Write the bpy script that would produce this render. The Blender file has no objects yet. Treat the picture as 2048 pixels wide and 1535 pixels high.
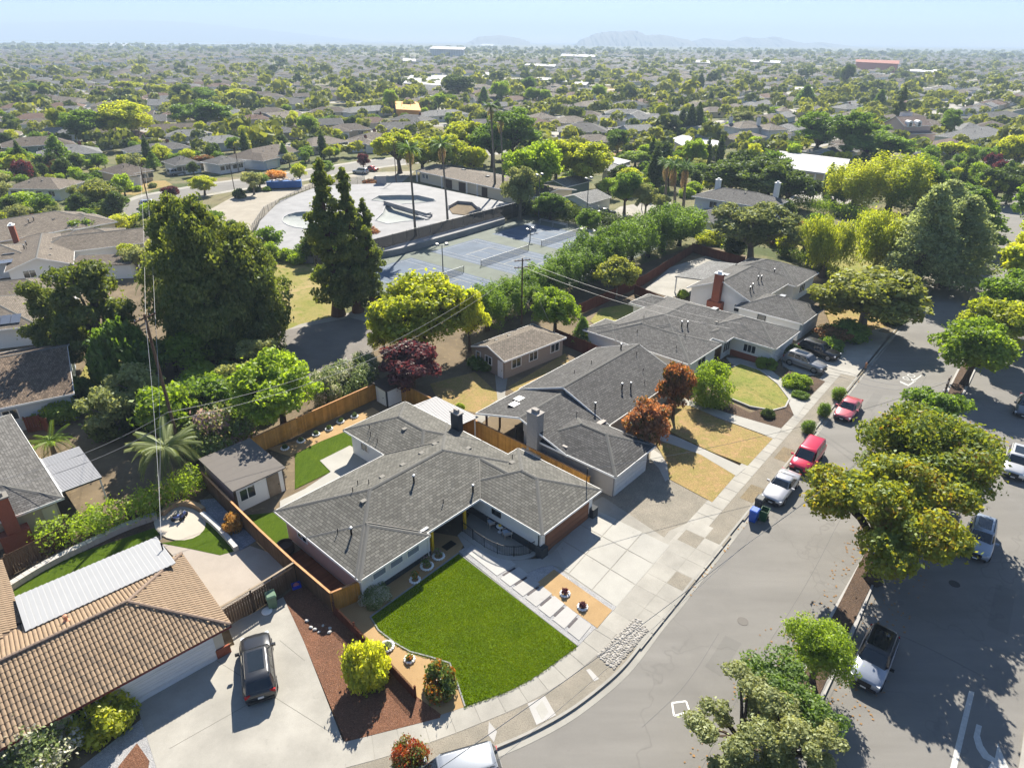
import bpy, math, random
import numpy as np
from mathutils import Vector, Matrix
from mathutils.geometry import tessellate_polygon
R = math.radians
scn = bpy.context.scene
COL = scn.collection
random.seed(7)

# ---------------------------------------------------------------- camera
CAM_H, FOC, TILT, ROLL = 34.0, 1320.0, math.atan(685.5 / 1320.0), R(0.45)
cd = bpy.data.cameras.new('camera')
cam = bpy.data.objects.new('camera', cd)
COL.objects.link(cam)
cd.sensor_width = 36.0
cd.lens = FOC / 2048 * 36.0
cd.clip_start = 0.5
cd.clip_end = 60000
cam.matrix_world = Matrix.Translation((0, 0, CAM_H)) @ Matrix.Rotation(math.pi / 2 - TILT, 4, 'X') @ Matrix.Rotation(ROLL, 4, 'Z')
scn.camera = cam

# ---------------------------------------------------------------- sky, sun, exposure
SUN_EL, SUN_AZ = R(39.5), R(6.0)      # azimuth measured from +Y towards +X
w = bpy.data.worlds.new('World'); scn.world = w; w.use_nodes = True
nt = w.node_tree; nt.nodes.clear()
sky = nt.nodes.new('ShaderNodeTexSky'); sky.sky_type = 'NISHITA'; sky.sun_disc = False
sky.sun_elevation = SUN_EL; sky.sun_rotation = SUN_AZ
sky.air_density = 1.0; sky.dust_density = 0.2; sky.ozone_density = 2.0; sky.altitude = 30
bg = nt.nodes.new('ShaderNodeBackground'); bg.inputs['Strength'].default_value = 0.078
tcn = nt.nodes.new('ShaderNodeTexCoord'); mpn = nt.nodes.new('ShaderNodeVectorMath'); mpn.operation = 'MULTIPLY'; mpn.inputs[1].default_value = (1, 1, 8.0)
nmn = nt.nodes.new('ShaderNodeVectorMath'); nmn.operation = 'NORMALIZE'; nt.links.new(tcn.outputs['Generated'], mpn.inputs[0]); nt.links.new(mpn.outputs[0], nmn.inputs[0]); nt.links.new(nmn.outputs[0], sky.inputs[0])
wo = nt.nodes.new('ShaderNodeOutputWorld')
nt.links.new(sky.outputs[0], bg.inputs[0]); nt.links.new(bg.outputs[0], wo.inputs[0])
sl = bpy.data.lights.new('sun', 'SUN'); sl.energy = 5.0; sl.angle = R(0.5); sl.color = (1.0, 0.93, 0.81)
sun = bpy.data.objects.new('sun', sl); COL.objects.link(sun)
sdir = Vector((math.sin(SUN_AZ) * math.cos(SUN_EL), math.cos(SUN_AZ) * math.cos(SUN_EL), math.sin(SUN_EL)))
sun.rotation_euler = sdir.to_track_quat('Z', 'Y').to_euler(); sun.location = (0, 0, 200)
vs = scn.view_settings
vs.view_transform = 'Standard'; vs.look = 'None'; vs.gamma = 1; vs.exposure = 1.45
vs.use_curve_mapping = False
cy = scn.cycles
cy.max_bounces = 6; cy.diffuse_bounces = 3; cy.glossy_bounces = 2; cy.transmission_bounces = 4; cy.volume_bounces = 0
cy.transparent_max_bounces = 6; cy.use_denoising = True; cy.caustics_reflective = False; cy.caustics_refractive = False
cy.use_adaptive_sampling = True; cy.adaptive_threshold = 0.02; cy.sample_clamp_indirect = 4

# ---------------------------------------------------------------- survey helpers: a sight line of the photograph to a point of the ground plan
def ray(px, py):
    x = px - 1024.0; y = 767.5 - py
    c, s = math.cos(ROLL), math.sin(ROLL)
    x, y = c * x - s * y, c * y - s * x
    u, v = x / FOC, y / FOC
    ct, st = math.cos(TILT), math.sin(TILT)
    return u, ct + v * st, -st + v * ct
def P(px, py, z=0.0):
    d = ray(px, py); t = (z - CAM_H) / d[2]
    return Vector((d[0] * t, d[1] * t, z))
def topz(base, px, py):                 # height of a thing standing at base whose top is seen at (px, py)
    d = ray(px, py); k = base.y / d[1]
    return CAM_H + d[2] * k
def ppm(p):                              # photo pixels per metre at a point
    return FOC / (p.y * math.cos(TILT) + (CAM_H - p.z) * math.sin(TILT))
class Frame:                             # a plan frame: u along angle a, v to its left
    def __init__(s, o, a): s.o = Vector((o[0], o[1], 0)); s.a = a; s.c = math.cos(R(a)); s.s = math.sin(R(a))
    def __call__(s, u, v, z=0.0): return Vector((s.o.x + u * s.c - v * s.s, s.o.y + u * s.s + v * s.c, z))
    def inv(s, p):
        dx, dy = p.x - s.o.x, p.y - s.o.y
        return dx * s.c + dy * s.s, -dx * s.s + dy * s.c
ST = Frame((18.19, 40.99), 50.6)         # street: u along the kerb, kerb face at v = 0
CT = Frame((3.2, 119.0), 50.0)           # tennis courts: u along the nets
HM = Frame((-9.88, 32.37), 48.0)         # main house, origin at its front eave corner

# ---------------------------------------------------------------- materials
MATS = {}
def new_mat(name):
    m = bpy.data.materials.new(name); m.use_nodes = True; n = m.node_tree; n.nodes.clear(); return m, n
def N(n, t, **k):
    x = n.nodes.new('ShaderNode' + t)
    for a, b in k.items():
        if a in x.inputs: x.inputs[a].default_value = b
        else: setattr(x, a, b)
    return x
def L(n, a, b): n.links.new(a, b)
def rgb(c, s=1.0): return (c[0] * s, c[1] * s, c[2] * s, 1)
def mix(n, f, a, b, mode='MIX'):
    x = n.nodes.new('ShaderNodeMix'); x.data_type = 'RGBA'; x.blend_type = mode; x.clamp_factor = True
    for s, v in ((0, f), (6, a), (7, b)):
        if hasattr(v, 'is_linked') or isinstance(v, bpy.types.NodeSocket): L(n, v, x.inputs[s])
        else: x.inputs[s].default_value = v
    return x.outputs[2]
def ramp(n, f, p0, p1, c0=(0, 0, 0, 1), c1=(1, 1, 1, 1)):
    r = n.nodes.new('ShaderNodeValToRGB'); r.color_ramp.elements[0].position = p0; r.color_ramp.elements[1].position = p1
    r.color_ramp.elements[0].color = c0; r.color_ramp.elements[1].color = c1; L(n, f, r.inputs[0]); return r.outputs[0]
def noise(n, vec, sc, det=4.0, rough=0.6):
    x = N(n, 'TexNoise'); x.inputs['Scale'].default_value = sc; x.inputs['Detail'].default_value = det
    x.inputs['Roughness'].default_value = rough
    if vec is not None: L(n, vec, x.inputs['Vector'])
    return x.outputs['Fac']
def pos(n): return N(n, 'NewGeometry').outputs['Position']
def finish(n, col, rough=0.8, bump=None, bstr=0.3, bdist=0.02, metal=0.0, spec=0.3, coat=0.0, alpha=None):
    b = N(n, 'BsdfPrincipled'); b.inputs['Roughness'].default_value = rough; b.inputs['Metallic'].default_value = metal
    b.inputs['Specular IOR Level'].default_value = spec; b.inputs['Coat Weight'].default_value = coat
    if isinstance(col, bpy.types.NodeSocket): L(n, col, b.inputs['Base Color'])
    else: b.inputs['Base Color'].default_value = col
    if bump is not None:
        u = N(n, 'Bump'); u.inputs['Strength'].default_value = bstr; u.inputs['Distance'].default_value = bdist
        L(n, bump, u.inputs['Height']); L(n, u.outputs[0], b.inputs['Normal'])
    o = N(n, 'OutputMaterial'); L(n, b.outputs[0], o.inputs[0]); return b
def plain(name, c, rough=0.7, metal=0.0, spec=0.3, var=0.12, sc=3.0, coat=0.0):
    if name in MATS: return MATS[name]
    m, n = new_mat(name); p = pos(n)
    f = noise(n, p, sc); col = mix(n, f, rgb(c, 1 - var), rgb(c, 1 + var))
    finish(n, col, rough, metal=metal, spec=spec, coat=coat); MATS[name] = m; return m
def ground_mat(name, c1, c2, s1=0.3, c3=None, s2=4.0, p3=(0.55, 0.7), rough=0.95, fine=0.15, fsc=30.0, bump=0.3, bd=0.02):
    """two-tone ground with large patches, an optional third colour in blotches and a fine grain"""
    m, n = new_mat(name); p = pos(n)
    a = ramp(n, noise(n, p, s1, 5), 0.35, 0.65)
    col = mix(n, a, rgb(c1), rgb(c2))
    if c3: col = mix(n, ramp(n, noise(n, p, s2, 5, 0.7), *p3), col, rgb(c3))
    g = noise(n, p, fsc, 3, 0.8)
    k = ramp(n, g, 0.2, 0.8, (1 - fine * 2.2,) * 3 + (1,), (1 + fine,) * 3 + (1,))
    col = mix(n, 1.0, col, k, 'MULTIPLY')
    finish(n, col, rough, g, bump, bd, spec=0.15); MATS[name] = m; return m
def uvn(n): return N(n, 'UVMap').outputs[0]
def shingle_mat(name, c, row=0.2, wid=0.34, contrast=0.35):
    m, n = new_mat(name); uv = uvn(n)
    b = N(n, 'TexBrick'); b.inputs['Scale'].default_value = 1; b.inputs['Brick Width'].default_value = wid
    b.inputs['Row Height'].default_value = row; b.inputs['Mortar Size'].default_value = 0.022; b.inputs['Bias'].default_value = 0.1
    b.inputs['Color1'].default_value = rgb(c, 1 + contrast); b.inputs['Color2'].default_value = rgb(c, 1 - contrast)
    b.inputs['Mortar'].default_value = rgb(c, 0.3); b.offset = 0.5
    L(n, uv, b.inputs['Vector'])
    st = N(n, 'Mapping'); L(n, uv, st.inputs[0]); st.inputs['Scale'].default_value = (0.5, 0.12, 1)
    f = noise(n, st.outputs[0], 1.5, 4)
    col = mix(n, 0.25, b.outputs[0], mix(n, f, rgb(c, 0.75), rgb(c, 1.25)))
    col = mix(n, 1.0, col, ramp(n, noise(n, pos(n), 0.35, 5, 0.65), 0.3, 0.7, (0.88,) * 3 + (1,), (1.12,) * 3 + (1,)), 'MULTIPLY')
    g = noise(n, pos(n), 40, 2)
    col = mix(n, 1.0, col, ramp(n, g, 0.2, 0.8, (0.75,) * 3 + (1,), (1.2,) * 3 + (1,)), 'MULTIPLY')
    w_ = N(n, 'SeparateXYZ'); L(n, uv, w_.inputs[0])
    d = N(n, 'Math', operation='DIVIDE'); L(n, w_.outputs[1], d.inputs[0]); d.inputs[1].default_value = row
    fr = N(n, 'Math', operation='FRACT'); L(n, d.outputs[0], fr.inputs[0])
    iv = N(n, 'Math', operation='SUBTRACT'); iv.inputs[0].default_value = 1.0; L(n, fr.outputs[0], iv.inputs[1])
    finish(n, col, 0.9, iv.outputs[0], 0.6, 0.03, spec=0.2); MATS[name] = m; return m
def stripe_mat(name, c, period=0.2, depth=0.5, axis=0, rough=0.6, metal=0.0, var=0.1, bump=0.02):
    """boards / ribs: a dark joint every period metres across the face"""
    m, n = new_mat(name); uv = uvn(n); s = N(n, 'SeparateXYZ'); L(n, uv, s.inputs[0])
    d = N(n, 'Math', operation='DIVIDE'); L(n, s.outputs[axis], d.inputs[0]); d.inputs[1].default_value = period
    fr = N(n, 'Math', operation='FRACT'); L(n, d.outputs[0], fr.inputs[0])
    e = ramp(n, fr.outputs[0], 0.0, 0.12)
    col = mix(n, noise(n, pos(n), 2.5), rgb(c, 1 - var), rgb(c, 1 + var))
    col = mix(n, e, rgb(c, 1 - depth), col)
    finish(n, col, rough, e, 0.8, bump, metal=metal); MATS[name] = m; return m
def wood_mat(name, c, grain=0.25):
    m, n = new_mat(name); uv = uvn(n); mp = N(n, 'Mapping'); L(n, uv, mp.inputs[0]); mp.inputs['Scale'].default_value = (9, 1.2, 1)
    oi = N(n, 'ObjectInfo')
    f = noise(n, mp.outputs[0], 3, 5, 0.7)
    col = mix(n, f, rgb(c, 1 - grain), rgb(c, 1 + grain))
    col = mix(n, 1.0, col, ramp(n, oi.outputs['Random'], 0, 1, (0.82,) * 3 + (1,), (1.15,) * 3 + (1,)), 'MULTIPLY')
    st = ramp(n, noise(n, pos(n), 1.1, 4), 0.35, 0.75, (1, 1, 1, 1), (0.7, 0.66, 0.62, 1))
    col = mix(n, 1.0, col, st, 'MULTIPLY')
    finish(n, col, 0.85, f, 0.3, 0.01, spec=0.15); MATS[name] = m; return m
def leaf_mat(name, c, c2=None, trans=0.45, c3=None, p3=0.8, tc=None):
    """leaves: per-leaf colour from a random value stored on each leaf, plus light through the leaf"""
    m, n = new_mat(name)
    at = N(n, 'Attribute'); at.attribute_name = 'rnd'; at.attribute_type = 'GEOMETRY'
    oi = N(n, 'ObjectInfo')
    c2 = c2 or (c[0] * 1.7, c[1] * 1.5, c[2] * 1.1); k_ = 2.15; c = tuple(x * k_ + a_ for x, a_ in zip(c, (.016, .010, .010))); c2 = tuple(x * k_ + a_ for x, a_ in zip(c2, (.016, .010, .010)))
    col = mix(n, ramp(n, at.outputs['Fac'], 0.1, 0.9), rgb(c), rgb(c2))
    if c3:
        at3 = N(n, 'Attribute'); at3.attribute_name = 'patch'
        col = mix(n, ramp(n, at3.outputs['Fac'], p3 - 0.12, p3 + 0.12), col, rgb(c3))
    col = mix(n, 1.0, col, ramp(n, oi.outputs['Random'], 0, 1, (0.8, 0.82, 0.8, 1), (1.2, 1.15, 1.1, 1)), 'MULTIPLY')
    d = N(n, 'BsdfDiffuse'); L(n, col, d.inputs[0])
    t = N(n, 'BsdfTranslucent')
    tcol = mix(n, 1.0, col, rgb(tc or (1.75, 1.8, 0.6)), 'MULTIPLY'); L(n, tcol, t.inputs[0])
    g = N(n, 'BsdfGlossy'); g.inputs['Roughness'].default_value = 0.5; g.inputs[0].default_value = (0.5, 0.55, 0.5, 1)
    mx = N(n, 'MixShader'); mx.inputs[0].default_value = trans; L(n, d.outputs[0], mx.inputs[1]); L(n, t.outputs[0], mx.inputs[2])
    m2 = N(n, 'MixShader'); m2.inputs[0].default_value = 0.04; L(n, mx.outputs[0], m2.inputs[1]); L(n, g.outputs[0], m2.inputs[2])
    o = N(n, 'OutputMaterial'); L(n, m2.outputs[0], o.inputs[0]); MATS[name] = m; return m
def paint(name, c, metal=0.35, rough=0.28):
    if name in MATS: return MATS[name]
    m, n = new_mat(name)
    f = noise(n, pos(n), 1.4, 3); col = mix(n, f, rgb(c, 0.93), rgb(c, 1.06))
    finish(n, col, rough, metal=metal, spec=0.5, coat=0.8); MATS[name] = m; return m

# ---------------------------------------------------------------- mesh building
class MB:
    def __init__(s): s.v = []; s.f = []
    def face(s, pts):
        i = len(s.v); s.v += [tuple(p) for p in pts]; s.f.append(tuple(range(i, i + len(pts)))); return s
    def mesh(s, vs, fs):
        i = len(s.v); s.v += [tuple(p) for p in vs]; s.f += [tuple(i + k for k in f) for f in fs]; return s
    def box(s, x0, x1, y0, y1, z0, z1):
        a = [(x0, y0, z0), (x1, y0, z0), (x1, y1, z0), (x0, y1, z0), (x0, y0, z1), (x1, y0, z1), (x1, y1, z1), (x0, y1, z1)]
        return s.mesh(a, [(0, 3, 2, 1), (4, 5, 6, 7), (0, 1, 5, 4), (1, 2, 6, 5), (2, 3, 7, 6), (3, 0, 4, 7)])
    def obox(s, c, sx, sy, sz, a=0.0):          # box on centre c (its base), turned by a
        ca, sa = math.cos(a), math.sin(a)
        vs = [(c[0] + x * ca - y * sa, c[1] + x * sa + y * ca, c[2] + z) for z in (0, sz) for x, y in
              ((-sx / 2, -sy / 2), (sx / 2, -sy / 2), (sx / 2, sy / 2), (-sx / 2, sy / 2))]
        return s.mesh(vs, [(0, 3, 2, 1), (4, 5, 6, 7), (0, 1, 5, 4), (1, 2, 6, 5), (2, 3, 7, 6), (3, 0, 4, 7)])
    def tube(s, a, b, r, r2=None, n=6, cap=True):
        a, b = Vector(a), Vector(b); r2 = r if r2 is None else r2; d = (b - a)
        if d.length < 1e-6: return s
        d.normalize(); u = d.orthogonal().normalized(); w_ = d.cross(u)
        vs = []
        for p, q in ((a, r), (b, r2)):
            for k in range(n):
                t = 2 * math.pi * k / n; vs.append(p + (u * math.cos(t) + w_ * math.sin(t)) * q)
        fs = [(k, (k + 1) % n, n + (k + 1) % n, n + k) for k in range(n)]
        if cap: fs += [tuple(range(n - 1, -1, -1)), tuple(range(n, 2 * n))]
        return s.mesh(vs, fs)
    def poly_tube(s, pts, r, n=5):
        for i in range(len(pts) - 1):
            ra = r[i] if isinstance(r, (list, tuple)) else r
            rb = r[i + 1] if isinstance(r, (list, tuple)) else r
            s.tube(pts[i], pts[i + 1], ra, rb, n)
        return s
    def prism(s, poly, z0, z1, holes=()):
        rings = [poly] + list(holes); off = []; vs = []
        for rg in rings: off.append(len(vs)); vs += [Vector((p[0], p[1], 0)) for p in rg]
        tris = tessellate_polygon([[Vector((p[0], p[1], 0)) for p in rg] for rg in rings])
        n = len(vs)
        def up(t):
            a, b, c = (vs[k] for k in t); return (b - a).cross(c - a).z > 0
        tris = [t if up(t) else (t[0], t[2], t[1]) for t in tris]
        V = [(v.x, v.y, z0) for v in vs] + [(v.x, v.y, z1) for v in vs]
        F = [(n + t[0], n + t[1], n + t[2]) for t in tris]
        if z1 != z0:
            for ri, rg in enumerate(rings):
                o = off[ri]; m = len(rg)
                area = sum(rg[k][0] * rg[(k + 1) % m][1] - rg[(k + 1) % m][0] * rg[k][1] for k in range(m))
                flip = (area < 0) != (ri > 0)
                for k in range(m):
                    a, b = o + k, o + (k + 1) % m
                    F.append((a, n + a, n + b, b) if flip else (a, b, n + b, n + a))
        return s.mesh(V, F)
    def lathe(s, prof, c=(0, 0, 0), n=12):       # prof: (r, z)
        vs = []; fs = []
        for r, z in prof:
            for k in range(n): t = 2 * math.pi * k / n; vs.append((c[0] + r * math.cos(t), c[1] + r * math.sin(t), c[2] + z))
        for i in range(len(prof) - 1):
            for k in range(n): a = i * n + k; b = i * n + (k + 1) % n; fs.append((a, b, b + n, a + n))
        fs.append(tuple(range(n - 1, -1, -1))); fs.append(tuple((len(prof) - 1) * n + k for k in range(n)))
        return s.mesh(vs, fs)
    def me(s, name, mat=None, smooth=False):
        m = bpy.data.meshes.new(name); m.from_pydata(s.v, [], s.f); m.update()
        n = len(m.polygons)
        if n:
            nl = len(m.loops); co = np.empty(len(m.vertices) * 3); m.vertices.foreach_get('co', co); co = co.reshape(-1, 3)
            li = np.empty(nl, dtype=np.int32); m.loops.foreach_get('vertex_index', li)
            ls = np.empty(n, dtype=np.int32); m.polygons.foreach_get('loop_total', ls)
            nr = np.empty(n * 3); m.polygons.foreach_get('normal', nr); nr = np.repeat(nr.reshape(-1, 3), ls, axis=0)
            t = np.stack([-nr[:, 1], nr[:, 0], np.zeros(nl)], 1); ln = np.linalg.norm(t, axis=1)
            flat = ln < 0.02; t[flat] = (1, 0, 0); ln[flat] = 1; t /= ln[:, None]
            b = np.cross(nr, t); p = co[li]
            uv = np.stack([(p * t).sum(1), (p * b).sum(1)], 1).astype(np.float32)
            m.uv_layers.new(name='UVMap').data.foreach_set('uv', uv.ravel())
            if smooth: m.polygons.foreach_set('use_smooth', [True] * n)
        if mat is not None: m.materials.append(mat)
        return m
    def ob(s, name, mat, parent=None, smooth=False, **tagk):
        return mk(name, s.me(name, mat, smooth), parent, **tagk)
def mk(name, me, parent=None, loc=None, rot=None, label=None, cat=None, group=None, kind=None):
    o = bpy.data.objects.new(name, me); COL.objects.link(o)
    if parent is not None: o.parent = parent
    if loc is not None: o.location = loc
    if rot is not None: o.rotation_euler = (0, 0, rot) if not hasattr(rot, '__len__') else rot
    if label: o['label'] = label
    if cat: o['category'] = cat
    if group: o['group'] = group
    if kind: o['kind'] = kind
    return o
def thing(name, label, cat, loc=(0, 0, 0), rot=0.0, group=None):
    return mk(name, None, None, loc, rot, label, cat, group)
def copy_tree(o, loc=None, rot=None, scale=None, label=None, group=None):
    c = o.copy(); COL.objects.link(c)
    if loc is not None: c.location = loc
    if rot is not None: c.rotation_euler = (0, 0, rot)
    if scale is not None: c.scale = scale if hasattr(scale, '__len__') else (scale,) * 3
    if label: c['label'] = label
    if group: c['group'] = group
    for ch in o.children:
        d = ch.copy(); COL.objects.link(d); d.parent = c
        for g in ch.children:
            e = g.copy(); COL.objects.link(e); e.parent = d
    return c
def sheet(name, poly, z, mat, kind='structure', z0=None, holes=(), **k):
    return MB().prism(poly, z if z0 is None else z0, z, holes).ob(name, mat, kind=kind, **k)
def px_poly(pts, z=0.0): return [P(x, y, z) for x, y in pts]
# ---------------------------------------------------------------- the materials of the place
def concrete(name, c, stain=0.25):
    m, n = new_mat(name); p = pos(n)
    a = ramp(n, noise(n, p, 0.35, 6, 0.65), 0.3, 0.7)
    col = mix(n, a, rgb(c, 1 - stain), rgb(c, 1.08))
    col = mix(n, ramp(n, noise(n, p, 1.7, 6, 0.7), 0.62, 0.78), col, rgb(c, 0.7))
    oi = N(n, 'ObjectInfo')
    col = mix(n, 1.0, col, ramp(n, oi.outputs['Random'], 0, 1, (0.93,) * 3 + (1,), (1.06,) * 3 + (1,)), 'MULTIPLY')
    g = noise(n, p, 25, 4, 0.7)
    col = mix(n, 1.0, col, ramp(n, g, 0.2, 0.8, (0.88,) * 3 + (1,), (1.08,) * 3 + (1,)), 'MULTIPLY')
    finish(n, col, 0.85, g, 0.15, 0.01, spec=0.2); MATS[name] = m; return m
def asphalt(name, c):
    m, n = new_mat(name); p = pos(n)
    mp = N(n, 'Mapping'); L(n, p, mp.inputs[0]); mp.inputs['Rotation'].default_value = (0, 0, R(-50)); mp.inputs['Scale'].default_value = (0.08, 0.6, 1)
    st = noise(n, mp.outputs[0], 1.0, 5, 0.6)
    col = mix(n, ramp(n, st, 0.3, 0.7), rgb(c, 0.86), rgb(c, 1.1))
    col = mix(n, ramp(n, noise(n, p, 0.12, 6, 0.65), 0.52, 0.75), col, rgb(c, 0.8))
    col = mix(n, ramp(n, noise(n, p, 0.9, 5, 0.75), 0.66, 0.8), col, rgb(c, 0.62))
    v = N(n, 'TexVoronoi', feature='DISTANCE_TO_EDGE'); 
    wp = N(n, 'Vector' + 'Math', operation='ADD'); L(n, p, wp.inputs[0])
    nz = N(n, 'TexNoise'); nz.inputs['Scale'].default_value = 0.5; L(n, p, nz.inputs['Vector'])
    sc = N(n, 'VectorMath', operation='SCALE'); sc.inputs['Scale'].default_value = 3.0; L(n, nz.outputs['Color'], sc.inputs[0]); L(n, sc.outputs[0], wp.inputs[1])
    v.inputs['Scale'].default_value = 0.09; L(n, wp.outputs[0], v.inputs['Vector'])
    ck = ramp(n, v.outputs['Distance'], 0.0, 0.006, (0, 0, 0, 1), (1, 1, 1, 1))
    col = mix(n, ck, rgb(c, 0.84), col)
    g = noise(n, p, 35, 4, 0.8)
    col = mix(n, 1.0, col, ramp(n, g, 0.2, 0.8, (0.8,) * 3 + (1,), (1.15,) * 3 + (1,)), 'MULTIPLY')
    finish(n, col, 0.85, g, 0.25, 0.01, spec=0.25); MATS[name] = m; return m
ASPH = asphalt('asphalt', (0.18, 0.172, 0.158)); ASPH2 = asphalt('asphalt_dark', (0.13, 0.13, 0.128))
CONC = concrete('concrete', (0.33, 0.315, 0.28)); CONC_N = concrete('new_concrete', (0.34, 0.33, 0.30), 0.12)
CONC_O = concrete('old_concrete', (0.30, 0.285, 0.25), 0.3); CONC_W = concrete('white_concrete', (0.37, 0.36, 0.345), 0.1)
AGG = ground_mat('aggregate_concrete', (0.30, 0.27, 0.22), (0.24, 0.22, 0.18), 0.8, (0.17, 0.15, 0.12), 14, (0.5, 0.65), fine=0.25, fsc=22)
KERB = concrete('kerb_concrete', (0.30, 0.29, 0.26), 0.25)
DIRT = ground_mat('dry_soil', (0.20, 0.155, 0.10), (0.13, 0.10, 0.065), 0.25, (0.26, 0.20, 0.12), 1.5, fine=0.2)
SUBURB = ground_mat('suburb_ground', (0.13, 0.14, 0.055), (0.20, 0.17, 0.10), 0.02, (0.07, 0.09, 0.03), 0.06, (0.5, 0.6), fine=0.2, fsc=2.0)
DG = ground_mat('decomposed_granite', (0.40, 0.27, 0.135), (0.34, 0.225, 0.11), 0.5, (0.28, 0.18, 0.09), 5, (0.6, 0.75), fine=0.18, fsc=28)
MULCH = ground_mat('red_bark_mulch', (0.22, 0.105, 0.062), (0.17, 0.085, 0.052), 0.6, (0.34, 0.19, 0.12), 12, (0.56, 0.66), fine=0.4, fsc=16, bump=0.9, bd=0.06)
BARK_D = ground_mat('dark_bark_bed', (0.12, 0.08, 0.055), (0.085, 0.06, 0.045), 0.6, (0.2, 0.13, 0.08), 9, (0.55, 0.68), fine=0.35, fsc=14, bump=0.8, bd=0.05)
PEBBLE = ground_mat('white_pebbles', (0.43, 0.42, 0.41), (0.35, 0.35, 0.36), 1, (0.22, 0.23, 0.26), 16, (0.58, 0.66), fine=0.3, fsc=18, bump=0.9, bd=0.05)
DRYGRASS = ground_mat('dry_lawn', (0.34, 0.24, 0.10), (0.26, 0.22, 0.07), 0.35, (0.40, 0.25, 0.13), 1.6, (0.5, 0.68), fine=0.28, fsc=9, bump=0.7, bd=0.05)
GREENY = ground_mat('tired_lawn', (0.20, 0.22, 0.045), (0.30, 0.25, 0.08), 0.4, (0.13, 0.17, 0.03), 2.5, (0.5, 0.66), fine=0.25, fsc=9, bump=0.6, bd=0.05)
PARKG = ground_mat('park_grass', (0.22, 0.21, 0.05), (0.34, 0.26, 0.12), 0.16, (0.17, 0.19, 0.035), 0.7, (0.5, 0.65), fine=0.2, fsc=6, bump=0.5, bd=0.05)
def lawn(name, c, c2):
    m, n = new_mat(name); p = pos(n)
    mp = N(n, 'Mapping'); L(n, p, mp.inputs[0]); mp.inputs['Rotation'].default_value = (0, 0, R(-48)); mp.inputs['Scale'].default_value = (2.2, 0.5, 1)
    f = noise(n, mp.outputs[0], 1.6, 6, 0.75)
    col = mix(n, ramp(n, f, 0.3, 0.7), rgb(c), rgb(c2))
    big = noise(n, p, 0.22, 6, 0.7)
    col = mix(n, 1.0, col, ramp(n, big, 0.3, 0.7, (0.82, 0.86, 0.8, 1), (1.22, 1.12, 1.1, 1)), 'MULTIPLY')
    col = mix(n, ramp(n, noise(n, p, 2.3, 5, 0.8), 0.62, 0.78), col, rgb((c2[0] * 1.5, c2[1] * 1.15, c2[2] * 2)))
    g = noise(n, mp.outputs[0], 9, 6, 0.9)
    col = mix(n, 1.0, col, ramp(n, g, 0.25, 0.75, (0.4, 0.45, 0.35, 1), (1.45, 1.4, 1.4, 1)), 'MULTIPLY')
    finish(n, col, 0.95, g, 0.9, 0.06, spec=0.03); MATS[name] = m; return m
LAWN = lawn('green_lawn', (0.066, 0.118, 0.004), (0.10, 0.158, 0.006))
TURF = lawn('artificial_turf', (0.05, 0.09, 0.008), (0.075, 0.12, 0.012))
SH_MAIN = shingle_mat('shingle_grey', (0.130, 0.126, 0.112), 0.23, 0.38, 0.34)
SH_H2 = shingle_mat('shingle_charcoal', (0.088, 0.086, 0.084), 0.22, 0.36, contrast=0.4)
SH_H3 = shingle_mat('shingle_slate', (0.115, 0.112, 0.108), 0.22, 0.36, contrast=0.4)
SH_BRN = shingle_mat('shingle_brown', (0.125, 0.102, 0.082)); SH_TAN = shingle_mat('shingle_tan', (0.18, 0.152, 0.122))
SH_LG = shingle_mat('shingle_light_grey', (0.20, 0.20, 0.195)); SH_RB = shingle_mat('shingle_red_brown', (0.16, 0.10, 0.075))
SH_SHAKE = shingle_mat('wood_shakes', (0.17, 0.125, 0.09), 0.3, 0.2, 0.55)
SH_PINK = shingle_mat('shingle_rose', (0.21, 0.155, 0.13))
ROLLR = stripe_mat('rolled_roofing', (0.135, 0.122, 0.11), 0.95, 0.15, 1, 0.9, bump=0.004)
CAPM = plain('ridge_cap_grey', (0.12, 0.118, 0.11), 0.9, sc=8); CAPL = plain('ridge_cap_light', (0.20, 0.19, 0.17), 0.9)
TILE = plain('clay_tile', (0.26, 0.185, 0.118), 0.75, var=0.3, sc=1.6); TILEC = plain('tile_ridge', (0.20, 0.145, 0.11), 0.8, var=0.3)
WHITE = plain('white_paint', (0.78, 0.78, 0.76), 0.55, var=0.04); CREAM = plain('cream_stucco', (0.62, 0.56, 0.44), 0.9, var=0.06)
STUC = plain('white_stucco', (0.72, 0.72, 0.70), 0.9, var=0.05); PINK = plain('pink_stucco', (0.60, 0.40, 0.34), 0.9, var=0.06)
GREYW = plain('grey_stucco', (0.36, 0.33, 0.30), 0.9, var=0.07); TAUPE = plain('taupe_stucco', (0.33, 0.27, 0.22), 0.9, var=0.07)
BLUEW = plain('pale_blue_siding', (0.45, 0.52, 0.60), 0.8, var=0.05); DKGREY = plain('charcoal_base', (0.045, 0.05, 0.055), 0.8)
GREENW = plain('sage_siding', (0.20, 0.26, 0.22), 0.85); BEIGEW = plain('beige_stucco', (0.50, 0.42, 0.31), 0.9)
MAROON = plain('maroon_trim', (0.16, 0.03, 0.03), 0.6); BLACK = plain('black_metal', (0.015, 0.015, 0.017), 0.45, 0.5)
DKBR = plain('dark_brown_paint', (0.06, 0.04, 0.03), 0.7); GALV = plain('galvanised_metal', (0.45, 0.46, 0.47), 0.4, 0.7)
BRICK_R = plain('red_brick', (0.27, 0.085, 0.05), 0.9, var=0.35, sc=9); BLOCKG = plain('grey_block', (0.30, 0.28, 0.26), 0.9, var=0.2, sc=5)
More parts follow.
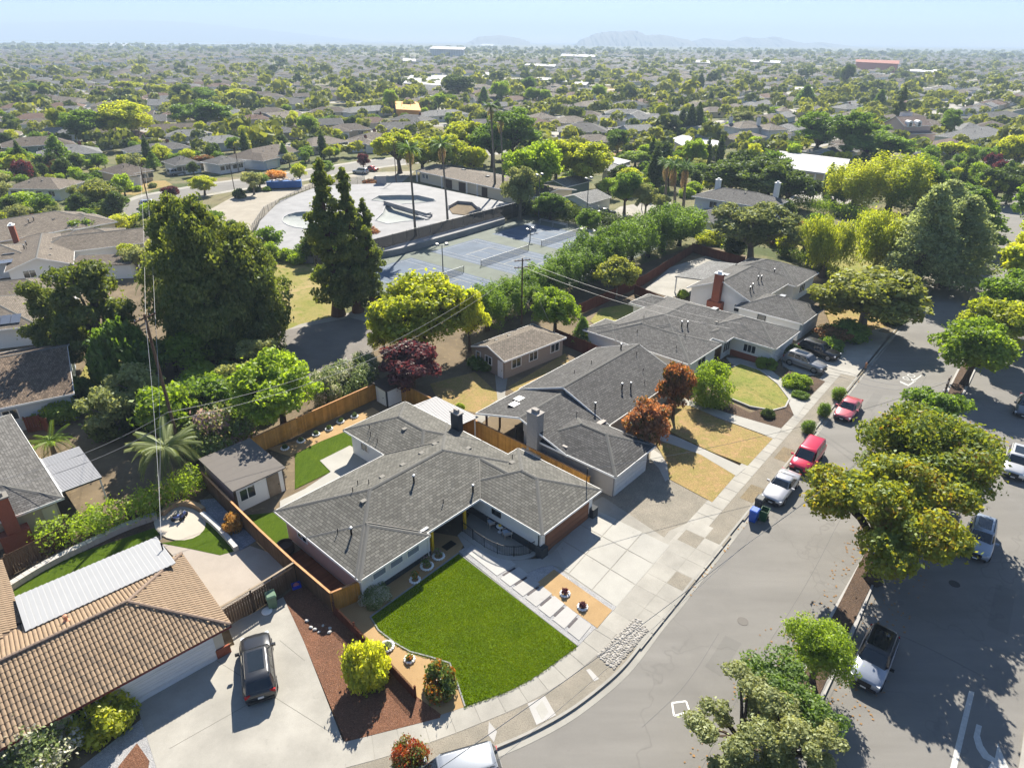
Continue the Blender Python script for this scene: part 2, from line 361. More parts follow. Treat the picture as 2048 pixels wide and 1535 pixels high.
GDOOR_BR = stripe_mat('brown_garage_door', (0.22, 0.10, 0.055), 0.5, 0.4, 1, 0.6); GDOOR_W = stripe_mat('white_garage_door', (0.72, 0.72, 0.71), 0.5, 0.25, 1, 0.6)
GDOOR_B = stripe_mat('blue_garage_door', (0.05, 0.09, 0.2), 0.5, 0.3, 1, 0.6)
METROOF = stripe_mat('white_metal_roof', (0.36, 0.36, 0.37), 0.25, 0.45, 0, 0.6, 0.0); METRIB = stripe_mat('ribbed_patio_metal', (0.62, 0.62, 0.64), 0.2, 0.62, 0, 0.5, 0.2)
WHITEROOF = concrete('white_flat_roof', (0.44, 0.44, 0.45), 0.15)
ORANGE = wood_mat('new_cedar', (0.50, 0.26, 0.06)); OLDWOOD = wood_mat('weathered_fence', (0.13, 0.085, 0.055)); CAPW = wood_mat('fence_cap_wood', (0.50, 0.27, 0.13))
REDFENCE = wood_mat('red_fence', (0.13, 0.045, 0.028)); DECKW = wood_mat('deck_wood', (0.19, 0.07, 0.035)); GREYWOOD = wood_mat('grey_wood', (0.27, 0.22, 0.16))
POLEW = wood_mat('pole_wood', (0.13, 0.085, 0.06)); BARKM = wood_mat('bark', (0.10, 0.075, 0.055)); BARKG = wood_mat('grey_bark', (0.20, 0.175, 0.145)); BARKR = wood_mat('redwood_bark', (0.14, 0.075, 0.05))
PLY = plain('orange_sheathing', (0.62, 0.30, 0.07), 0.8)
def glass(name, c=(0.02, 0.028, 0.035)):
    m, n = new_mat(name); finish(n, rgb(c), 0.06, spec=0.8); MATS[name] = m; return m
GLASS = glass('window_glass'); GLASSB = glass('blue_glass', (0.22, 0.26, 0.32)); SKYL = plain('skylight_dome', (0.40, 0.41, 0.42), 0.25, spec=0.6)
YELLOW = plain('yellow_paint', (0.75, 0.48, 0.02), 0.5); STEEL = plain('pole_steel', (0.16, 0.16, 0.16), 0.5, 0.4)
CT_G = concrete('court_green', (0.135, 0.155, 0.13), 0.25); CT_B = concrete('court_blue', (0.115, 0.15, 0.20), 0.25)
LINEW = plain('white_line_paint', (0.68, 0.68, 0.66), 0.7, var=0.12, sc=6); LINEF = plain('worn_line_paint', (0.42, 0.42, 0.40), 0.8, var=0.3, sc=5)
LINEY = plain('cream_line_paint', (0.30, 0.285, 0.22), 0.7); LINEC = plain('faded_court_line', (0.26, 0.27, 0.29), 0.8, var=.2, sc=2)
SKATE = concrete('skate_concrete', (0.30, 0.30, 0.305), 0.2); BOWL = concrete('bowl_concrete', (0.30, 0.32, 0.31), 0.18)
def netmat(name, c, dens=0.6, sc=60):
    m, n = new_mat(name); d = N(n, 'BsdfDiffuse'); d.inputs[0].default_value = rgb(c); t = N(n, 'BsdfTransparent')
    x = N(n, 'MixShader'); x.inputs[0].default_value = dens; L(n, t.outputs[0], x.inputs[1]); L(n, d.outputs[0], x.inputs[2])
    o = N(n, 'OutputMaterial'); L(n, x.outputs[0], o.inputs[0]); MATS[name] = m; return m
NET = netmat('tennis_net', (0.02, 0.02, 0.02), 0.22); SCREEN = netmat('windscreen_mesh', (0.10, 0.085, 0.07), 0.78); CHAIN = netmat('chain_link', (0.12, 0.12, 0.12), 0.25)
LATT = netmat('lattice_shadow_mesh', (0.13, 0.085, 0.055), 0.6)
# foliage
LF_G = leaf_mat('leaves_mid_green', (0.040, 0.075, 0.014), (0.085, 0.13, 0.022))
LF_Y = leaf_mat('leaves_yellow_green', (0.11, 0.14, 0.016), (0.22, 0.22, 0.025), 0.5)
LF_B = leaf_mat('leaves_bright_green', (0.075, 0.115, 0.012), (0.13, 0.175, 0.02), 0.5)
LF_MAG = leaf_mat('leaves_magnolia', (0.075, 0.09, 0.02), (0.145, 0.15, 0.045), 0.4)
LF_D = leaf_mat('leaves_dark_green', (0.024, 0.042, 0.011), (0.05, 0.075, 0.018), 0.35)
LF_O = leaf_mat('leaves_olive', (0.08, 0.10, 0.04), (0.15, 0.165, 0.07), 0.4, tc=(1.8, 1.7, 1.0))
LF_R = leaf_mat('needles_redwood', (0.040, 0.060, 0.016), (0.095, 0.110, 0.030), 0.42)
LF_C = leaf_mat('needles_cedar', (0.075, 0.10, 0.055), (0.14, 0.165, 0.085), 0.45, tc=(1.8, 1.8, 1.0))
LF_P = leaf_mat('leaves_purple', (0.035, 0.014, 0.018), (0.075, 0.03, 0.035), 0.3, tc=(2.4, 1.1, 1.0))
LF_M = leaf_mat('leaves_red_maple', (0.13, 0.075, 0.04), (0.22, 0.125, 0.07), 0.45, c3=(0.14, 0.13, 0.03), p3=0.72, tc=(2.2, 1.4, 0.8))
LF_M2 = leaf_mat('leaves_russet', (0.085, 0.045, 0.022), (0.15, 0.085, 0.035), 0.4, c3=(0.08, 0.09, 0.02), p3=0.6, tc=(2.2, 1.4, 0.8))
LF_T = leaf_mat('leaves_turning', (0.062, 0.098, 0.012), (0.125, 0.16, 0.02), 0.5, c3=(0.24, 0.155, 0.022), p3=0.86, tc=(2.4, 1.8, 0.7))
LF_T2 = leaf_mat('leaves_dark_turning', (0.034, 0.062, 0.008), (0.066, 0.098, 0.012), 0.45, c3=(0.20, 0.12, 0.03), p3=0.84, tc=(2.4, 1.9, 0.7))
LF_W = leaf_mat('leaves_white_flowering', (0.06, 0.09, 0.03), (0.12, 0.15, 0.05), 0.35, c3=(0.62, 0.60, 0.55), p3=0.62, tc=(1.5, 1.5, 1.0))
LF_RED = leaf_mat('leaves_red_flowering', (0.045, 0.08, 0.02), (0.09, 0.12, 0.03), 0.35, c3=(0.34, 0.05, 0.015), p3=0.5, tc=(1.6, 1.4, 0.8))
LF_OR = leaf_mat('leaves_orange_roses', (0.05, 0.085, 0.02), (0.11, 0.14, 0.03), 0.35, c3=(0.65, 0.20, 0.03), p3=0.7, tc=(1.6, 1.5, 0.8))
LF_PK = leaf_mat('leaves_pink_flowering', (0.05, 0.08, 0.025), (0.12, 0.16, 0.04), 0.4, c3=(0.36, 0.26, 0.34), p3=0.7, tc=(1.8, 1.6, 1.0))
LF_OB = leaf_mat('leaves_orange_shrub', (0.22, 0.13, 0.035), (0.32, 0.19, 0.05), 0.4, tc=(1.6, 1.4, 1.0))
LF_QP = leaf_mat('queen_palm_fronds', (0.10, 0.12, 0.05), (0.17, 0.18, 0.08), 0.4)
LF_PALM = leaf_mat('palm_fronds', (0.06, 0.10, 0.03), (0.12, 0.16, 0.05), 0.4)
LF_DEAD = leaf_mat('dead_fronds', (0.24, 0.17, 0.09), (0.33, 0.24, 0.13), 0.3, tc=(1.4, 1.3, 1))
FARLEAF = leaf_mat('far_foliage', (0.03, 0.045, 0.015), (0.145, 0.15, 0.028), 0.35)

LF_LAWN = leaf_mat('lawn_blades', (0.040, 0.072, -0.004), (0.092, 0.122, -0.004), 0.35, tc=(1.5, 1.6, .5))
# ---------------------------------------------------------------- vegetation
def leaf_mesh(name, mat, clumps, nleaf, size, seed, inner=0.12, aspect=1.7, up=0.15, droop=0.0, strip=None):
    """clumps: rows (x, y, z, r, sz) - leaves sit on and just inside each clump; every leaf keeps a random value and its clump's value"""
    g = np.random.default_rng(seed); C = np.array(clumps, dtype=float)
    wgt = C[:, 3] ** 2; idx = g.choice(len(C), nleaf, p=wgt / wgt.sum())
    d = g.normal(size=(nleaf, 3)); d[:, 2] += up; d /= np.linalg.norm(d, axis=1)[:, None]
    lump = 1 + 0.16 * np.sin(d[:, 0] * 7 + idx) * np.cos(d[:, 1] * 6 + idx * 2)
    rho = np.where(g.random(nleaf) < inner, g.random(nleaf) * 0.75, 0.8 + 0.28 * g.random(nleaf)) * C[idx, 3] * lump
    fr_ = g.random(nleaf) < 0.16; rho = np.where(fr_, rho * (1.05 + 0.6 * g.random(nleaf) ** 2), rho)
    off = d * rho[:, None]; off[:, 2] *= C[idx, 4]
    if droop: off[:, 2] -= droop * (off[:, 0] ** 2 + off[:, 1] ** 2) / np.maximum(C[idx, 3], .01)
    c = C[idx, :3] + off
    nrm = d + g.normal(size=(nleaf, 3)) * 0.7; nrm /= np.linalg.norm(nrm, axis=1)[:, None]
    t = np.cross(nrm, g.normal(size=(nleaf, 3)))
    if strip: t = t * 0.25 + np.array(strip); t -= nrm * (t * nrm).sum(1)[:, None]
    t /= np.linalg.norm(t, axis=1)[:, None]; b = np.cross(nrm, t)
    s = size * (0.6 + 0.8 * g.random(nleaf)); A = t * (s * aspect / 2)[:, None]; B = b * (s / 2)[:, None]
    v = np.stack([c - A, c - A * 0.1 - B + nrm * s[:, None] * .12, c + A, c - A * 0.1 + B + nrm * s[:, None] * .12], 1).reshape(-1, 3)
    m = bpy.data.meshes.new(name); m.vertices.add(nleaf * 4); m.vertices.foreach_set('co', v.ravel())
    m.loops.add(nleaf * 4); m.loops.foreach_set('vertex_index', np.arange(nleaf * 4, dtype=np.int32))
    m.polygons.add(nleaf); m.polygons.foreach_set('loop_start', np.arange(0, nleaf * 4, 4, dtype=np.int32))
    m.update()
    cr = g.random(len(C))
    a = m.attributes.new('rnd', 'FLOAT', 'FACE'); a.data.foreach_set('value', np.clip(g.random(nleaf) * 0.6 + cr[idx] * 0.4, 0, 1).astype(np.float32))
    a = m.attributes.new('patch', 'FLOAT', 'FACE'); a.data.foreach_set('value', np.clip(cr[idx] * 0.55 + g.random(nleaf) * 0.45, 0, 1).astype(np.float32))
    m.materials.append(mat); return m
def sph(g):
    v = g.normal(size=3); return v / np.linalg.norm(v)
def clumps_for(kind, a, seed):
    """crown of horizontal radius 1, whole tree of height a; returns clump rows and the height where the crown starts"""
    g = np.random.default_rng(seed); out = []
    if kind in ('round', 'dense', 'spread', 'open'):
        z0, nl, q, sub, rr, flat = {'round': (.2, 9, .55, 8, .36, .95), 'dense': (.16, 13, .52, 9, .38, .95), 'spread': (.30, 11, .62, 8, .30, .8), 'open': (.22, 9, .60, 5, .30, .85)}[kind]
        z0 *= a; b = (a - z0) / 2; zc = z0 + b
        for i in range(nl):
            ph = i * 2.39996 + g.random() * .7; zz = -.55 + 1.5 * (i + .5) / nl if kind != 'spread' else -.35 + 1.25 * (i + .5) / nl
            zz = min(zz, .92); hr = math.sqrt(max(.05, 1 - zz * zz)) * q * (.75 + .45 * g.random()); lr = rr * (.75 + .5 * g.random())
            cx, cyy, cz = hr * math.cos(ph), hr * math.sin(ph), zc + zz * (b - lr * .8)
            if i == nl // 2 and kind != 'open': cx = cyy = 0
            for k in range(sub):
                d = sph(g); d[2] = abs(d[2]) if g.random() < .7 else d[2]; e = lr * (.5 + .35 * g.random())
                out.append((cx + d[0] * e, cyy + d[1] * e, cz + d[2] * e * flat, lr * (.34 + .2 * g.random()), .8))
        if kind in ('round', 'dense'):
            for k in range(5): out.append((g.uniform(-.2, .2), g.uniform(-.2, .2), zc + g.uniform(-.4, .3) * b, .3, .9))
    elif kind == 'weep':
        z0 = 0.12 * a
        for i in range(40):
            t = g.random() * 2 * math.pi; q = 0.2 + 0.65 * g.random()
            out.append((q * math.cos(t), q * math.sin(t), z0 + (a - z0) * (0.3 + .55 * g.random() * (1 - .4 * q)), 0.16 + 0.1 * g.random(), 1.9))
    elif kind == 'cone':
        z0 = 0.12 * a; n = 90
        for i in range(n):
            f = (i + g.random()) / n; f = f ** 0.8; z = z0 + (a - z0) * f * 0.97; rr = (1 - f) ** 0.75
            t = i * 2.4 + g.random(); q = rr * (0.55 + 0.35 * g.random())
            out.append((q * math.cos(t), q * math.sin(t), z, 0.12 + 0.22 * rr * (.6 + .5 * g.random()), 0.42))
    elif kind == 'redwood':
        z0 = 0.09 * a; n = 150
        for i in range(n):
            f = (i + g.random()) / n; z = z0 + (a - z0) * f * 0.98
            rr = (0.62 + 0.38 * math.sin(min(1, f * 1.8) * math.pi / 2)) * (1 - f ** 2.6) * (0.70 + .30 * math.sin(f * 15 + seed) + .22 * math.sin(f * 37 + seed))
            t = i * 2.4 + g.random() * 1.5; q = max(.04, rr) * (0.3 + 0.75 * g.random() ** .7)
            out.append((q * math.cos(t), q * math.sin(t), z + g.uniform(-.1, .1), 0.09 + 0.15 * rr * (.5 + g.random()), 0.6))
    elif kind == 'broadcone':
        z0 = 0.07 * a; n = 190
        for i in range(n):
            f = (i + g.random()) / n; z = z0 + (a - z0) * f * 0.93; t = i * 2.4 + g.random() * 1.5
            rr = (.72 + .28 * math.sin(min(1, f * 2) * math.pi / 2)) * (1 - f ** 3.4 * .72) * (.85 + .16 * math.sin(t * 3 + f * 9 + seed) + .1 * math.sin(f * 31)); q = rr * (.3 + .75 * g.random() ** .6)
            out.append((q * math.cos(t), q * math.sin(t), z + g.uniform(-.1, .1), 0.08 + 0.13 * rr * (.5 + g.random()), 0.65))
    elif kind == 'pine':
        z0 = 0.25 * a; n = 60
        for i in range(n):
            f = g.random(); z = z0 + (a - z0) * f * .95; rr = (1 - f * 0.62) * (.5 + .5 * g.random())
            t = g.random() * 6.28; out.append((rr * .82 * math.cos(t), rr * .82 * math.sin(t), z, 0.12 + 0.15 * g.random(), 0.6))
    elif kind == 'column':
        n = 60
        for i in range(n):
            f = (i + g.random()) / n; z = 0.05 * a + a * 0.93 * f; rr = min(1, 1.5 * (1 - f) ** 0.6) * min(1, .6 + f * 3)
            t = i * 2.4; out.append((rr * .42 * math.cos(t), rr * .42 * math.sin(t), z, 0.45 * max(rr, .3), 1.3))
    elif kind == 'plume':
        z0 = 0.14 * a
        for i in range(46):
            t = g.random() * 6.28; q = math.sqrt(g.random()) * .78
            z = z0 + (a - z0) * (0.2 + 0.62 * g.random()) * (1 - .3 * q)
            out.append((q * math.cos(t), q * math.sin(t), z, 0.16 + 0.08 * g.random(), 2.1))
    elif kind == 'bush':
        for i in range(30):
            d = sph(g); out.append((d[0] * .68, d[1] * .68, a * (.42 + .38 * d[2]), 0.26 + .1 * g.random(), .8 * min(1, a)))
    elif kind == 'topiary':
        for i in range(26):
            d = sph(g); out.append((d[0] * .5, d[1] * .5, a * .5 + a * .28 * d[2], 0.46, .5 * a))
    C = np.array(out)
    mx = np.max(np.hypot(C[:, 0], C[:, 1]) + C[:, 3] * 0.8); C[:, :2] /= mx
    return C
TRUNKS = {}
def trunk_mesh(kind, a, seed, mat, clumps):
    g = np.random.default_rng(seed + 5); b = MB()
    if kind in ('column', 'bush', 'topiary'): b.tube((0, 0, 0), (0, 0, a * .6), 0.06, 0.03); return b.me('trunk', mat)
    if kind in ('cone', 'redwood', 'broadcone'):
        r0 = 0.13 if kind == 'cone' else 0.16; pts = []; rs = []
        for i in range(9): f = i / 8; pts.append((0.03 * math.sin(f * 7), 0.03 * math.cos(f * 5), a * .97 * f)); rs.append(r0 * (1 - f) ** .8 + .012)
        rs[0] *= 1.5; b.poly_tube(pts, rs, 8)
        for k in range(0, len(clumps), 3): c = clumps[k]; b.tube((0, 0, c[2] + .05), c[:3], .018, .008, 4)
        return b.me('trunk', mat)
    h = a * 0.42; lean = (g.random() - .5) * .15
    b.poly_tube([(0, 0, -0.02), (lean * .2, 0, h * .25), (lean * .6, .02, h * .65), (lean, 0, h)], [0.11, 0.075, 0.062, 0.05], 8)
    for k in range(0, len(clumps), 3):
        c = clumps[k]; m = (c[0] * .45 + lean * .5, c[1] * .45, h + (c[2] - h) * .4)
        b.poly_tube([(lean, 0, h * (.7 + .3 * (k % 3) / 3)), m, tuple(c[:3])], [.042, .026, .01], 5)
    return b.me('trunk', mat)
PROTO = {}
def proto(kind, mat, n, size, a, var=0, bark=None, **kw):
    key = (kind, mat.name, n, var, round(a, 1))
    if key not in PROTO:
        seed = (sum(map(ord, kind + mat.name)) * 7 + var * 31 + n) % 9973; C = clumps_for(kind, a, seed)
        if bark is False: tm = None
        else: tm = trunk_mesh(kind, a, seed, bark or BARKM, C)
        if kind == 'weep': kw = dict(kw, strip=(0, 0, -1.2), aspect=3.0)
        PROTO[key] = (leaf_mesh('crown_' + kind, mat, C, n, size, seed, **kw), tm, a)
    return PROTO[key]
KINDS = {   # kind of tree: (shape, leaves, leaf count, leaf size relative to crown radius, height / radius, bark)
 'round_g': ('dense', LF_G, 15500, 0.0528, 2.1), 'round_y': ('dense', LF_Y, 17050, 0.0512, 2.0), 'round_b': ('dense', LF_B, 13950, 0.0560, 2.0),
 'round_d': ('dense', LF_D, 12400, 0.0600, 2.0), 'olive': ('round', LF_O, 13950, 0.0480, 2.0, 'G'), 'spread_g': ('round', LF_G, 13950, 0.0520, 1.6),
 'spread_y': ('spread', LF_Y, 13950, 0.0560, 1.7), 'mag': ('dense', LF_MAG, 13950, 0.0600, 1.75, 'G'), 'redwood': ('redwood', LF_R, 24800, 0.0600, 4.4, 'R'),
 'pine': ('pine', LF_R, 20150, 0.0440, 2.2, 'G'), 'cedar': ('cone', LF_C, 18600, 0.0400, 2.7, 'G'), 'cone_g': ('cone', LF_G, 10850, 0.0560, 2.8), 'cone_d': ('cone', LF_D, 10850, 0.0560, 3.0),
 'cyp': ('column', LF_D, 7750, 0.1280, 7.0), 'plume': ('plume', LF_G, 17050, 0.0400, 2.6), 'plume_y': ('plume', LF_Y, 17050, 0.0400, 2.7), 'weep': ('weep', LF_Y, 18600, 0.0280, 2.0),
 'purple': ('dense', LF_P, 10075, 0.0640, 2.0), 'maple': ('dense', LF_M, 13950, 0.0600, 1.8), 'russet': ('dense', LF_M2, 13950, 0.0600, 1.8),
 'open': ('open', LF_O, 8525, 0.0480, 2.4), 'eucg': ('round', LF_G, 10075, 0.0520, 2.6), 'bush_g': ('bush', LF_G, 5425, 0.0880, 1.2), 'bush_d': ('bush', LF_D, 5425, 0.0880, 1.2),
 'bush_b': ('bush', LF_B, 6975, 0.0800, 1.3), 'bush_y': ('bush', LF_Y, 5425, 0.0880, 1.2), 'bush_w': ('bush', LF_W, 10850, 0.0480, 1.2), 'bush_red': ('bush', LF_RED, 7750, 0.0640, 1.3), 'bush_pk': ('bush', LF_PK, 9300, 0.0560, 1.2),
 'bush_o': ('bush', LF_OB, 3875, 0.0960, 1.4), 'bush_m': ('bush', LF_M2, 5425, 0.0800, 1.2), 'topiary': ('topiary', LF_G, 6975, 0.0720, 1.9), 'rose': ('bush', LF_OR, 3875, 0.0960, 1.1), 'bush_ol': ('bush', LF_O, 6200, 0.0720, 1.2)}
BK = {'G': lambda: BARKG, 'R': lambda: BARKR}
def tree(kind, base, r, h, label, cat='tree', name=None, group=None, rot=None, parts=True, n=None, size=None, var=None):
    sp = KINDS[kind]; a = sp[4]
    var = (int(abs(base.x * 3 + base.y * 7)) % 3) if var is None else var
    bark = BK[sp[5]]() if len(sp) > 5 else BARKM
    cm, tm, a = proto(sp[0], sp[1], n or sp[2], size or sp[3], a, var, bark)
    o = thing(name or NAMES.get(sp[0], 'tree'), label, cat, base, random.random() * 6.28 if rot is None else rot, group)
    o.scale = (r, r, h / a)
    mk('crown' if cat == 'tree' else 'foliage', cm, o)
    if parts: mk('trunk' if cat == 'tree' else 'stem', tm, o)
    return o
NAMES = {'round': 'broadleaf_tree', 'dense': 'broadleaf_tree', 'open': 'airy_tree', 'spread': 'spreading_tree', 'weep': 'weeping_tree', 'cone': 'conifer_tree', 'redwood': 'redwood_tree', 'broadcone': 'conifer_tree', 'pine': 'pine_tree', 'column': 'cypress_tree', 'plume': 'hedge_tree', 'bush': 'shrub', 'topiary': 'clipped_shrub'}
def ptree(kind, bx, by, wpx, top, label, cat='tree', **k):
    """tree standing at photo point (bx, by), crown wpx photo pixels wide, top seen at height top"""
    b = P(bx, by); zt = topz(b, bx, top); r = wpx / 2 / ppm(b + Vector((0, 0, zt * .5)))
    return tree(kind, b, r, max(zt - r * .35, r * .8), label, cat, **k)
def hedge(label, pts, wd, h, mat, name='hedge', dens=90, size=.16, seed=1, z=0.0, cat='hedge', group=None):
    """clipped or shaggy hedge along a line of ground points"""
    C = []
    for a, b in zip(pts[:-1], pts[1:]):
        n = max(1, int((b - a).length / (wd * .45)))
        for i in range(n + 1):
            p = a.lerp(b, i / n)
            for q in (-.28, .28):
                d = (b - a).normalized(); C.append((p.x - d.y * wd * q, p.y + d.x * wd * q, z + h * .5, wd * .33, h * .5 / (wd * .33)))
    C = np.array(C); C[:, 3] *= 1 + 0.15 * np.sin(np.arange(len(C)) * 2.3)
    o0 = pts[0]; C[:, 0] -= o0.x; C[:, 1] -= o0.y
    ln = sum((b - a).length for a, b in zip(pts[:-1], pts[1:]))
    me = leaf_mesh('foliage', mat, C, int(dens * ln * (h + wd)), size, seed, inner=.2)
    return mk(name, me, None, (o0.x, o0.y, 0), None, label, cat, group)
def frond(bend, length, leafl, n, mat, name='frond', fat=1.0):
    b = MB(); pts = []
    for i in range(9):
        f = i / 8; pts.append(Vector((length * (f - .15 * bend * f * f), 0, length * (.35 * f - bend * .75 * f * f))))
    b.poly_tube(pts, [.03 * (1 - i / 9) + .006 for i in range(9)], 3)
    for i in range(n):
        f = .15 + .85 * i / n; k = min(7, int(f * 8)); p = pts[k].lerp(pts[k + 1], f * 8 - k); l = leafl * (1 - .55 * abs(f - .4) / .6)
        for s in (-1, 1):
            q = p + Vector((l * .45, s * l * .75, -l * .35)); w_ = Vector(((.035 * length / 3 + .02) * fat, 0, 0)); b.face([p - w_, p + w_, q, p + (q - p) * .5 + Vector((.09 * leafl, 0, .02))])
    m = b.me('frond', mat); return m
def palm(label, base, h, tr, fl, nf, name='palm_tree', mat=None, dead=0, bend=1.0, parts=True, lean=(0, 0), group=None, leafl=.5, dens=26, fat=1.0):
    o = thing(name, label, 'palm tree', base, 0, group); top = Vector((lean[0], lean[1], h)); mat = mat or LF_PALM
    mk('trunk', MB().poly_tube([(0, 0, 0), (lean[0] * .3, lean[1] * .3, h * .4), (lean[0] * .7, lean[1] * .7, h * .75), tuple(top)], [tr * 1.3, tr, tr * .9, tr * .8], 8).me('trunk', BARKG), o)
    fm = [frond(bend * q, fl, leafl, dens, mat, fat=fat) for q in (.35, .8, 1.25)]
    dm = frond(2.0, fl * .8, leafl * .8, 16, LF_DEAD)
    for i in range(nf):
        m = fm[i % 3]; mk('frond', m, o, tuple(top), (random.uniform(-.15, .15), random.uniform(-.55, .25) if i % 3 == 0 else 0, i * 2.399))
    for i in range(dead): mk('dead_frond', dm, o, tuple(top - Vector((0, 0, .5 + .1 * i))), (0, .5, i * 2.4))
    return o
# ---------------------------------------------------------------- houses
def roof_block(u0, u1, v0, v1, ze, pitch, axis='u', e0='hip', e1='hip'):
    """corner points of one roof: eaves rectangle and ridge; ridge along axis, each end hip or gable"""
    if axis == 'u':
        w_ = (v1 - v0) / 2; vm = (v0 + v1) / 2; zr = ze + w_ * pitch
        a = (u0 + (min(w_, (u1 - u0) / 2) if e0 == 'hip' else 0), vm, zr); b = (u1 - (min(w_, (u1 - u0) / 2) if e1 == 'hip' else 0), vm, zr)
    else:
        w_ = (u1 - u0) / 2; um = (u0 + u1) / 2; zr = ze + w_ * pitch
        a = (um, v0 + (min(w_, (v1 - v0) / 2) if e0 == 'hip' else 0), zr); b = (um, v1 - (min(w_, (v1 - v0) / 2) if e1 == 'hip' else 0), zr)
    c = [(u0, v0, ze), (u1, v0, ze), (u1, v1, ze), (u0, v1, ze)]
    return c, a, b
NEARBOX = []
class House:
    def __init__(s, name, label, frame, roof, wall, trim=None, cat='house', cap=None, group=None, loc=None, rot=None):
        s.o = thing(name, label, cat, frame.o if loc is None else loc, R(frame.a) if rot is None else rot, group)
        s.roof, s.wallm, s.trim, s.cap = roof, wall, trim or WHITE, cap or CAPM
        s.R, s.W, s.T, s.K = MB(), MB(), MB(), MB(); s.blocks = []
    def block(s, u0, u1, v0, v1, ze=2.6, pitch=.35, axis='u', e0='hip', e1='hip', over=.5, wall=True, lift=0.0, th=.14, caps=True, ovg=None, wins=None, z0=0.0):
        c, a, b = roof_block(u0, u1, v0, v1, ze + lift, pitch, axis, e0, e1); s.blocks.append((u0, u1, v0, v1, ze + lift, pitch, axis, e0, e1))
        if axis == 'v': c = [c[1], c[2], c[3], c[0]]   # so that a belongs to the first end, b to the second
        # ends: for axis u: end0 is edge c3-c0, end1 is c1-c2; for axis v after turning: end0 is edge c3-c0 (v0), end1 c1-c2 (v1)
        tops = [[c[0], c[1], b, a], [c[2], c[3], a, b]]
        if e0 == 'hip': tops.append([c[3], c[0], a])
        if e1 == 'hip': tops.append([c[1], c[2], b])
        dn = lambda p: (p[0], p[1], p[2] - th)
        for t in tops: s.R.face(t); s.R.face([dn(p) for p in reversed(t)])
        def edge(p, q, m): m.face([p, q, dn(q), dn(p)]) if False else m.face([dn(p), dn(q), q, p])
        edges = [(c[0], c[1]), (c[2], c[3])]
        edges += [(c[3], c[0])] if e0 == 'hip' else [(c[3], a), (a, c[0])]
        edges += [(c[1], c[2])] if e1 == 'hip' else [(c[1], b), (b, c[2])]
        for p, q in edges:
            P_, Q_ = Vector(p), Vector(q); d = (Q_ - P_); nrm = Vector((d.y, -d.x, 0)).normalized() * .025
            pts = [P_ - nrm * .4, Q_ - nrm * .4, Q_ + nrm, P_ + nrm]; z = Vector((0, 0, -th - .03)); up = Vector((0, 0, .012))
            vs = [tuple(x + z) for x in pts] + [tuple(x + up) for x in pts]
            s.T.mesh(vs, [(0, 1, 2, 3)[::-1], (4, 5, 6, 7), (0, 1, 5, 4), (1, 2, 6, 5), (2, 3, 7, 6), (3, 0, 4, 7)])
        if caps:
            A, B = Vector(a), Vector(b); lines = [(A, B)] if (A - B).length > .1 else []
            if e0 == 'hip': lines += [(Vector(c[3]), A), (Vector(c[0]), A)]
            if e1 == 'hip': lines += [(Vector(c[1]), B), (Vector(c[2]), B)]
            s.caps(lines)
        if wall:
            i = over; iu0, iu1, iv0, iv1 = u0 + i, u1 - i, v0 + i, v1 - i
            s.W.box(iu0, iu1, iv0, iv1, z0, ze + lift - .1 + (i * pitch if min(iu1 - iu0, iv1 - iv0) > 0 else 0) * .8)
            for e, side in ((e0, 0), (e1, 1)):
                if e != 'gable': continue
                zt = a[2] - th - .01
                if axis == 'u':
                    q0, q1 = (iu0 + .01, iu0 + .2) if side == 0 else (iu1 - .2, iu1 - .01)
                    tri = [(v0 + i, ze + i * pitch - th - .02), (v1 - i, ze + i * pitch - th - .02), ((v0 + v1) / 2, zt)]
                    vs = [(q, t[0], t[1] + lift) for q in (q0, q1) for t in tri]
                else:
                    q0, q1 = (iv0 + .01, iv0 + .2) if side == 0 else (iv1 - .2, iv1 - .01)
                    tri = [(u0 + i, ze + i * pitch - th - .02), (u1 - i, ze + i * pitch - th - .02), ((u0 + u1) / 2, zt)]
                    vs = [(t[0], q, t[1] + lift) for q in (q0, q1) for t in tri]
                s.W.mesh(vs, [(0, 2, 1), (3, 4, 5), (0, 1, 4, 3), (1, 2, 5, 4), (2, 0, 3, 5)])
        return s
    def caps(s, lines, r=.15):
        for a, b in lines:
            n = max(1, int((b - a).length / .3)); d = (b - a)
            side = Vector((-d.y, d.x, 0)).normalized() * r
            for k in range(n):
                p, q = a + d * (k / n), a + d * ((k + 1.15) / n)
                up0, up1 = Vector((0, 0, .035)), Vector((0, 0, .05)); low = Vector((0, 0, -.03))
                s.K.mesh([tuple(p + side + low), tuple(p + up0), tuple(p - side + low), tuple(q + side + low * .6), tuple(q + up1), tuple(q - side + low * .6)],
                         [(0, 3, 4, 1), (1, 4, 5, 2), (3, 5, 4), (0, 1, 2)])
    def z(s, u, v):
        best = 0
        for u0, u1, v0, v1, ze, pi_, ax, e0, e1 in s.blocks:
            if u0 <= u <= u1 and v0 <= v <= v1:
                d = []
                if ax == 'u': d = [v - v0, v1 - v] + ([u - u0] if e0 == 'hip' else []) + ([u1 - u] if e1 == 'hip' else [])
                else: d = [u - u0, u1 - u] + ([v - v0] if e0 == 'hip' else []) + ([v1 - v] if e1 == 'hip' else [])
                best = max(best, ze + min(d) * pi_)
        return best
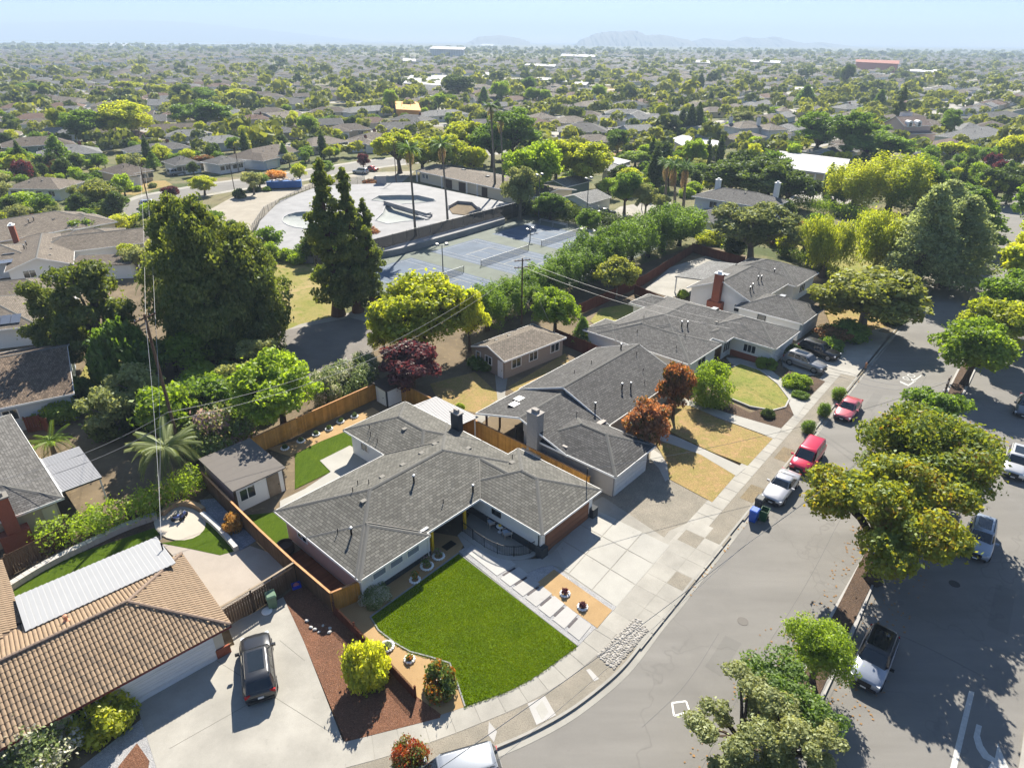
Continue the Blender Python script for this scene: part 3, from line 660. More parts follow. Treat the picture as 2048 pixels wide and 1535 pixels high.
    def build(s, capname='ridge_cap'):
        M_ = Matrix.Rotation(s.o.rotation_euler.z, 3, 'Z')
        for u0, u1, v0, v1 in [b[:4] for b in s.blocks]:
            for i in range(int((u1 - u0) / 4) + 1):
                for j in range(int((v1 - v0) / 4) + 1):
                    q = M_ @ Vector((min(u1, u0 + 4 * i), min(v1, v0 + 4 * j), 0)) + s.o.location; NEARBOX.append((q.x, q.y, 3.2))
        if s.W.f: s.W.ob('wall', s.wallm, s.o)
        s.R.ob('roof', s.roof, s.o)
        if s.T.f: s.T.ob('fascia', s.trim, s.o)
        if s.K.f: s.K.ob(capname, s.cap, s.o, kind='stuff')
        return s
    def win(s, u, v, z, w_, h, face, n=2, frame=None, glassm=None, sill=True):
        """window centred at (u, v), its sill at z, facing '-v', '+v', '-u' or '+u'"""
        a = {'-v': 0, '+v': math.pi, '-u': -math.pi / 2, '+u': math.pi / 2}[face]
        f = MB(); f.box(-w_ / 2 - .06, w_ / 2 + .06, -.05, .02, 0 - .06, 0); f.box(-w_ / 2 - .06, w_ / 2 + .06, -.05, .02, h, h + .06)
        for k in range(n + 1):
            x = -w_ / 2 + w_ * k / n; f.box(x - .03 - (.03 if k == 0 else 0), x + .03 + (.03 if k == n else 0), -.055, .02, 0, h)
        o = f.ob('window', frame or WHITE, s.o); o.location = (u, v, z); o.rotation_euler = (0, 0, a)
        for k in range(n):
            x0 = -w_ / 2 + w_ * k / n; MB().box(x0 + .03, x0 + w_ / n - .03, -.02, -.005, .0, h).ob('pane', glassm or GLASS, o)
        return o
    def panel(s, name, mat, u, v, z, w_, h, face, t=.05, handle=False):
        a = {'-v': 0, '+v': math.pi, '-u': -math.pi / 2, '+u': math.pi / 2}[face]
        o = MB().box(-w_ / 2, w_ / 2, -t, .03, 0, h).ob(name, mat, s.o); o.location = (u, v, z); o.rotation_euler = (0, 0, a)
        if handle: MB().box(w_ * .35, w_ * .35 + .05, -t - .06, -t, h * .45, h * .5).ob('handle', BLACK, o)
        return o
    def garage(s, mat, u, v, w_, h, face, rows=4):
        """garage door of horizontal sections, one object each"""
        a = {'-v': 0, '+v': math.pi, '-u': -math.pi / 2, '+u': math.pi / 2}[face]
        o = MB().box(-w_ / 2 - .1, w_ / 2 + .1, -.02, .03, 0, h + .1).ob('garage_door', mat, s.o); o.location = (u, v, 0.02); o.rotation_euler = (0, 0, a)
        for k in range(rows): MB().box(-w_ / 2, w_ / 2, -.06, -.022, h * k / rows + .012, h * (k + 1) / rows - .012).ob('panel', mat, o)
        return o
    def vent(s, u, v, kind='pipe'):
        z = s.z(u, v)
        if kind == 'pipe': MB().tube((u, v, z - .05), (u, v, z + .4), .035, n=6).ob('vent_pipe', BLACK, s.o)
        elif kind == 'tall': 
            o = MB().tube((u, v, z - .05), (u, v, z + .6), .075, n=8).ob('vent_pipe', BLACK, s.o); MB().lathe([(.1, z + .6), (.13, z + .64), (.09, z + .72), (.01, z + .74)], (u, v, 0)).ob('cap', GALV, o)
        elif kind == 'box': 
            dz = s.z(u, v - .2) - s.z(u, v + .2)
            MB().obox((u, v, z - .08), .42, .36, .17).ob('roof_vent', CAPL, s.o)
        elif kind == 'sky':
            o = MB().obox((u, v, z - .1), 1.0, .8, .24).ob('skylight', BLACK, s.o); MB().obox((u, v, z + .14), .9, .7, .05).ob('pane', SKYL, o)
    def chimney(s, u, v, w_, d, h, mat, top=None, z0=0.0, base=None):
        o = MB().box(u - w_ / 2, u + w_ / 2, v - d / 2, v + d / 2, z0, h).ob('chimney', mat, s.o)
        MB().box(u - w_ / 2 - .07, u + w_ / 2 + .07, v - d / 2 - .07, v + d / 2 + .07, h, h + .12).ob('cap', top or CAPL, o)
        MB().box(u - w_ / 4, u + w_ / 4, v - d / 4, v + d / 4, h + .12, h + .4).ob('flue', top or CAPL, o)
        if base: MB().box(u - base[0] / 2, u + base[0] / 2, v - base[1] / 2, v + base[1] / 2, 0, base[2]).ob('firebox', mat, o)
        return o
def board_fence(label, pts, h, mat, cap=None, bw=.14, name='board_fence', step=2.4, post=None, cat='fence', boards=True, lattice=0.0, z=0.0, off=.02, group=None):
    """fence of separate boards along ground points; boards share one mesh"""
    o0 = Vector((pts[0].x, pts[0].y, z)); o = thing(name, label, cat, o0, 0, group); hb = h - lattice
    bm = MB().box(0, bw - .016, -.011, .011, 0.03, hb - .02).me('board', mat); pm = MB().box(-.05, .05, -.05, .05, 0, h + .03).me('post', post or mat)
    rails = MB(); caps = MB(); lat = MB()
    for a, b in zip(pts[:-1], pts[1:]):
        d = Vector((b.x - a.x, b.y - a.y, 0)); ln = d.length; ang = math.atan2(d.y, d.x); dl = a - Vector((pts[0].x, pts[0].y, a.z)); dl.z = 0
        nb = int(ln / bw); k = ln / max(nb, 1) / bw
        if boards:
            for i in range(nb):
                q = dl + d * (i / nb); c = mk('board', bm, o, q, ang); c.scale = (k, 1, 1 + random.uniform(-.006, .006))
        else: rails.mesh(*slab(dl, d, ang, .02, .03, hb))
        npst = max(1, int(ln / step))
        for i in range(npst + 1): mk('post', pm, o, dl + d * (i / npst) + Vector((-math.sin(ang), math.cos(ang), 0)) * .07, ang)
        for zz in (.35, hb - .35): rails.mesh(*slab(dl + Vector((-math.sin(ang), math.cos(ang), 0)) * .05, d, ang, .04, zz, zz + .09))
        if cap: caps.mesh(*slab(dl, d, ang, .15, h, h + .04))
        if lattice:
            lat.mesh(*slab(dl, d, ang, .03, hb, hb + .04)); u = d.normalized(); n = int(ln / .16)
            for i in range(n):
                for s_ in (-1, 1):
                    p = dl + u * (i * .16 + .08); q = u * (.5 * lattice * s_)
                    lat.tube(p + Vector((0, 0, hb + .03)) - q, p + Vector((0, 0, h)) + q, .012, n=3, cap=False)
    rails.ob('rail', mat, o)
    if cap: caps.ob('cap_rail', cap, o)
    if lattice: lat.ob('lattice', mat, o, kind='stuff')
    return o
def slab(p, d, ang, t, z0, z1):
    n = Vector((-math.sin(ang), math.cos(ang), 0)) * t / 2; q = p + d
    b = [p - n, q - n, q + n, p + n]; vs = [(x.x, x.y, z0) for x in b] + [(x.x, x.y, z1) for x in b]
    return vs, [(0, 3, 2, 1), (4, 5, 6, 7), (0, 1, 5, 4), (1, 2, 6, 5), (2, 3, 7, 6), (3, 0, 4, 7)]
# ---------------------------------------------------------------- vehicles: x forward, y left
TYRE = plain('tyre_rubber', (0.02, 0.02, 0.02), 0.85); RIM = plain('wheel_rim', (0.35, 0.35, 0.36), 0.35, 0.8)
CARGLASS = glass('car_glass', (0.012, 0.016, 0.02)); LAMPW = plain('headlamp', (0.7, 0.72, 0.75), 0.15, spec=0.6); LAMPR = plain('tail_lamp', (0.35, 0.01, 0.01), 0.25, spec=0.6)
TRIMB = plain('black_trim', (0.02, 0.02, 0.022), 0.5); PLATE = plain('number_plate', (0.7, 0.7, 0.68), 0.5)
SPEC = {  # length, width, body stations (x/L from front, half width factor, top z), belt, roof z, cabin x: base front, top front, top rear, base rear (fractions from the front)
 'suv': dict(L=4.7, W=1.88, top=[(0, .78, .78), (.03, .9, .86), (.10, .97, .97), (.26, 1, 1.05), (.34, 1, 1.06), (.6, 1, 1.08), (.9, .98, 1.08), (.97, .93, 1.02), (1, .86, .80)], zr=1.66, cab=(.26, .40, .90, .985), belt=1.04, rw=.76, wr=.37),
 'sedan': dict(L=4.6, W=1.8, top=[(0, .76, .62), (.03, .9, .68), (.12, .97, .78), (.27, 1, .88), (.4, 1, .92), (.68, 1, .93), (.84, .98, .95), (.96, .93, .93), (1, .84, .72)], zr=1.42, cab=(.27, .42, .68, .84), belt=.9, rw=.72, wr=.32),
 'coupe': dict(L=4.75, W=1.86, top=[(0, .80, .64), (.03, .93, .72), (.12, .98, .82), (.33, 1, .93), (.5, 1, .95), (.7, 1, .97), (.86, .99, 1.0), (.97, .95, .98), (1, .88, .74)], zr=1.38, cab=(.35, .48, .68, .88), belt=.94, rw=.70, wr=.34),
 'van': dict(L=5.0, W=1.92, top=[(0, .76, .74), (.03, .9, .82), (.10, .97, .94), (.2, 1, 1.03), (.34, 1, 1.08), (.6, 1, 1.1), (.9, .99, 1.1), (.98, .95, 1.02), (1, .9, .8)], zr=1.75, cab=(.19, .36, .93, .99), belt=1.05, rw=.80, wr=.34),
 'pickup': dict(L=5.4, W=1.95, top=[(0, .82, .86), (.03, .94, .96), (.12, .98, 1.05), (.27, 1, 1.12), (.4, 1, 1.15), (.62, 1, 1.15), (.64, 1, 1.1), (.97, .98, 1.1), (1, .95, .9)], zr=1.8, cab=(.27, .37, .6, .63), belt=1.1, rw=.80, wr=.4)}
def car_meshes(kind, col, roofcol=None, sunroof=False):
    s = SPEC[kind]; Ln, W = s['L'], s['W'] / 2; X = lambda f: Ln / 2 - f * Ln; zb = .24
    ring = []
    for f, wf, zt in s['top']:
        w_ = W * wf; x = X(f); zm = zb + (zt - zb) * .55
        half = [(0, zb), (w_ * .86, zb), (w_ * .97, zb + .12), (w_ * 1.0, zm), (w_ * .97, zt - .10), (w_ * .86, zt - .01), (w_ * .45, zt + .025), (0, zt + .035)]
        pts = half + [(-y, z) for y, z in half[-2:0:-1]]; ring.append([(x, y, z) for y, z in pts])
    n = len(ring[0]); b = MB(); vs = [p for r_ in ring for p in r_]; fs = []
    for i in range(len(ring) - 1):
        for k in range(n): a = i * n + k; c = i * n + (k + 1) % n; fs.append((a, c, c + n, a + n))
    fs.append(tuple(range(n))[::-1]); m = (len(ring) - 1) * n; fs.append(tuple(range(m, m + n)))
    b.mesh(vs, fs); body = b.me('body', paint('car_' + '%02x%02x%02x' % tuple(int(c * 255) for c in col), col), True)
    cb, ct, rt, rb = (X(f) for f in s['cab']); wb, wt = W * .93, W * s['rw']; z0, z1 = s['belt'] - .04, s['zr']
    base = [(cb, wb * .82), (cb - .35, wb), (rb + .35, wb * .99), (rb, wb * .86)]; topp = [(ct, wt * .88), (ct - .2, wt), (rt + .2, wt), (rt, wt * .9)]
    B = base + [(x, -y) for x, y in base[::-1]]; T = topp + [(x, -y) for x, y in topp[::-1]]
    g = MB(); V = [(x, y, z0) for x, y in B] + [(x, y, z1 - .05) for x, y in T]; F = [(k, k + 8 if False else (k + 1) % 8, 8 + (k + 1) % 8, 8 + k) for k in range(8)] + [tuple(range(8, 16))[::-1]]
    rc = roofcol or col; pm = paint('car_' + '%02x%02x%02x' % tuple(int(c * 255) for c in rc), rc)
    cabin = g.mesh(V, [tuple(f) for f in F]).me('cabin_frame', pm)
    r_ = MB(); inset = [(x * 1.0, y * 1.0) for x, y in T]; mid = [(sum(x for x, _ in T) / 8 + (x - sum(q for q, _ in T) / 8) * .82, y * .78) for x, y in T]
    V = [(x, y, z1 - .06) for x, y in inset] + [(x, y, z1 + .0) for x, y in [(sum(q for q, _ in T) / 8 + (x - sum(q for q, _ in T) / 8) * .95, y * .94) for x, y in T]] + [(x, y, z1 + .035) for x, y in mid]
    F = [(k, (k + 1) % 8, 8 + (k + 1) % 8, 8 + k) for k in range(8)] + [(8 + k, 8 + (k + 1) % 8, 16 + (k + 1) % 8, 16 + k) for k in range(8)] + [tuple(range(16, 24))]
    roof = r_.mesh(V, F).me('roof', pm, True)
    def lerp(a, b, t): return tuple(a[i] + (b[i] - a[i]) * t for i in range(3))
    Vb = [Vector((x, y, z0)) for x, y in B]; Vt = [Vector((x, y, z1 - .05)) for x, y in T]
    def pane(i, j, s0, s1, lo=.14, hi=.9):
        a, b_, c, d = Vb[i], Vb[j], Vt[j], Vt[i]
        q = lambda s_, t: (a.lerp(b_, s_)).lerp(d.lerp(c, s_), t)
        p = [q(s0, lo), q(s1, lo), q(s1, hi), q(s0, hi)]; nn = (p[1] - p[0]).cross(p[3] - p[0]).normalized()
        mid_ = sum(p, Vector()) / 4; cen = Vector(((cb + rb) / 2, 0, z0)); nn = nn if nn.dot(mid_ - cen) > 0 else -nn
        return MB().face([x + nn * .012 for x in p])
    glassp = [('windshield', pane(7, 0, .02, .98, .06, .94)), ('rear_window', pane(3, 4, .06, .94, .1, .86))]
    for i, j in ((1, 2), (5, 6)):
        nseg = 3 if kind in ('suv', 'van') else 2
        if kind == 'pickup': nseg = 2
        for k in range(nseg): glassp.append(('side_window', pane(i, j, k / nseg + .02, (k + 1) / nseg - .02)))
    for i, j in ((0, 1), (6, 7)): glassp.append(('quarter_window', pane(i, j, .15, .95, .14, .8)))
    parts = [('body', body), ('cabin_frame', cabin), ('roof', roof)] + [(nm, q.me(nm, CARGLASS)) for nm, q in glassp]
    if sunroof: parts.append(('sunroof', MB().box(rt + .55, ct - .3, -wt * .62, wt * .62, z1 + .03, z1 + .045).me('sunroof', CARGLASS)))
    if kind in ('suv', 'van'):
        for sgn in (-1, 1): parts.append(('roof_rail', MB().tube((ct - .2, sgn * wt * .9, z1 + .05), (rt + .15, sgn * wt * .9, z1 + .05), .022, n=5).me('roof_rail', TRIMB)))
    zl = s['top'][1][2]
    for sgn in (-1, 1):
        parts += [('headlight', MB().obox((Ln / 2 - .14, sgn * W * .68, zl - .2), .2, .36, .15, -sgn * .35).me('headlight', LAMPW)),
                  ('tail_light', MB().obox((-Ln / 2 + .07, sgn * W * .74, s['top'][-2][2] - .24), .12, .3, .2, sgn * .25).me('tail_light', LAMPR)),
                  ('mirror', MB().obox((cb - .3, sgn * (W + .1), s['belt'] - .02), .14, .24, .15).me('mirror', pm))]
    parts += [('bumper', MB().box(Ln / 2 - .1, Ln / 2 + .05, -W * .74, W * .74, .26, .44).me('bumper', TRIMB)), ('bumper', MB().box(-Ln / 2 - .04, -Ln / 2 + .1, -W * .78, W * .78, .28, .5).me('bumper', TRIMB)),
              ('grille', MB().box(Ln / 2 - .06, Ln / 2 + .02, -W * .4, W * .4, .46, zl - .12).me('grille', TRIMB)),
              ('number_plate', MB().box(-Ln / 2 - .03, -Ln / 2 + .02, -.16, .16, .55, .68).me('number_plate', PLATE)), ('number_plate', MB().box(Ln / 2 + .02, Ln / 2 + .07, -.16, .16, .32, .42).me('number_plate', PLATE))]
    if kind == 'pickup': parts.append(('cargo_bed', MB().box(-Ln / 2 + .12, X(.65), -W * .8, W * .8, .9, 1.152).me('cargo_bed', TRIMB)))
    return parts
CARCACHE = {}
WHEEL = {}
def wheel_meshes(r):
    if r not in WHEEL:
        t = MB(); t.tube((0, -.11, 0), (0, .11, 0), r, n=18)
        q = MB(); q.tube((0, -.122, 0), (0, .122, 0), r * .66, n=12); WHEEL[r] = (t.me('tyre', TYRE), q.me('rim', RIM), MB().tube((0, -.07, 0), (0, .09, 0), r * 1.17, n=16).me('wheel_arch', TRIMB))
    return WHEEL[r]
def car(kind, col, loc, ang, label, name='parked_car', roofcol=None, sunroof=False, group=None, cat='car', detail=True):
    key = (kind, col, roofcol, sunroof)
    if key not in CARCACHE: CARCACHE[key] = car_meshes(*key)
    s = SPEC[kind]; o = thing(name, label, cat, loc, R(ang), group)
    for nm, me in CARCACHE[key]:
        if detail or nm in ('body', 'cabin_frame', 'roof', 'windshield', 'rear_window', 'side_window'): mk(nm, me, o)
    t, rm, arch = wheel_meshes(s['wr'])
    for fx in (.17, .80):
        for sg in (-1, 1):
            w_ = mk('wheel', t, o, (s['L'] / 2 - fx * s['L'], sg * (s['W'] / 2 - .10), s['wr'] + .005)); mk('rim', rm, w_)
            mk('wheel_arch', arch, o, (s['L'] / 2 - fx * s['L'], sg * (s['W'] / 2 - .105), s['wr'] + .03))
    return o
# ---------------------------------------------------------------- ground, streets, kerbs, pavements
sheet('ground', [(-9000, -60), (9000, -60), (9000, 16000), (-9000, 16000)], 0.0, SUBURB)
sheet('back_yard_soil', px_poly([(-160, 1700), (-400, 900), (-300, 420), (320, 560), (620, 700), (1190, 560), (1400, 480), (1640, 540), (1820, 590), (1300, 1240), (600, 1600)]), .004, DIRT)
# street surface (frontage road, main road, side street at the bottom)
kc = [(988, 1501), (1058, 1470), (1131, 1430), (1186, 1389), (1241, 1342), (1277, 1298), (1314, 1246), (1350, 1206)]
K = [P(500, 1660), P(760, 1590), P(905, 1537)] + px_poly(kc) + [ST(u, .35) for u in (-6, 0, 10, 25, 45, 70, 100, 130)]
def smooth(pts, n=3):
    for _ in range(n):
        q = [pts[0]]
        for a, b in zip(pts[:-1], pts[1:]): q += [a.lerp(b, .25), a.lerp(b, .75)]
        pts = q + [pts[-1]]
    return pts
K = smooth(K, 2)
sheet('road', K + [ST(420, .35), ST(420, -24), ST(-60, -60)], .012, ASPH)
def ribbon(name, pts, w0, w1, z0, z1, mat, kind='structure', **k):
    """strip between offsets w0 and w1 to the left of a line"""
    A, B = [], []
    for i, p in enumerate(pts):
        d = (pts[min(i + 1, len(pts) - 1)] - pts[max(i - 1, 0)]); d.z = 0; d.normalize(); nrm = Vector((-d.y, d.x, 0)); A.append(p + nrm * w0); B.append(p + nrm * w1)
    b = MB()
    for i in range(len(pts) - 1):
        a0, a1, b1, b0 = A[i], A[i + 1], B[i + 1], B[i]
        v = [(q.x, q.y, z) for z in (z0, z1) for q in (a0, a1, b1, b0)]; b.mesh(v, [(4, 5, 6, 7), (0, 1, 5, 4), (2, 3, 7, 6)])
    return b.ob(name, mat, kind=kind, **k)
ribbon('gutter', K, -.45, 0, .012, .024, KERB)
ribbon('kerb', K, 0, .16, .0, .15, KERB)
ribbon('verge', K, .16, 1.7, .0, .135, AGG)
# pavement slabs, one object each, as children of the pavement bed
pave = ribbon('pavement', K, 1.7, 3.25, .0, .125, CONC_O)
def slabs_along(parent, pts, w0, w1, step, z, mat, name='slab', gap=.02, umax=None):
    L_ = [0]
    for a, b in zip(pts[:-1], pts[1:]): L_.append(L_[-1] + (b - a).length)
    def at(s):
        for i in range(len(pts) - 1):
            if L_[i + 1] >= s:
                a, b = pts[i], pts[i + 1]; d = (b - a).normalized(); return a.lerp(b, (s - L_[i]) / (L_[i + 1] - L_[i])), Vector((-d.y, d.x, 0))
        d = (pts[-1] - pts[-2]).normalized(); return pts[-1], Vector((-d.y, d.x, 0))
    s = 0
    while s < min(L_[-1], umax or 1e9) - step:
        p0, n0 = at(s + gap); p1, n1 = at(s + step - gap); c = (p0 + p1) / 2
        q = [p0 + n0 * (w0 + gap), p1 + n1 * (w0 + gap), p1 + n1 * (w1 - gap), p0 + n0 * (w1 - gap)]
        MB().prism([(x.x, x.y) for x in q], z - .012, z).ob(name, mat, parent); s += step
slabs_along(pave, K, 1.7, 3.25, 1.55, .139, CONC, umax=112)
DRYV = ground_mat('dry_verge', (0.24, 0.19, 0.12), (0.19, 0.16, 0.11), 0.9, (0.30, 0.24, 0.14), 6, (0.55, 0.7), fine=0.3, fsc=12)
# white concrete pads with diamonds, cobble panel in the verge
def flat(name, pts, z, mat, z0=None, kind='structure', **k): return MB().prism([(p.x, p.y) for p in px_poly(pts)], z - .008 if z0 is None else z0, z).ob(name, mat, kind=kind, **k)
flat('white_pad', [(1055, 1409), (1090, 1393), (1112, 1431), (1073, 1451)], .146, CONC_W)
flat('pad_diamond', [(1071, 1418), (1084, 1402), (1097, 1425), (1084, 1441)], .151, CONC_N)
flat('white_diamond', [(978, 1446), (994, 1465), (988, 1487), (976, 1472)], .146, CONC_W)
flat('utility_cover', [(1172, 1340), (1179, 1337), (1198, 1357), (1188, 1362)], .146, CONC_W)
vb = flat('verge_panel', [(1192, 1309), (1273, 1229), (1298, 1255), (1228, 1336)], .140, CONC_O, .1)
g_ = np.random.default_rng(4); cobm = [MB().lathe([(.001, 0), (.8, .02), (1, .25), (.75, .6), (.35, .78), (.001, .82)], n=7).me('cobble', plain('cobble_%d' % i, c, .8, var=.15)) for i, c in enumerate([(.32, .30, .27), (.24, .225, .20), (.38, .36, .33)])]
ca, cb_, cc, cd_ = px_poly([(1192, 1309), (1273, 1229), (1298, 1255), (1228, 1336)], .14)
cobbles = 0
for i in range(25):
    for j in range(11):
        ii = (i + .5 + g_.uniform(-.35, .35) + (j % 2) * .5 - .25) / 25; p = ca.lerp(cb_, ii).lerp(cd_.lerp(cc, ii), (j + .5 + g_.uniform(-.3, .3)) / 11)
        c = mk('cobble', cobm[(i * 3 + j * 7) % 3], vb, (p.x, p.y, .138), g_.uniform(0, 3)); s_ = g_.uniform(.06, .105); c.scale = (s_ * 1.15, s_, s_ * .8)
# garden of the main house ---------------------------------------------------------
flat('front_yard_sand', [(585, 1195), (725, 1170), (860, 1068), (935, 1080), (917, 1111), (741, 1241), (757, 1267), (790, 1292), (820, 1309), (864, 1320), (900, 1331), (930, 1417), (882, 1434), (827, 1395), (666, 1221), (610, 1160)], .145, DG, 0)
lp = [(741, 1241), (917, 1111)]
arc = [(929, 1417), (975, 1400), (1021, 1382), (1060, 1361), (1094, 1338), (1128, 1312), (1155, 1292)]
lawn_pts = [(741, 1241), (757, 1267), (775, 1281), (790, 1292), (820, 1309), (864, 1320), (900, 1331), (912, 1355), (920, 1385)] + arc + [(917, 1111)]
flat('front_lawn', lawn_pts, .175, LAWN, 0)
g2 = np.random.default_rng(12)
# lawn edging board
ed = px_poly([(741, 1241), (757, 1267), (790, 1292), (820, 1309), (864, 1320), (900, 1331), (915, 1371), (930, 1417)])
MB_ = MB()
for a, b in zip(ed[:-1], ed[1:]): d = b - a; MB_.mesh(*slab(a, d, math.atan2(d.y, d.x), .09, 0, .2))
d = P(917, 1111) - P(741, 1241); MB_.mesh(*slab(P(741, 1241), d, math.atan2(d.y, d.x), .12, 0, .2)); d = P(1155, 1292) - P(917, 1111); MB_.mesh(*slab(P(917, 1111), d, math.atan2(d.y, d.x), .07, 0, .2))
MB_.ob('lawn_edging', plain('edging_grey', (.22, .22, .22), .8), label='thin grey edging strip bordering the bright green front lawn', cat='edging')
# stepping path beside the lawn: pebble bed, slabs
pth = flat('pebble_path', [(917, 1107), (950, 1085), (1085, 1135), (1118, 1146), (1188, 1258), (1156, 1292)], .155, PEBBLE, 0)
flat('pebble_bed', [(1085, 1133), (1102, 1130), (1232, 1213), (1224, 1222), (1188, 1259), (1060, 1170)], .153, PEBBLE, 0)
flat('sand_bed', [(1072, 1169), (1108, 1140), (1224, 1220), (1194, 1256)], .165, DG, 0)
pa, pb_, pc, pd = px_poly([(932, 1104), (975, 1083), (1187, 1252), (1163, 1282)], .16)
for i in range(7):
    t0, t1 = (.0, .30) if i == 0 else (.33 + (i - 1) * .112, .33 + (i - 1) * .112 + .092)
    q = [pa.lerp(pd, t0), pb_.lerp(pc, t0), pb_.lerp(pc, t1), pa.lerp(pd, t1)]
    MB().prism([(x.x, x.y) for x in q], .15, .185).ob('slab', CONC_W, pth)
    if 0 < i < 7: 
        q = [pa.lerp(pd, t0 - .016).lerp(pb_.lerp(pc, t0 - .016), .2), pb_.lerp(pc, t0 - .016).lerp(pa.lerp(pd, t0 - .016), .15), pb_.lerp(pc, t0 - .002).lerp(pa.lerp(pd, t0 - .002), .15), pa.lerp(pd, t0 - .002).lerp(pb_.lerp(pc, t0 - .002), .2)]
        MB().prism([(x.x, x.y) for x in q], .15, .178).ob('black_pebble_strip', plain('black_pebbles', (.05, .04, .045), .7, var=.5, sc=14), pth)
# curved walk, patio and driveway
flat('entry_walk', [(915, 1075), (940, 1050), (990, 1100), (1040, 1122), (1085, 1118), (1115, 1100), (1135, 1140), (1105, 1132), (1085, 1135), (1050, 1150), (1000, 1128), (950, 1088), (932, 1104)], .17, CONC_N, 0)
flat('patio_floor', [(925, 1060), (960, 990), (1075, 1080), (1090, 1100), (1060, 1112), (1010, 1110), (975, 1090), (950, 1068)], .2, CONC_O, 0)
drv = flat('driveway', [(1083, 1120), (1178, 1008), (1205, 992), (1345, 1083), (1304, 1135), (1232, 1215), (1104, 1132)], .13, CONC_O, 0)
da, db, dc, dd = px_poly([(1093, 1116), (1185, 1012), (1341, 1085), (1233, 1211)], .14)
for i in range(3):
    for j in range(3):
        f = lambda s, t: da.lerp(db, s).lerp(dd.lerp(dc, s), t); e = .006
        q = [f(i / 3 + e, j / 3 + e), f((i + 1) / 3 - e, j / 3 + e), f((i + 1) / 3 - e, (j + 1) / 3 - e), f(i / 3 + e, (j + 1) / 3 - e)]
        MB().prism([(x.x, x.y) for x in q], .12, .148).ob('slab', CONC_N, drv)
ap_ = sheet('driveway_apron', [(p.x, p.y) for p in (ST(-15.6, .5), ST(-1.5, .5), ST(-1.5, 3.3), ST(-4, 4.2), ST(-13.5, 3.6), ST(-15.6, 1.8))], .136, CONC_O, z0=.1)
for i in range(9):
    for j, (v0, v1) in enumerate(((.2, 1.68), (1.72, 3.25))):
        u0, u1 = -15.4 + i * 1.55, -13.9 + i * 1.55; q = [ST(u0, v0), ST(u1, v0), ST(u1, v1), ST(u0, v1)]
        MB().prism([(p.x, p.y) for p in q], .13, .1425).ob('slab', AGG if (i + j) % 4 == 0 and i > 3 else CONC, ap_)
for i in range(22):
    u0 = 1 + i * 2.6
    if i in (7, 8, 9, 10): continue
    q = [ST(u0, .2), ST(u0 + 2.5, .2), ST(u0 + 2.5, 1.66), ST(u0, 1.66)]; MB().prism([(p.x, p.y) for p in q], .13, .1405).ob('verge_slab', DRYV if i % 3 == 1 else AGG, pave)
# neighbour's driveway and front yards (houses along the street)
flat('neighbour_driveway', [(1178, 1003), (1262, 930), (1310, 888), (1345, 930), (1338, 955), (1432, 1000), (1345, 1086)], .120, AGG, 0)
flat('neighbour_curved_walk', [(1302, 893), (1320, 905), (1334, 925), (1338, 955), (1330, 960), (1318, 935), (1300, 915)], .145, CONC_N, 0)
flat('dry_front_lawn', [(1312, 884), (1350, 882), (1400, 895), (1470, 946), (1424, 1000), (1338, 955), (1334, 925)], .15, DRYGRASS, 0)
flat('front_path', [(1315, 858), (1360, 873), (1420, 900), (1490, 931), (1472, 947), (1400, 905), (1350, 888), (1320, 878)], .158, CONC_N, 0)
flat('dry_front_lawn', [(1345, 805), (1375, 803), (1430, 830), (1545, 871), (1495, 926), (1420, 898), (1360, 870), (1325, 850)], .15, DRYGRASS, 0)
flat('front_path', [(1350, 790), (1390, 800), (1450, 820), (1563, 851), (1549, 871), (1440, 832), (1380, 808), (1340, 806)], .158, CONC_N, 0)
flat('planting_bed', [(1440, 790), (1500, 820), (1575, 790), (1597, 812), (1560, 852), (1450, 820)], .15, BARK_D, 0)
kl = [(1446, 760), (1452, 735), (1480, 722), (1520, 735), (1555, 762), (1578, 792), (1570, 808), (1545, 815), (1500, 808), (1455, 790)]
flat('green_front_lawn', kl, .16, GREENY, 0)
kk = px_poly(kl + kl[:1]); MBk = MB()
for a, b in zip(kk[:-1], kk[1:]): d = b - a; MBk.mesh(*slab(a, d, math.atan2(d.y, d.x), .16, 0, .24))
MBk.ob('lawn_kerb', CONC_W, label='pale curved concrete kerb ringing the yellow-green lawn', cat='kerb')
flat('curved_front_walk', [(1452, 710), (1480, 712), (1530, 725), (1575, 760), (1600, 790), (1612, 800), (1590, 830), (1575, 795), (1545, 755), (1500, 728), (1462, 722)], .155, CONC_N, 0)
flat('planting_bed', [(1562, 750), (1575, 735), (1625, 745), (1650, 755), (1620, 785), (1575, 768)], .158, BARK_D, 0)
flat('driveway_of_fourth_house', [(1560, 700), (1640, 650), (1740, 650), (1790, 660), (1715, 745), (1660, 735), (1610, 745), (1565, 725)], .150, CONC, 0)
flat('dry_side_yard', [(1640, 590), (1700, 540), (1830, 560), (1790, 640), (1700, 660), (1660, 640)], .152, DRYGRASS, 0)
flat('green_side_yard', [(1560, 470), (1800, 470), (1850, 530), (1720, 545), (1620, 510)], .05, GREENY, 0)
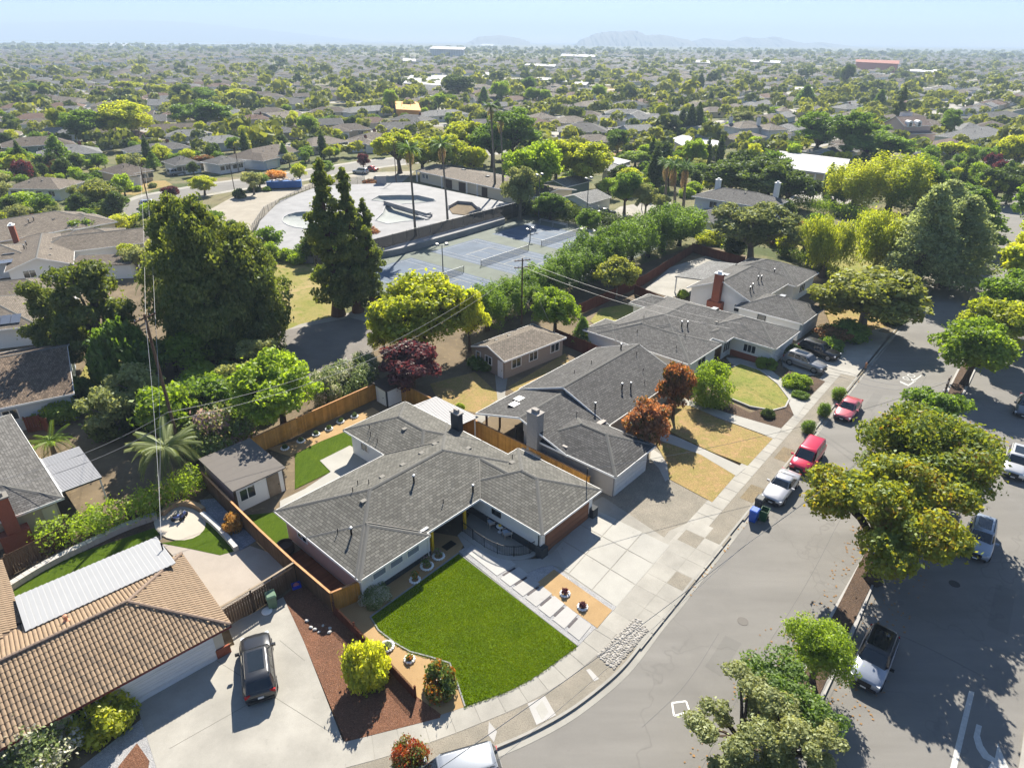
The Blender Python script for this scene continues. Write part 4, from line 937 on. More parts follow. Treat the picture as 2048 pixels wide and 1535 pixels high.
# side yards and back yards
flat('side_lawn', [(480, 1040), (570, 1030), (600, 1060), (560, 1100), (520, 1080)], .05, TURF, 0)
flat('back_lawn', [(590, 905), (690, 862), (760, 840), (800, 860), (760, 900), (640, 960), (590, 985)], .05, TURF, 0)
ft = flat('fence_bed', [(535, 905), (620, 880), (745, 820), (770, 835), (640, 890), (580, 920)], .07, DG, 0)
bp = flat('back_patio', [(640, 928), (700, 897), (740, 920), (735, 950), (650, 990), (560, 1040), (560, 1010), (610, 985), (662, 950)], .09, CONC_N, 0)
flat('back_yard_dry_grass', [(860, 770), (950, 745), (1010, 800), (960, 828), (880, 812)], .02, DRYGRASS, 0)
flat('back_yard_path', [(990, 750), (1015, 755), (1010, 790), (1020, 800), (960, 850), (945, 835), (995, 800)], .04, CONC_O, 0)
flat('back_yard_dry_grass', [(1015, 775), (1130, 705), (1140, 725), (1040, 790)], .02, DRYGRASS, 0)
flat('courtyard_lawn', [(1180, 640), (1200, 615), (1250, 605), (1290, 615), (1275, 640), (1215, 665)], .05, GREENY, 0)
flat('courtyard_paving', [(1290, 575), (1340, 530), (1430, 500), (1480, 520), (1400, 580), (1340, 590)], .05, CONC, 0)
# tile house yard
dl = flat('long_driveway', [(455, 1260), (500, 1240), (567, 1203), (608, 1291), (687, 1491), (740, 1480), (600, 1640), (330, 1600), (275, 1425), (428, 1322), (470, 1300)], .14, CONC, 0)
flat('red_mulch_bed', [(567, 1203), (600, 1175), (666, 1221), (827, 1393), (882, 1433), (880, 1440), (691, 1491), (608, 1291)], .15, MULCH, 0)
for a, b in [((560, 1290), (610, 1330)), ((430, 1330), (690, 1490)), ((340, 1510), (555, 1385))]:
    q = MB(); p0, p1 = P(*a), P(*b); d = p1 - p0; q.mesh(*slab(p0, d, math.atan2(d.y, d.x), .025, .135, .1435)); q.ob('expansion_joint', plain('joint', (.15, .14, .12), .9), dl)
yd = flat('paver_yard', [(325, 1100), (345, 1098), (480, 1110), (500, 1100), (590, 1130), (560, 1180), (450, 1240), (400, 1180)], .06, concrete('pavers', (.33, .29, .25), .15), 0)
flat('artificial_lawn', [(322, 1098), (370, 1090), (420, 1050), (445, 1065), (475, 1110), (440, 1120), (380, 1108)], .075, TURF, 0)
flat('round_patio', [(360 + 52 * math.cos(t * .35), 1058 + 34 * math.sin(t * .35)) for t in range(18)], .085, concrete('round_patio', (.40, .36, .30), .1), 0)
flat('stone_mulch_bed', [(400, 1010), (440, 1005), (520, 1085), (480, 1110), (450, 1070), (410, 1040)], .07, ground_mat('grey_stone_mulch', (.26, .28, .32), (.2, .22, .26), 1, (.4, .42, .46), 9, (.5, .65), fine=.3, fsc=14, bump=.9, bd=.05), 0)
flat('side_yard_turf', [(20, 1200), (130, 1130), (330, 1060), (330, 1075), (150, 1160), (30, 1240)], .05, TURF, 0)
wbed = flat('white_stone_bed', [(150, 1560), (285, 1450), (300, 1470), (355, 1540), (330, 1600), (150, 1650)], .13, PEBBLE, 0)
flat('brown_bed', [(240, 1545), (275, 1500), (300, 1535), (290, 1600), (200, 1600)], .14, MULCH, 0)
flat('left_yard_soil', [(100, 1140), (260, 1010), (400, 960), (430, 990), (330, 1060), (120, 1150)], .03, BARK_D, 0)
# median between the two roads, with kerbs and bark, lane markings
for (u0, u1) in ((-30, 3.5), (14, 60), (66, 110)):
    n = [ST(u0 - .8, -8.9), ST(u0, -8.15), ST(u1, -8.05), ST(u1 + .8, -8.9), ST(u1, -9.75), ST(u0, -9.75)]
    n = smooth(n + n[:1], 1)[:-1]
    sheet('median_kerb', [(p.x, p.y) for p in n], .15, CONC_W, z0=0)
    c_ = sum(n, Vector()) / len(n); m_ = [(ST(u0 + .1, -8.35)), ST(u1 - .1, -8.25), ST(u1 - .1, -9.5), ST(u0 + .1, -9.5)]
    sheet('median_bed', [(p.x, p.y) for p in m_], .19, BARK_D, z0=.1)
sheet('far_kerb', [(ST(-30, -19).x, ST(-30, -19).y), (ST(-1, -19).x, ST(-1, -19).y), (ST(2, -20).x, ST(2, -20).y), (ST(-30, -20).x, ST(-30, -20).y)], .15, CONC, z0=0)
def line_(name, f, u0, u1, v, w_, mat=LINEW, z=.0205):
    a, b, c, d = f(u0, v - w_ / 2), f(u1, v - w_ / 2), f(u1, v + w_ / 2), f(u0, v + w_ / 2); return sheet(name, [(p.x, p.y) for p in (a, b, c, d)], z, mat)
lw = [P(1938, 1366), P(1949, 1369), P(1908, 1545), P(1894, 1545)]
sheet('lane_line', [(p.x, p.y) for p in lw], .0205, LINEF)
# turn arrow made of cracked white thermoplastic
ar = MB(); aw = px_poly([(1953, 1432), (1964, 1436), (1960, 1455), (1966, 1475), (1978, 1492), (1990, 1500), (1996, 1470), (2018, 1521), (1973, 1524), (1983, 1508), (1966, 1500), (1953, 1480), (1947, 1458)], .0205)
ar.prism([(p.x, p.y) for p in aw], .0205, .0205).ob('turn_arrow', LINEF, kind='structure')
# sharrow: chevrons and bicycle on the frontage road
for pc_ in ((1817, 752), (1828, 742)):
    q = px_poly([(pc_[0] - 17, pc_[1] - 3), (pc_[0], pc_[1] + 4), (pc_[0] + 15, pc_[1] - 6), (pc_[0] + 15, pc_[1] - 3), (pc_[0], pc_[1] + 8), (pc_[0] - 17, pc_[1])], .0205); sheet('road_chevron', [(p.x, p.y) for p in q], .0205, LINEF)
bk = MB(); bc = P(1818, 741, .02)
for s_ in (-.75, .75):
    for k in range(10):
        a0, a1 = k * .628, (k + 1) * .628; pt = lambda a, r: (bc.x + .8 * s_ * .77 + r * math.cos(a), bc.y + .8 * s_ * .6 + r * math.sin(a), .0205); bk.face([pt(a0, .3), pt(a0, .45), pt(a1, .45), pt(a1, .3)])
bk.ob('bicycle_marking', LINEF, kind='structure')
rm = MB()
for a, b in (((1344, 1400), (1372, 1396)), ((1372, 1396), (1379, 1416)), ((1379, 1416), (1348, 1426)), ((1348, 1426), (1344, 1400))):
    p0, p1 = P(*a), P(*b); d = p1 - p0; rm.mesh(*slab(p0, d, math.atan2(d.y, d.x), .1, .02, .0215))
rm.ob('white_road_box_marking', LINEW, kind='structure')
# far streets
def far_road(pts, wd, mat=None, z=.016, side=True, zc=.010):
    L_ = [P(*p) for p in pts]
    if side: ribbon('pavement_strip', L_, -wd / 2 - 2.2, wd / 2 + 2.2, .0, zc, CONC)
    ribbon('side_street', L_, -wd / 2, wd / 2, .0, z, mat or ASPH)
far_road([(150, 480), (330, 405), (430, 385), (560, 365), (740, 333), (900, 312), (1010, 300)], 11)
far_road([(175, 300), (262, 300), (290, 290), (268, 252), (60, 246)], 9, z=.018, zc=.011)
far_road([(640, 287), (760, 258), (700, 252), (900, 252)], 9, z=.0165, zc=.0115)
far_road([(1100, 275), (1230, 249), (1330, 240)], 9, z=.0175, zc=.012)
far_road([(1800, 215), (1900, 195), (1975, 173), (2010, 160)], 10, z=.0185, zc=.0125)
far_road([(1640, 380), (1690, 362), (1700, 350)], 14, z=.019, side=False)
far_road([(1950, 330), (2060, 300)], 10, z=.0195, zc=.013)

lf = np.random.default_rng(3); lt = MB()
for (u0, u1, v0, v1, n_) in ((-12, 30, -8.0, -6.6, 240), (-12, 30, -12.5, -9.9, 300), (-10, 60, -.1, .35, 160), (-30, -8, -8.1, -5, 160)):
    for _ in range(n_):
        p = ST(lf.uniform(u0, u1), lf.uniform(v0, v1)); a = lf.uniform(0, 6.28); s_ = lf.uniform(.04, .1); lt.face([(p.x + s_ * math.cos(a + k), p.y + s_ * math.sin(a + k), .034 + .01 * (k > 2)) for k in (0, 1.4, 3.1, 4.6)])
lt.ob('leaf_litter', plain('dry_leaf', (.26, .15, .06), .9, var=.4, sc=8), kind='stuff', label='dry leaves blown along the kerbs and the median', cat='leaves')

def blades(name, poly, dens, z, label):
    xs = [p.x for p in poly]; ys = [p.y for p in poly]; gg = np.random.default_rng(8); n = int((max(xs) - min(xs)) * (max(ys) - min(ys)) * dens)
    X = gg.uniform(min(xs), max(xs), n); Y = gg.uniform(min(ys), max(ys), n); ins = np.zeros(n, bool)
    for a, b in zip(poly, poly[1:] + poly[:1]):
        c = ((a.y > Y) != (b.y > Y)) & (X < (b.x - a.x) * (Y - a.y) / ((b.y - a.y) or 1e-9) + a.x); ins ^= c
    X, Y = X[ins], Y[ins]; n = len(X); big = .5 + .5 * np.sin(X * 1.3 + np.sin(Y * .9) * 2) * np.cos(Y * 1.1 + X * .4)
    a = gg.uniform(0, 6.28, n); w_ = gg.uniform(.025, .05, n); h_ = gg.uniform(.03, .075, n); lx, ly = gg.normal(0, .03, n), gg.normal(0, .03, n)
    dx, dy = np.cos(a) * w_, np.sin(a) * w_; zz = np.full(n, z)
    v = np.stack([np.stack([X - dx, Y - dy, zz], 1), np.stack([X + dx, Y + dy, zz], 1), np.stack([X + dx * .4 + lx, Y + dy * .4 + ly, zz + h_], 1)], 1).reshape(-1, 3)
    m = bpy.data.meshes.new(name); m.vertices.add(n * 3); m.vertices.foreach_set('co', v.ravel()); m.loops.add(n * 3); m.loops.foreach_set('vertex_index', np.arange(n * 3, dtype=np.int32)); m.polygons.add(n); m.polygons.foreach_set('loop_start', np.arange(0, n * 3, 3, dtype=np.int32)); m.update()
    t = m.attributes.new('rnd', 'FLOAT', 'FACE'); t.data.foreach_set('value', np.clip(.65 * gg.random(n) + .35 * big, 0, 1).astype(np.float32)); m.materials.append(LF_LAWN)
    mk(name, m, kind='stuff', label=label, cat='grass')
blades('lawn_grass', px_poly(lawn_pts, .17), 420, .17, 'short bright green grass of the front lawn')

for u, v in ((-9, -3.8), (18, -4.6), (4, -14)):
    p = ST(u, v); o = MB().lathe([(.001, 0), (.36, 0), (.36, .012), (.001, .012)], (0, 0, 0), 20).ob('manhole_cover', plain('cast_iron', (.07, .065, .06), .6, .3), kind='structure'); o.location = (p.x, p.y, .014)
pt_ = asphalt('asphalt_patch', (.158, .152, .14))
for u, v, a, b in ((-14, -4.5, 3.2, 1.1), (27, -3.0, 4.5, 1.0), (1, -17.5, 5, 1.2)):
    q = [ST(u, v), ST(u + a, v + .05), ST(u + a * .98, v + b), ST(u + .05, v + b * .97)]; sheet('road_patch', [(p.x, p.y) for p in q], .0165, pt_)
sr = MB()
for pts in ([(-22, -6.2), (-12, -5.7), (-3, -6.0), (9, -5.5), (22, -5.9), (40, -5.6)], [(-20, -2.5), (-16, -3.2), (-11, -3.0)], [(12, -7.8), (12.6, -5), (12.2, -2), (12.7, .2)], [(-4, -10), (-3.4, -13), (-3.8, -17)]):
    L_ = smooth([ST(*p) for p in pts], 2)
    for a, b in zip(L_[:-1], L_[1:]): d = b - a; sr.mesh(*slab(a, d, math.atan2(d.y, d.x), .028, .0125, .0185))
sr.ob('crack_seal', plain('tar_seal', (.09, .088, .085), .6), kind='structure')
# ---------------------------------------------------------------- main house
h = House('grey_roof_house', 'large white ranch house with grey shingle hip roof behind the bright green lawn', HM, SH_MAIN, STUC)
h.block(0, 17.6, .33, 10.65, wall=False)
h.block(-.012, 6.14, -.02, 6.3, axis='v', wall=False, lift=-.012)
h.block(11.55, 18.9, -5.94, 2.95, axis='v', lift=.006, wall=False)
h.block(11.58, 17.42, -3, 9, axis='v', lift=-.02, wall=False)
h.block(10.35, 17.63, 6, 16.65, axis='v', lift=-.008, wall=False)
h.W.box(.5, 6.5, .55, 10.1, 0, 2.75); h.W.box(6.5, 12.2, 2.6, 10.1, 0, 2.75); h.W.box(12.0, 18.4, -5.44, 2.5, 0, 2.75); h.W.box(12.2, 17.1, 2.5, 10.1, 0, 2.75); h.W.box(10.85, 17.1, 10.1, 16.15, 0, 2.75)
h.build()
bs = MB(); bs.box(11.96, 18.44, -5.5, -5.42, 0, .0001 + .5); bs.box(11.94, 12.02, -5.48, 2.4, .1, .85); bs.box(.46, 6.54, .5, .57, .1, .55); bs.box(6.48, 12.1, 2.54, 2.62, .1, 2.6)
bs.ob('base_course', DKGREY, h.o)  # low base bands, plus one full-height charcoal sheet on the entry wall
for u in (11.75, 18.05): MB().box(u, u + .65, -5.85, -5.2, 0, 1.0).ob('pier', DKGREY, h.o)
MB().box(.485, .50, 1.2, 10.0, .1, 2.7).ob('pink_wall', PINK, h.o)  # thin pink sheet over the white left wall
h.garage(GDOOR_BR, 15.2, -5.46, 5.2, 2.15, '-v')
for u in (1.9, 3.4, 4.9): h.win(u, .53, 1.35, 1.1, .75, '-v', 1, glassm=GLASSB)
h.win(11.98, -1.0, 1.5, .8, .8, '-u', 1, BLACK); h.panel('front_door', BLACK, 9.2, 2.56, .15, 1.0, 2.1, '-v', handle=True); h.win(7.6, 2.56, .9, 1.3, 1.3, '-v', 2, BLACK); h.win(10.9, 2.56, .9, 1.1, 1.3, '-v', 2, BLACK)
h.win(.47, 7.8, 1.2, 1.2, 1.0, '-u', 2); h.win(10.83, 14.2, 1.2, 1.0, .9, '-u', 2)
for u in (6.95, 10.3): MB().box(u - .09, u + .09, .72, .9, .15, 2.5).ob('porch_post', YELLOW, h.o)
for u, v, k in ((8.3, 4.2, 'tall'), (11.55, 1.1, 'tall'), (1.9, 3.4, 'tall'), (8.9, 1.6, 'pipe'), (1.5, 4.5, 'pipe'), (4.4, 6.6, 'pipe'), (5.4, 7.4, 'pipe'), (5.8, 6.5, 'pipe'), (17.0, 1.9, 'pipe'), (11.2, 13.6, 'pipe'), (11.0, 12.4, 'pipe'), (11.7, 14.4, 'pipe'), (4.2, 5.0, 'box'), (13.2, 11.3, 'box'), (14.9, 5.0, 'box'), (13.2, 7.3, 'box'), (7.0, 6.4, 'box'), (9.2, 6.6, 'box'), (11.4, 6.9, 'box'), (16.2, 1.2, 'box')): h.vent(u, v, k)
h.chimney(17.35, 9.0, .55, 1.0, 4.4, DKGREY, BLOCKG)
mst = MB().tube((18.5, -4.7, 2.6), (18.5, -4.7, 4.3), .04).ob('service_mast', BLACK, h.o)
pcv = mk('rear_patio_cover', None, h.o); b = MB().mesh([(0, 0, .02), (3.0, 0, -.18), (3.0, .17, -.18), (0, .17, .02), (0, 0, -.03), (3.0, 0, -.23), (3.0, .17, -.23), (0, .17, -.03)], [(0, 1, 2, 3), (7, 6, 5, 4), (0, 4, 5, 1), (1, 5, 6, 2), (2, 6, 7, 3)]).me('panel', plain('cover_panel', (.29, .29, .30), .6, var=.05))
for i in range(26): mk('panel', b, pcv, (17.7, 9.6 + i * .232, 2.5))
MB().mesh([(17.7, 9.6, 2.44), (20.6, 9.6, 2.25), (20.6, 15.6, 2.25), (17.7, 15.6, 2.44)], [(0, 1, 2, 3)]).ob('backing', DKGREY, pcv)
for v in (9.8, 15.4): MB().box(20.4, 20.5, v, v + .1, 0, 2.25).ob('post', WHITE, h.o)
for u, v in ((11.93, -5.3), (18.5, -5.3), (.42, .5), (6.3, .5)): MB().tube((u, v, .1), (u, v, 2.5), .04, n=6).ob('downspout', BLACK if u > 10 else WHITE, h.o)
for a, b in (((6.14, .33, 2.64), (3.1, 3.4, 3.70)), ((11.55, .33, 2.64), (14.1, 2.9, 3.53)), ((10.35, 10.65, 2.64), (13.7, 7.3, 3.81))): MB().tube(a, b, .045, n=4).ob('valley_flashing', CAPL, h.o)
# curved railing round the patio
rl = thing('patio_railing', 'curved black metal railing round the front patio', 'railing', P(1010, 1108, .2))
rp = smooth([P(*p, .2) for p in ((925, 1064), (952, 1084), (978, 1101), (1010, 1113), (1047, 1112), (1072, 1100))], 2)
rl.location = rp[0]; rr = [p - rp[0] for p in rp]; top = MB(); top.poly_tube([p + Vector((0, 0, .95)) for p in rr], .032); top.poly_tube([p + Vector((0, 0, .12)) for p in rr], .015); top.ob('rail', BLACK, rl)
bal = MB().tube((0, 0, .1), (0, 0, .95), .014, n=4).me('baluster', BLACK); pst = MB().tube((0, 0, 0), (0, 0, 1.02), .03, n=5).me('post', BLACK)
def along(pts, step):
    out = []; acc = 0
    for a, b in zip(pts[:-1], pts[1:]):
        l = (b - a).length; s = step - acc if acc else 0
        while s < l: out.append(a.lerp(b, s / l)); s += step
        acc = (l - (s - step)) % step
    return out
for i, p in enumerate(along(rr, .13)): mk('baluster', bal, rl, p)
for p in along(rr, 1.25): mk('post', pst, rl, p)
ribbon('patio_edge', rp, -.35, .1, .1, .21, CONC_N)
# deck and tub beside the pink wall
dk = thing('side_deck', 'reddish wooden deck between the old fence and the pink wall', 'deck', HM(-1.35, 1.9, .0), R(48))
dm = MB().box(0, 1.75, 0, .135, .15, .19).me('board', DECKW)
for i in range(42): mk('board', dm, dk, (0, i * .148, 0))
ht = thing('rain_barrel', 'dark brown round wooden tub at the deck end by the pink wall', 'tub', HM(-.6, 8.6, .1)); MB().lathe([(.55, 0), (.62, .5), (.6, .95), (.55, .95), (.52, .7), (.01, .68)], n=16).ob('staves', DKBR, ht)
MB().lathe([(.61, .2), (.64, .25), (.64, .3), (.61, .35)], n=16).ob('hoop', BLACK, ht)
# sheds
def shed(name, label, f, u0, u1, v0, v1, ze0, ze1, roof, wall, trim, door=None, win=None, cat='shed', strips=False):
    o = thing(name, label, cat, f.o, R(f.a)); w_ = MB()
    V = [(u0, v0, 0), (u1, v0, 0), (u1, v1, 0), (u0, v1, 0), (u0, v0, ze0), (u1, v0, ze0), (u1, v1, ze1), (u0, v1, ze1)]
    w_.mesh(V, [(4, 5, 6, 7), (0, 1, 5, 4), (1, 2, 6, 5), (2, 3, 7, 6), (3, 0, 4, 7)]).ob('wall', wall, o)
    e = .25; zz = lambda v: ze0 + (ze1 - ze0) * (v - v0) / (v1 - v0); r_ = MB(); q = [(u0 - e, v0 - e), (u1 + e, v0 - e), (u1 + e, v1 + e), (u0 - e, v1 + e)]
    V = [(a, b, zz(b) + .02) for a, b in q] + [(a, b, zz(b) + .12) for a, b in q]; r_.mesh(V, [(3, 2, 1, 0), (4, 5, 6, 7), (0, 1, 5, 4), (1, 2, 6, 5), (2, 3, 7, 6), (3, 0, 4, 7)]); r_.ob('roof', roof, o)
    t = MB()
    for a, b in ((u0, v0), (u1, v0)): t.box(a - .06 * (1 if a == u0 else -1) - .06, a + .06, b - .03, b + .06, 0, ze0 - .02)
    t.ob('corner_trim', trim, o)
    return o
SF = Frame(P(479, 1033), 47)
so = shed('garden_shed', 'pink stucco garden shed with flat taupe roof beside the small turf strip', SF, 0, 4.1, 0, 5.5, 2.25, 2.5, ROLLR, STUC, DKBR)
MB().box(-.012, -.001, .1, 5.4, .05, 2.25).ob('pink_wall', PINK, so)  # same pink sheet over one side of the white shed
class _S: pass
hs = House.__new__(House); hs.o = so; hs.win(.95, -.02, .95, 1.3, 1.0, '-v', 2, WHITE); hs.panel('door', GREYWOOD, 3.2, -.02, .05, 1.05, 2.0, '-v', handle=True)
WF = Frame(P(776, 818), 47)
ws = shed('storage_shed', 'small white storage shed in the fence corner behind the main house', WF, 0, 2.4, 0, 1.9, 1.95, 2.1, DKBR, STUC, DKGREY); hs.o = ws; hs.panel('door', WHITE, -.01, .95, .05, .9, 1.8, '-u', handle=True)
# fences of the main house
board_fence('tall new orange cedar fence behind the main house back lawn', [P(505, 883, 1.85), P(752, 770, 1.85), P(818, 776, 1.85)], 1.85, ORANGE, CAPW, bw=.15)
board_fence('tall new orange cedar fence between the main house and the charcoal-roofed neighbour', [P(819, 777.5, 1.85), P(930, 832, 1.85), P(1050, 889, 1.85), P(1178, 950, 1.85)], 1.85, ORANGE, CAPW, bw=.15)
board_fence('weathered grey-brown fence with pale cap between the pink deck and the tile-roofed house yard', [P(402, 953, 1.8), P(450, 1000, 1.8), P(519, 1067, 1.8), P(587, 1129, 1.8), P(661, 1191, 1.8)], 1.8, OLDWOOD, CAPW, bw=.16)
board_fence('orange cedar side gate closing the deck at the front corner of the main house', [P(661, 1191, 1.8), P(717, 1167, 1.8)], 1.8, ORANGE, CAPW, bw=.15, name='side_gate', cat='gate')
board_fence('low reddish front fence with lattice top between sand bed and red mulch', [P(664, 1212, 1.1), P(705, 1250, 1.15), P(760, 1305, 1.15), P(827, 1376, 1.15)], 1.15, REDFENCE, None, bw=.17, lattice=.28)
board_fence('dark brown fence with lattice top across the tile-roofed house driveway', [P(430, 1230, 1.95), P(500, 1187, 1.95), P(543, 1160, 1.95), P(587, 1132, 1.95)], 1.95, OLDWOOD, GREYWOOD, bw=.17, lattice=.32, post=BLACK)
board_fence('brown board fence in front of the brick chimney house at the left edge', [P(-60, 1180, 1.8), P(10, 1125, 1.8), P(95, 1082, 1.8), P(130, 1062, 1.8)], 1.8, OLDWOOD, None, bw=.17)
board_fence('dark red fence behind the grey outbuilding', [P(1110, 655, 1.8), P(1200, 690, 1.8)], 1.8, REDFENCE, None, bw=.2)
board_fence('dark red slatted fence round the courtyard with the bright round tree', [P(1160, 605, 1.7), P(1290, 545, 1.7), P(1390, 480, 1.7)], 1.7, REDFENCE, None, bw=.2)
board_fence('dark red fence between the courtyard lawn and the paved patio', [P(1270, 565, 1.5), P(1330, 590, 1.5)], 1.5, REDFENCE, None, bw=.2)
board_fence('red-brown fence under the olive tree behind the last street house', [P(1385, 480, 1.7), P(1450, 497, 1.7), P(1490, 506, 1.7)], 1.7, REDFENCE, None, bw=.25)
board_fence('short brown fence at the left yard behind the patio cover', [P(45, 850, 1.7), P(75, 845, 1.7), P(90, 852, 1.7)], 1.7, REDFENCE, None, bw=.2)
board_fence('low brown side fence with white rail beside the neighbour garage', [P(1111, 895, 1.7), P(1160, 918, 1.7), P(1200, 938, 1.7)], 1.7, REDFENCE, WHITE, bw=.2)

# ---------------------------------------------------------------- neighbour with charcoal roof
F2 = Frame((8.33, 43.94), 49); h = House('charcoal_roof_house', 'long charcoal-roofed house with grey block chimney next to the main house', F2, SH_H2, GREYW)
h.block(.2, 6.8, 4.9, 15.75, pitch=.30, e0='gable', e1='gable', caps=True, wall=False)
h.block(6.7, 20.4, 5.0, 15.9, pitch=.385, e0='gable', e1='gable', wall=True, lift=.0)
h.block(.28, 6.66, 0, 9.0, axis='v', pitch=.42, lift=.004)
h.W.box(.75, 6.9, 5.4, 10.2, 0, 2.9); h.W.mesh([(.76, 5.4, 2.6), (.76, 10.3, 2.6), (.76, 10.3, 4.0)], [(0, 2, 1)])
h.build(); h.garage(GDOOR_W, 3.5, .46, 4.9, 2.15, '-v')
h.chimney(.35, 8.6, .85, 1.2, 5.3, BLOCKG, BLOCKG, base=(1.0, 2.2, 1.5))
for u, v, k in ((12.2, 7.2, 'tall'), (13.2, 6.8, 'tall'), (16.8, 7.6, 'pipe'), (7.3, 7.0, 'tall'), (5.2, 7.6, 'pipe'), (18.5, 9.5, 'pipe'), (15.4, 6.5, 'pipe'), (18.7, 11.6, 'tall'), (11, 12.2, 'pipe'), (14, 12.2, 'pipe'), (4, 13.6, 'sky'), (2.6, 13.0, 'sky')): h.vent(u, v, k)
for u, v in ((1.1, 15.2), (3.0, 15.2), (1.1, 11.5)): MB().box(u - .08, u + .08, v - .08, v + .08, 0, 2.55).ob('post', DKBR, h.o)
h.win(18.0, 5.47, 1.0, 1.6, 1.1, '-v', 2); h.win(11.5, 5.47, 1.0, 1.6, 1.1, '-v', 2)
F2b = Frame((-.86, 66.48), 43); h = House('grey_outbuilding', 'small taupe-walled outbuilding with white door under the power line shadow', F2b, SH_TAN, TAUPE, cat='outbuilding')
h.block(-.2, 9.9, -.2, 5.6, ze=2.4, pitch=.33, e0='gable', e1='hip', over=.3, caps=False).build()
h.panel('door', WHITE, .07, .75, .05, .85, 2.0, '-u', handle=True); h.win(1.9, .08, 1.0, 1.4, 1.0, '-v', 2); h.win(4.6, .08, 1.0, 1.3, 1.0, '-v', 2); h.win(8.2, .08, 1.0, 1.4, 1.0, '-v', 2); h.win(.07, 2.8, 1.0, 1.1, .9, '-u', 2); h.win(.07, 4.6, 1.0, .7, .9, '-u', 1)
for u in (2.2, 4.2): h.vent(u, 3.8, 'box')
# ---------------------------------------------------------------- third and fourth street houses
F3 = Frame((30.71, 69.92), 48); h = House('slate_roof_house', 'white house with slate hip roofs behind the two parked SUVs', F3, SH_H3, STUC)
h.block(-9.6, 6.9, 6.9, 18.5, pitch=.34); h.block(-.4, 7.06, 0, 9.4, axis='v', pitch=.38, lift=.005); h.block(-10.86, -3.14, 5.3, 17.9, axis='v', pitch=.34, lift=-.01)
h.block(-2.4, 1.0, 5.2, 8.6, axis='v', pitch=.34, lift=.012); h.block(1.0, 6.0, 17, 21, axis='v', lift=-.02, pitch=.3); h.block(-10.9, -6.0, 15, 19.9, axis='v', lift=.01, pitch=.3).build()
h.win(.08, 3.2, 1.1, 1.5, .9, '-u', 3); h.win(-.6, 5.68, .8, 2.2, 1.2, '-v', 4); h.win(-7.0, 5.78, .9, 1.8, 1.1, '-v', 2); h.win(-10.38, 12.5, 1, 1.2, 1, '-u', 2); h.panel('front_door', DKBR, -2.85, 5.9, .1, .95, 2.0, '+u')
MB().box(.07, .13, .4, 5.5, 0, .8).ob('brick_base', BRICK_R, h.o); h.garage(GDOOR_W, 3.4, .48, 4.9, 2.1, '-v')
for u, v, k in ((-4.2, 10.2, 'tall'), (-3.5, 9.8, 'tall'), (-6.6, 8.4, 'pipe'), (-9.2, 8.0, 'pipe'), (-8.6, 13.6, 'pipe'), (-5.3, 14.8, 'pipe'), (4.0, 9.6, 'pipe'), (4.7, 10.4, 'sky'), (1.4, 8.4, 'box')): h.vent(u, v, k)
F4 = Frame((36.56, 77.33), 48); h = House('brick_chimney_house', 'grey-roofed house with white gable and red brick chimney, last of the street row', F4, SH_H3, STUC)
h.block(.1, 7.85, 0, 9.2, axis='v', pitch=.4); h.block(1.6, 16, 7.2, 17.2, ze=3.0, pitch=.42, e0='gable', e1='hip'); h.block(13, 22, 5.9, 17, ze=2.9, axis='v', pitch=.38, lift=.006).build()
h.block(2.0, 6, 16.6, 18, ze=2.8, pitch=.1, wall=False, caps=False)
pc = MB(); pc.mesh([(6, 16.9, 3.1), (17, 16.9, 3.1), (17, 21.6, 2.6), (6, 21.6, 2.6)] + [(6, 16.9, 2.95), (17, 16.9, 2.95), (17, 21.6, 2.45), (6, 21.6, 2.45)], [(0, 1, 2, 3), (7, 6, 5, 4), (0, 4, 5, 1), (1, 5, 6, 2), (2, 6, 7, 3), (3, 7, 4, 0)]); pc.ob('patio_roof', SH_LG, h.o)
for v in (17.5, 21.3): MB().box(6.1, 6.25, v, v + .15, 0, 2.6).ob('post', WHITE, h.o)
h.chimney(1.55, 12.6, .7, 1.1, 6.0, BRICK_R, WHITE, base=(1.0, 2.1, 2.1)); h.win(2.08, 9.3, 1.2, 1.5, 1.0, '-u', 2); h.win(.58, 5.5, 1.2, 1.0, 1.0, '-u', 1, BLACK); h.garage(GDOOR_W, 4.0, .48, 4.9, 2.1, '-v'); h.win(17, 6.38, 1, 2, 1.1, '-v', 3)
for u, v, k in ((5.2, 9.2, 'tall'), (8.2, 9.8, 'tall'), (8.9, 9.6, 'tall'), (4.0, 9.0, 'tall'), (10.2, 10.6, 'pipe'), (6.0, 13.6, 'sky'), (4.8, 4.8, 'sky'), (14.5, 10, 'tall')): h.vent(u, v, k)

# ---------------------------------------------------------------- tile-roofed house, bottom left
FT = Frame((-16.89, 28.64), 43); h = House('tile_roof_house', 'brown clay-tiled house with long white garage door, bottom left corner', FT, plain('tile_underlay', (.10, .07, .05), .9), CREAM, trim=MAROON, cap=TILEC)
pt = .38
h.block(-24, 0, 0, 8.4, pitch=pt, lift=-.05, caps=False); h.block(-17, -9.2, 4.2, 16, pitch=pt, axis='v', lift=-.06, caps=False).build()
h.garage(GDOOR_W, -3.6, .46, 4.9, 2.1, '-v', 5); MB().box(-1.1, -.25, .38, .5, 0, .8).ob('stone_base', BRICK_R, h.o)
tm = []
for q in range(2):
    b = MB(); n = 5; Lt, Wt = .42, .213
    for j in range(n + 1):
        a = math.pi * j / n; x = -Wt / 2 * math.cos(a); z = .06 * math.sin(a) + .01
        b.v += [(x, 0, z + .025), (x * .86, Lt, z)]
    b.f = [(2 * j, 2 * j + 2, 2 * j + 3, 2 * j + 1) for j in range(n)] + [tuple(2 * j for j in range(n, -1, -1))]
    tm.append(b.me('tile', TILE if q == 0 else plain('clay_tile_dark', (.19, .14, .095), .8, var=.3, sc=2)))
cs = math.cos(math.atan(pt)); ns = 0; rest = MB(); slope_a = math.atan(pt)
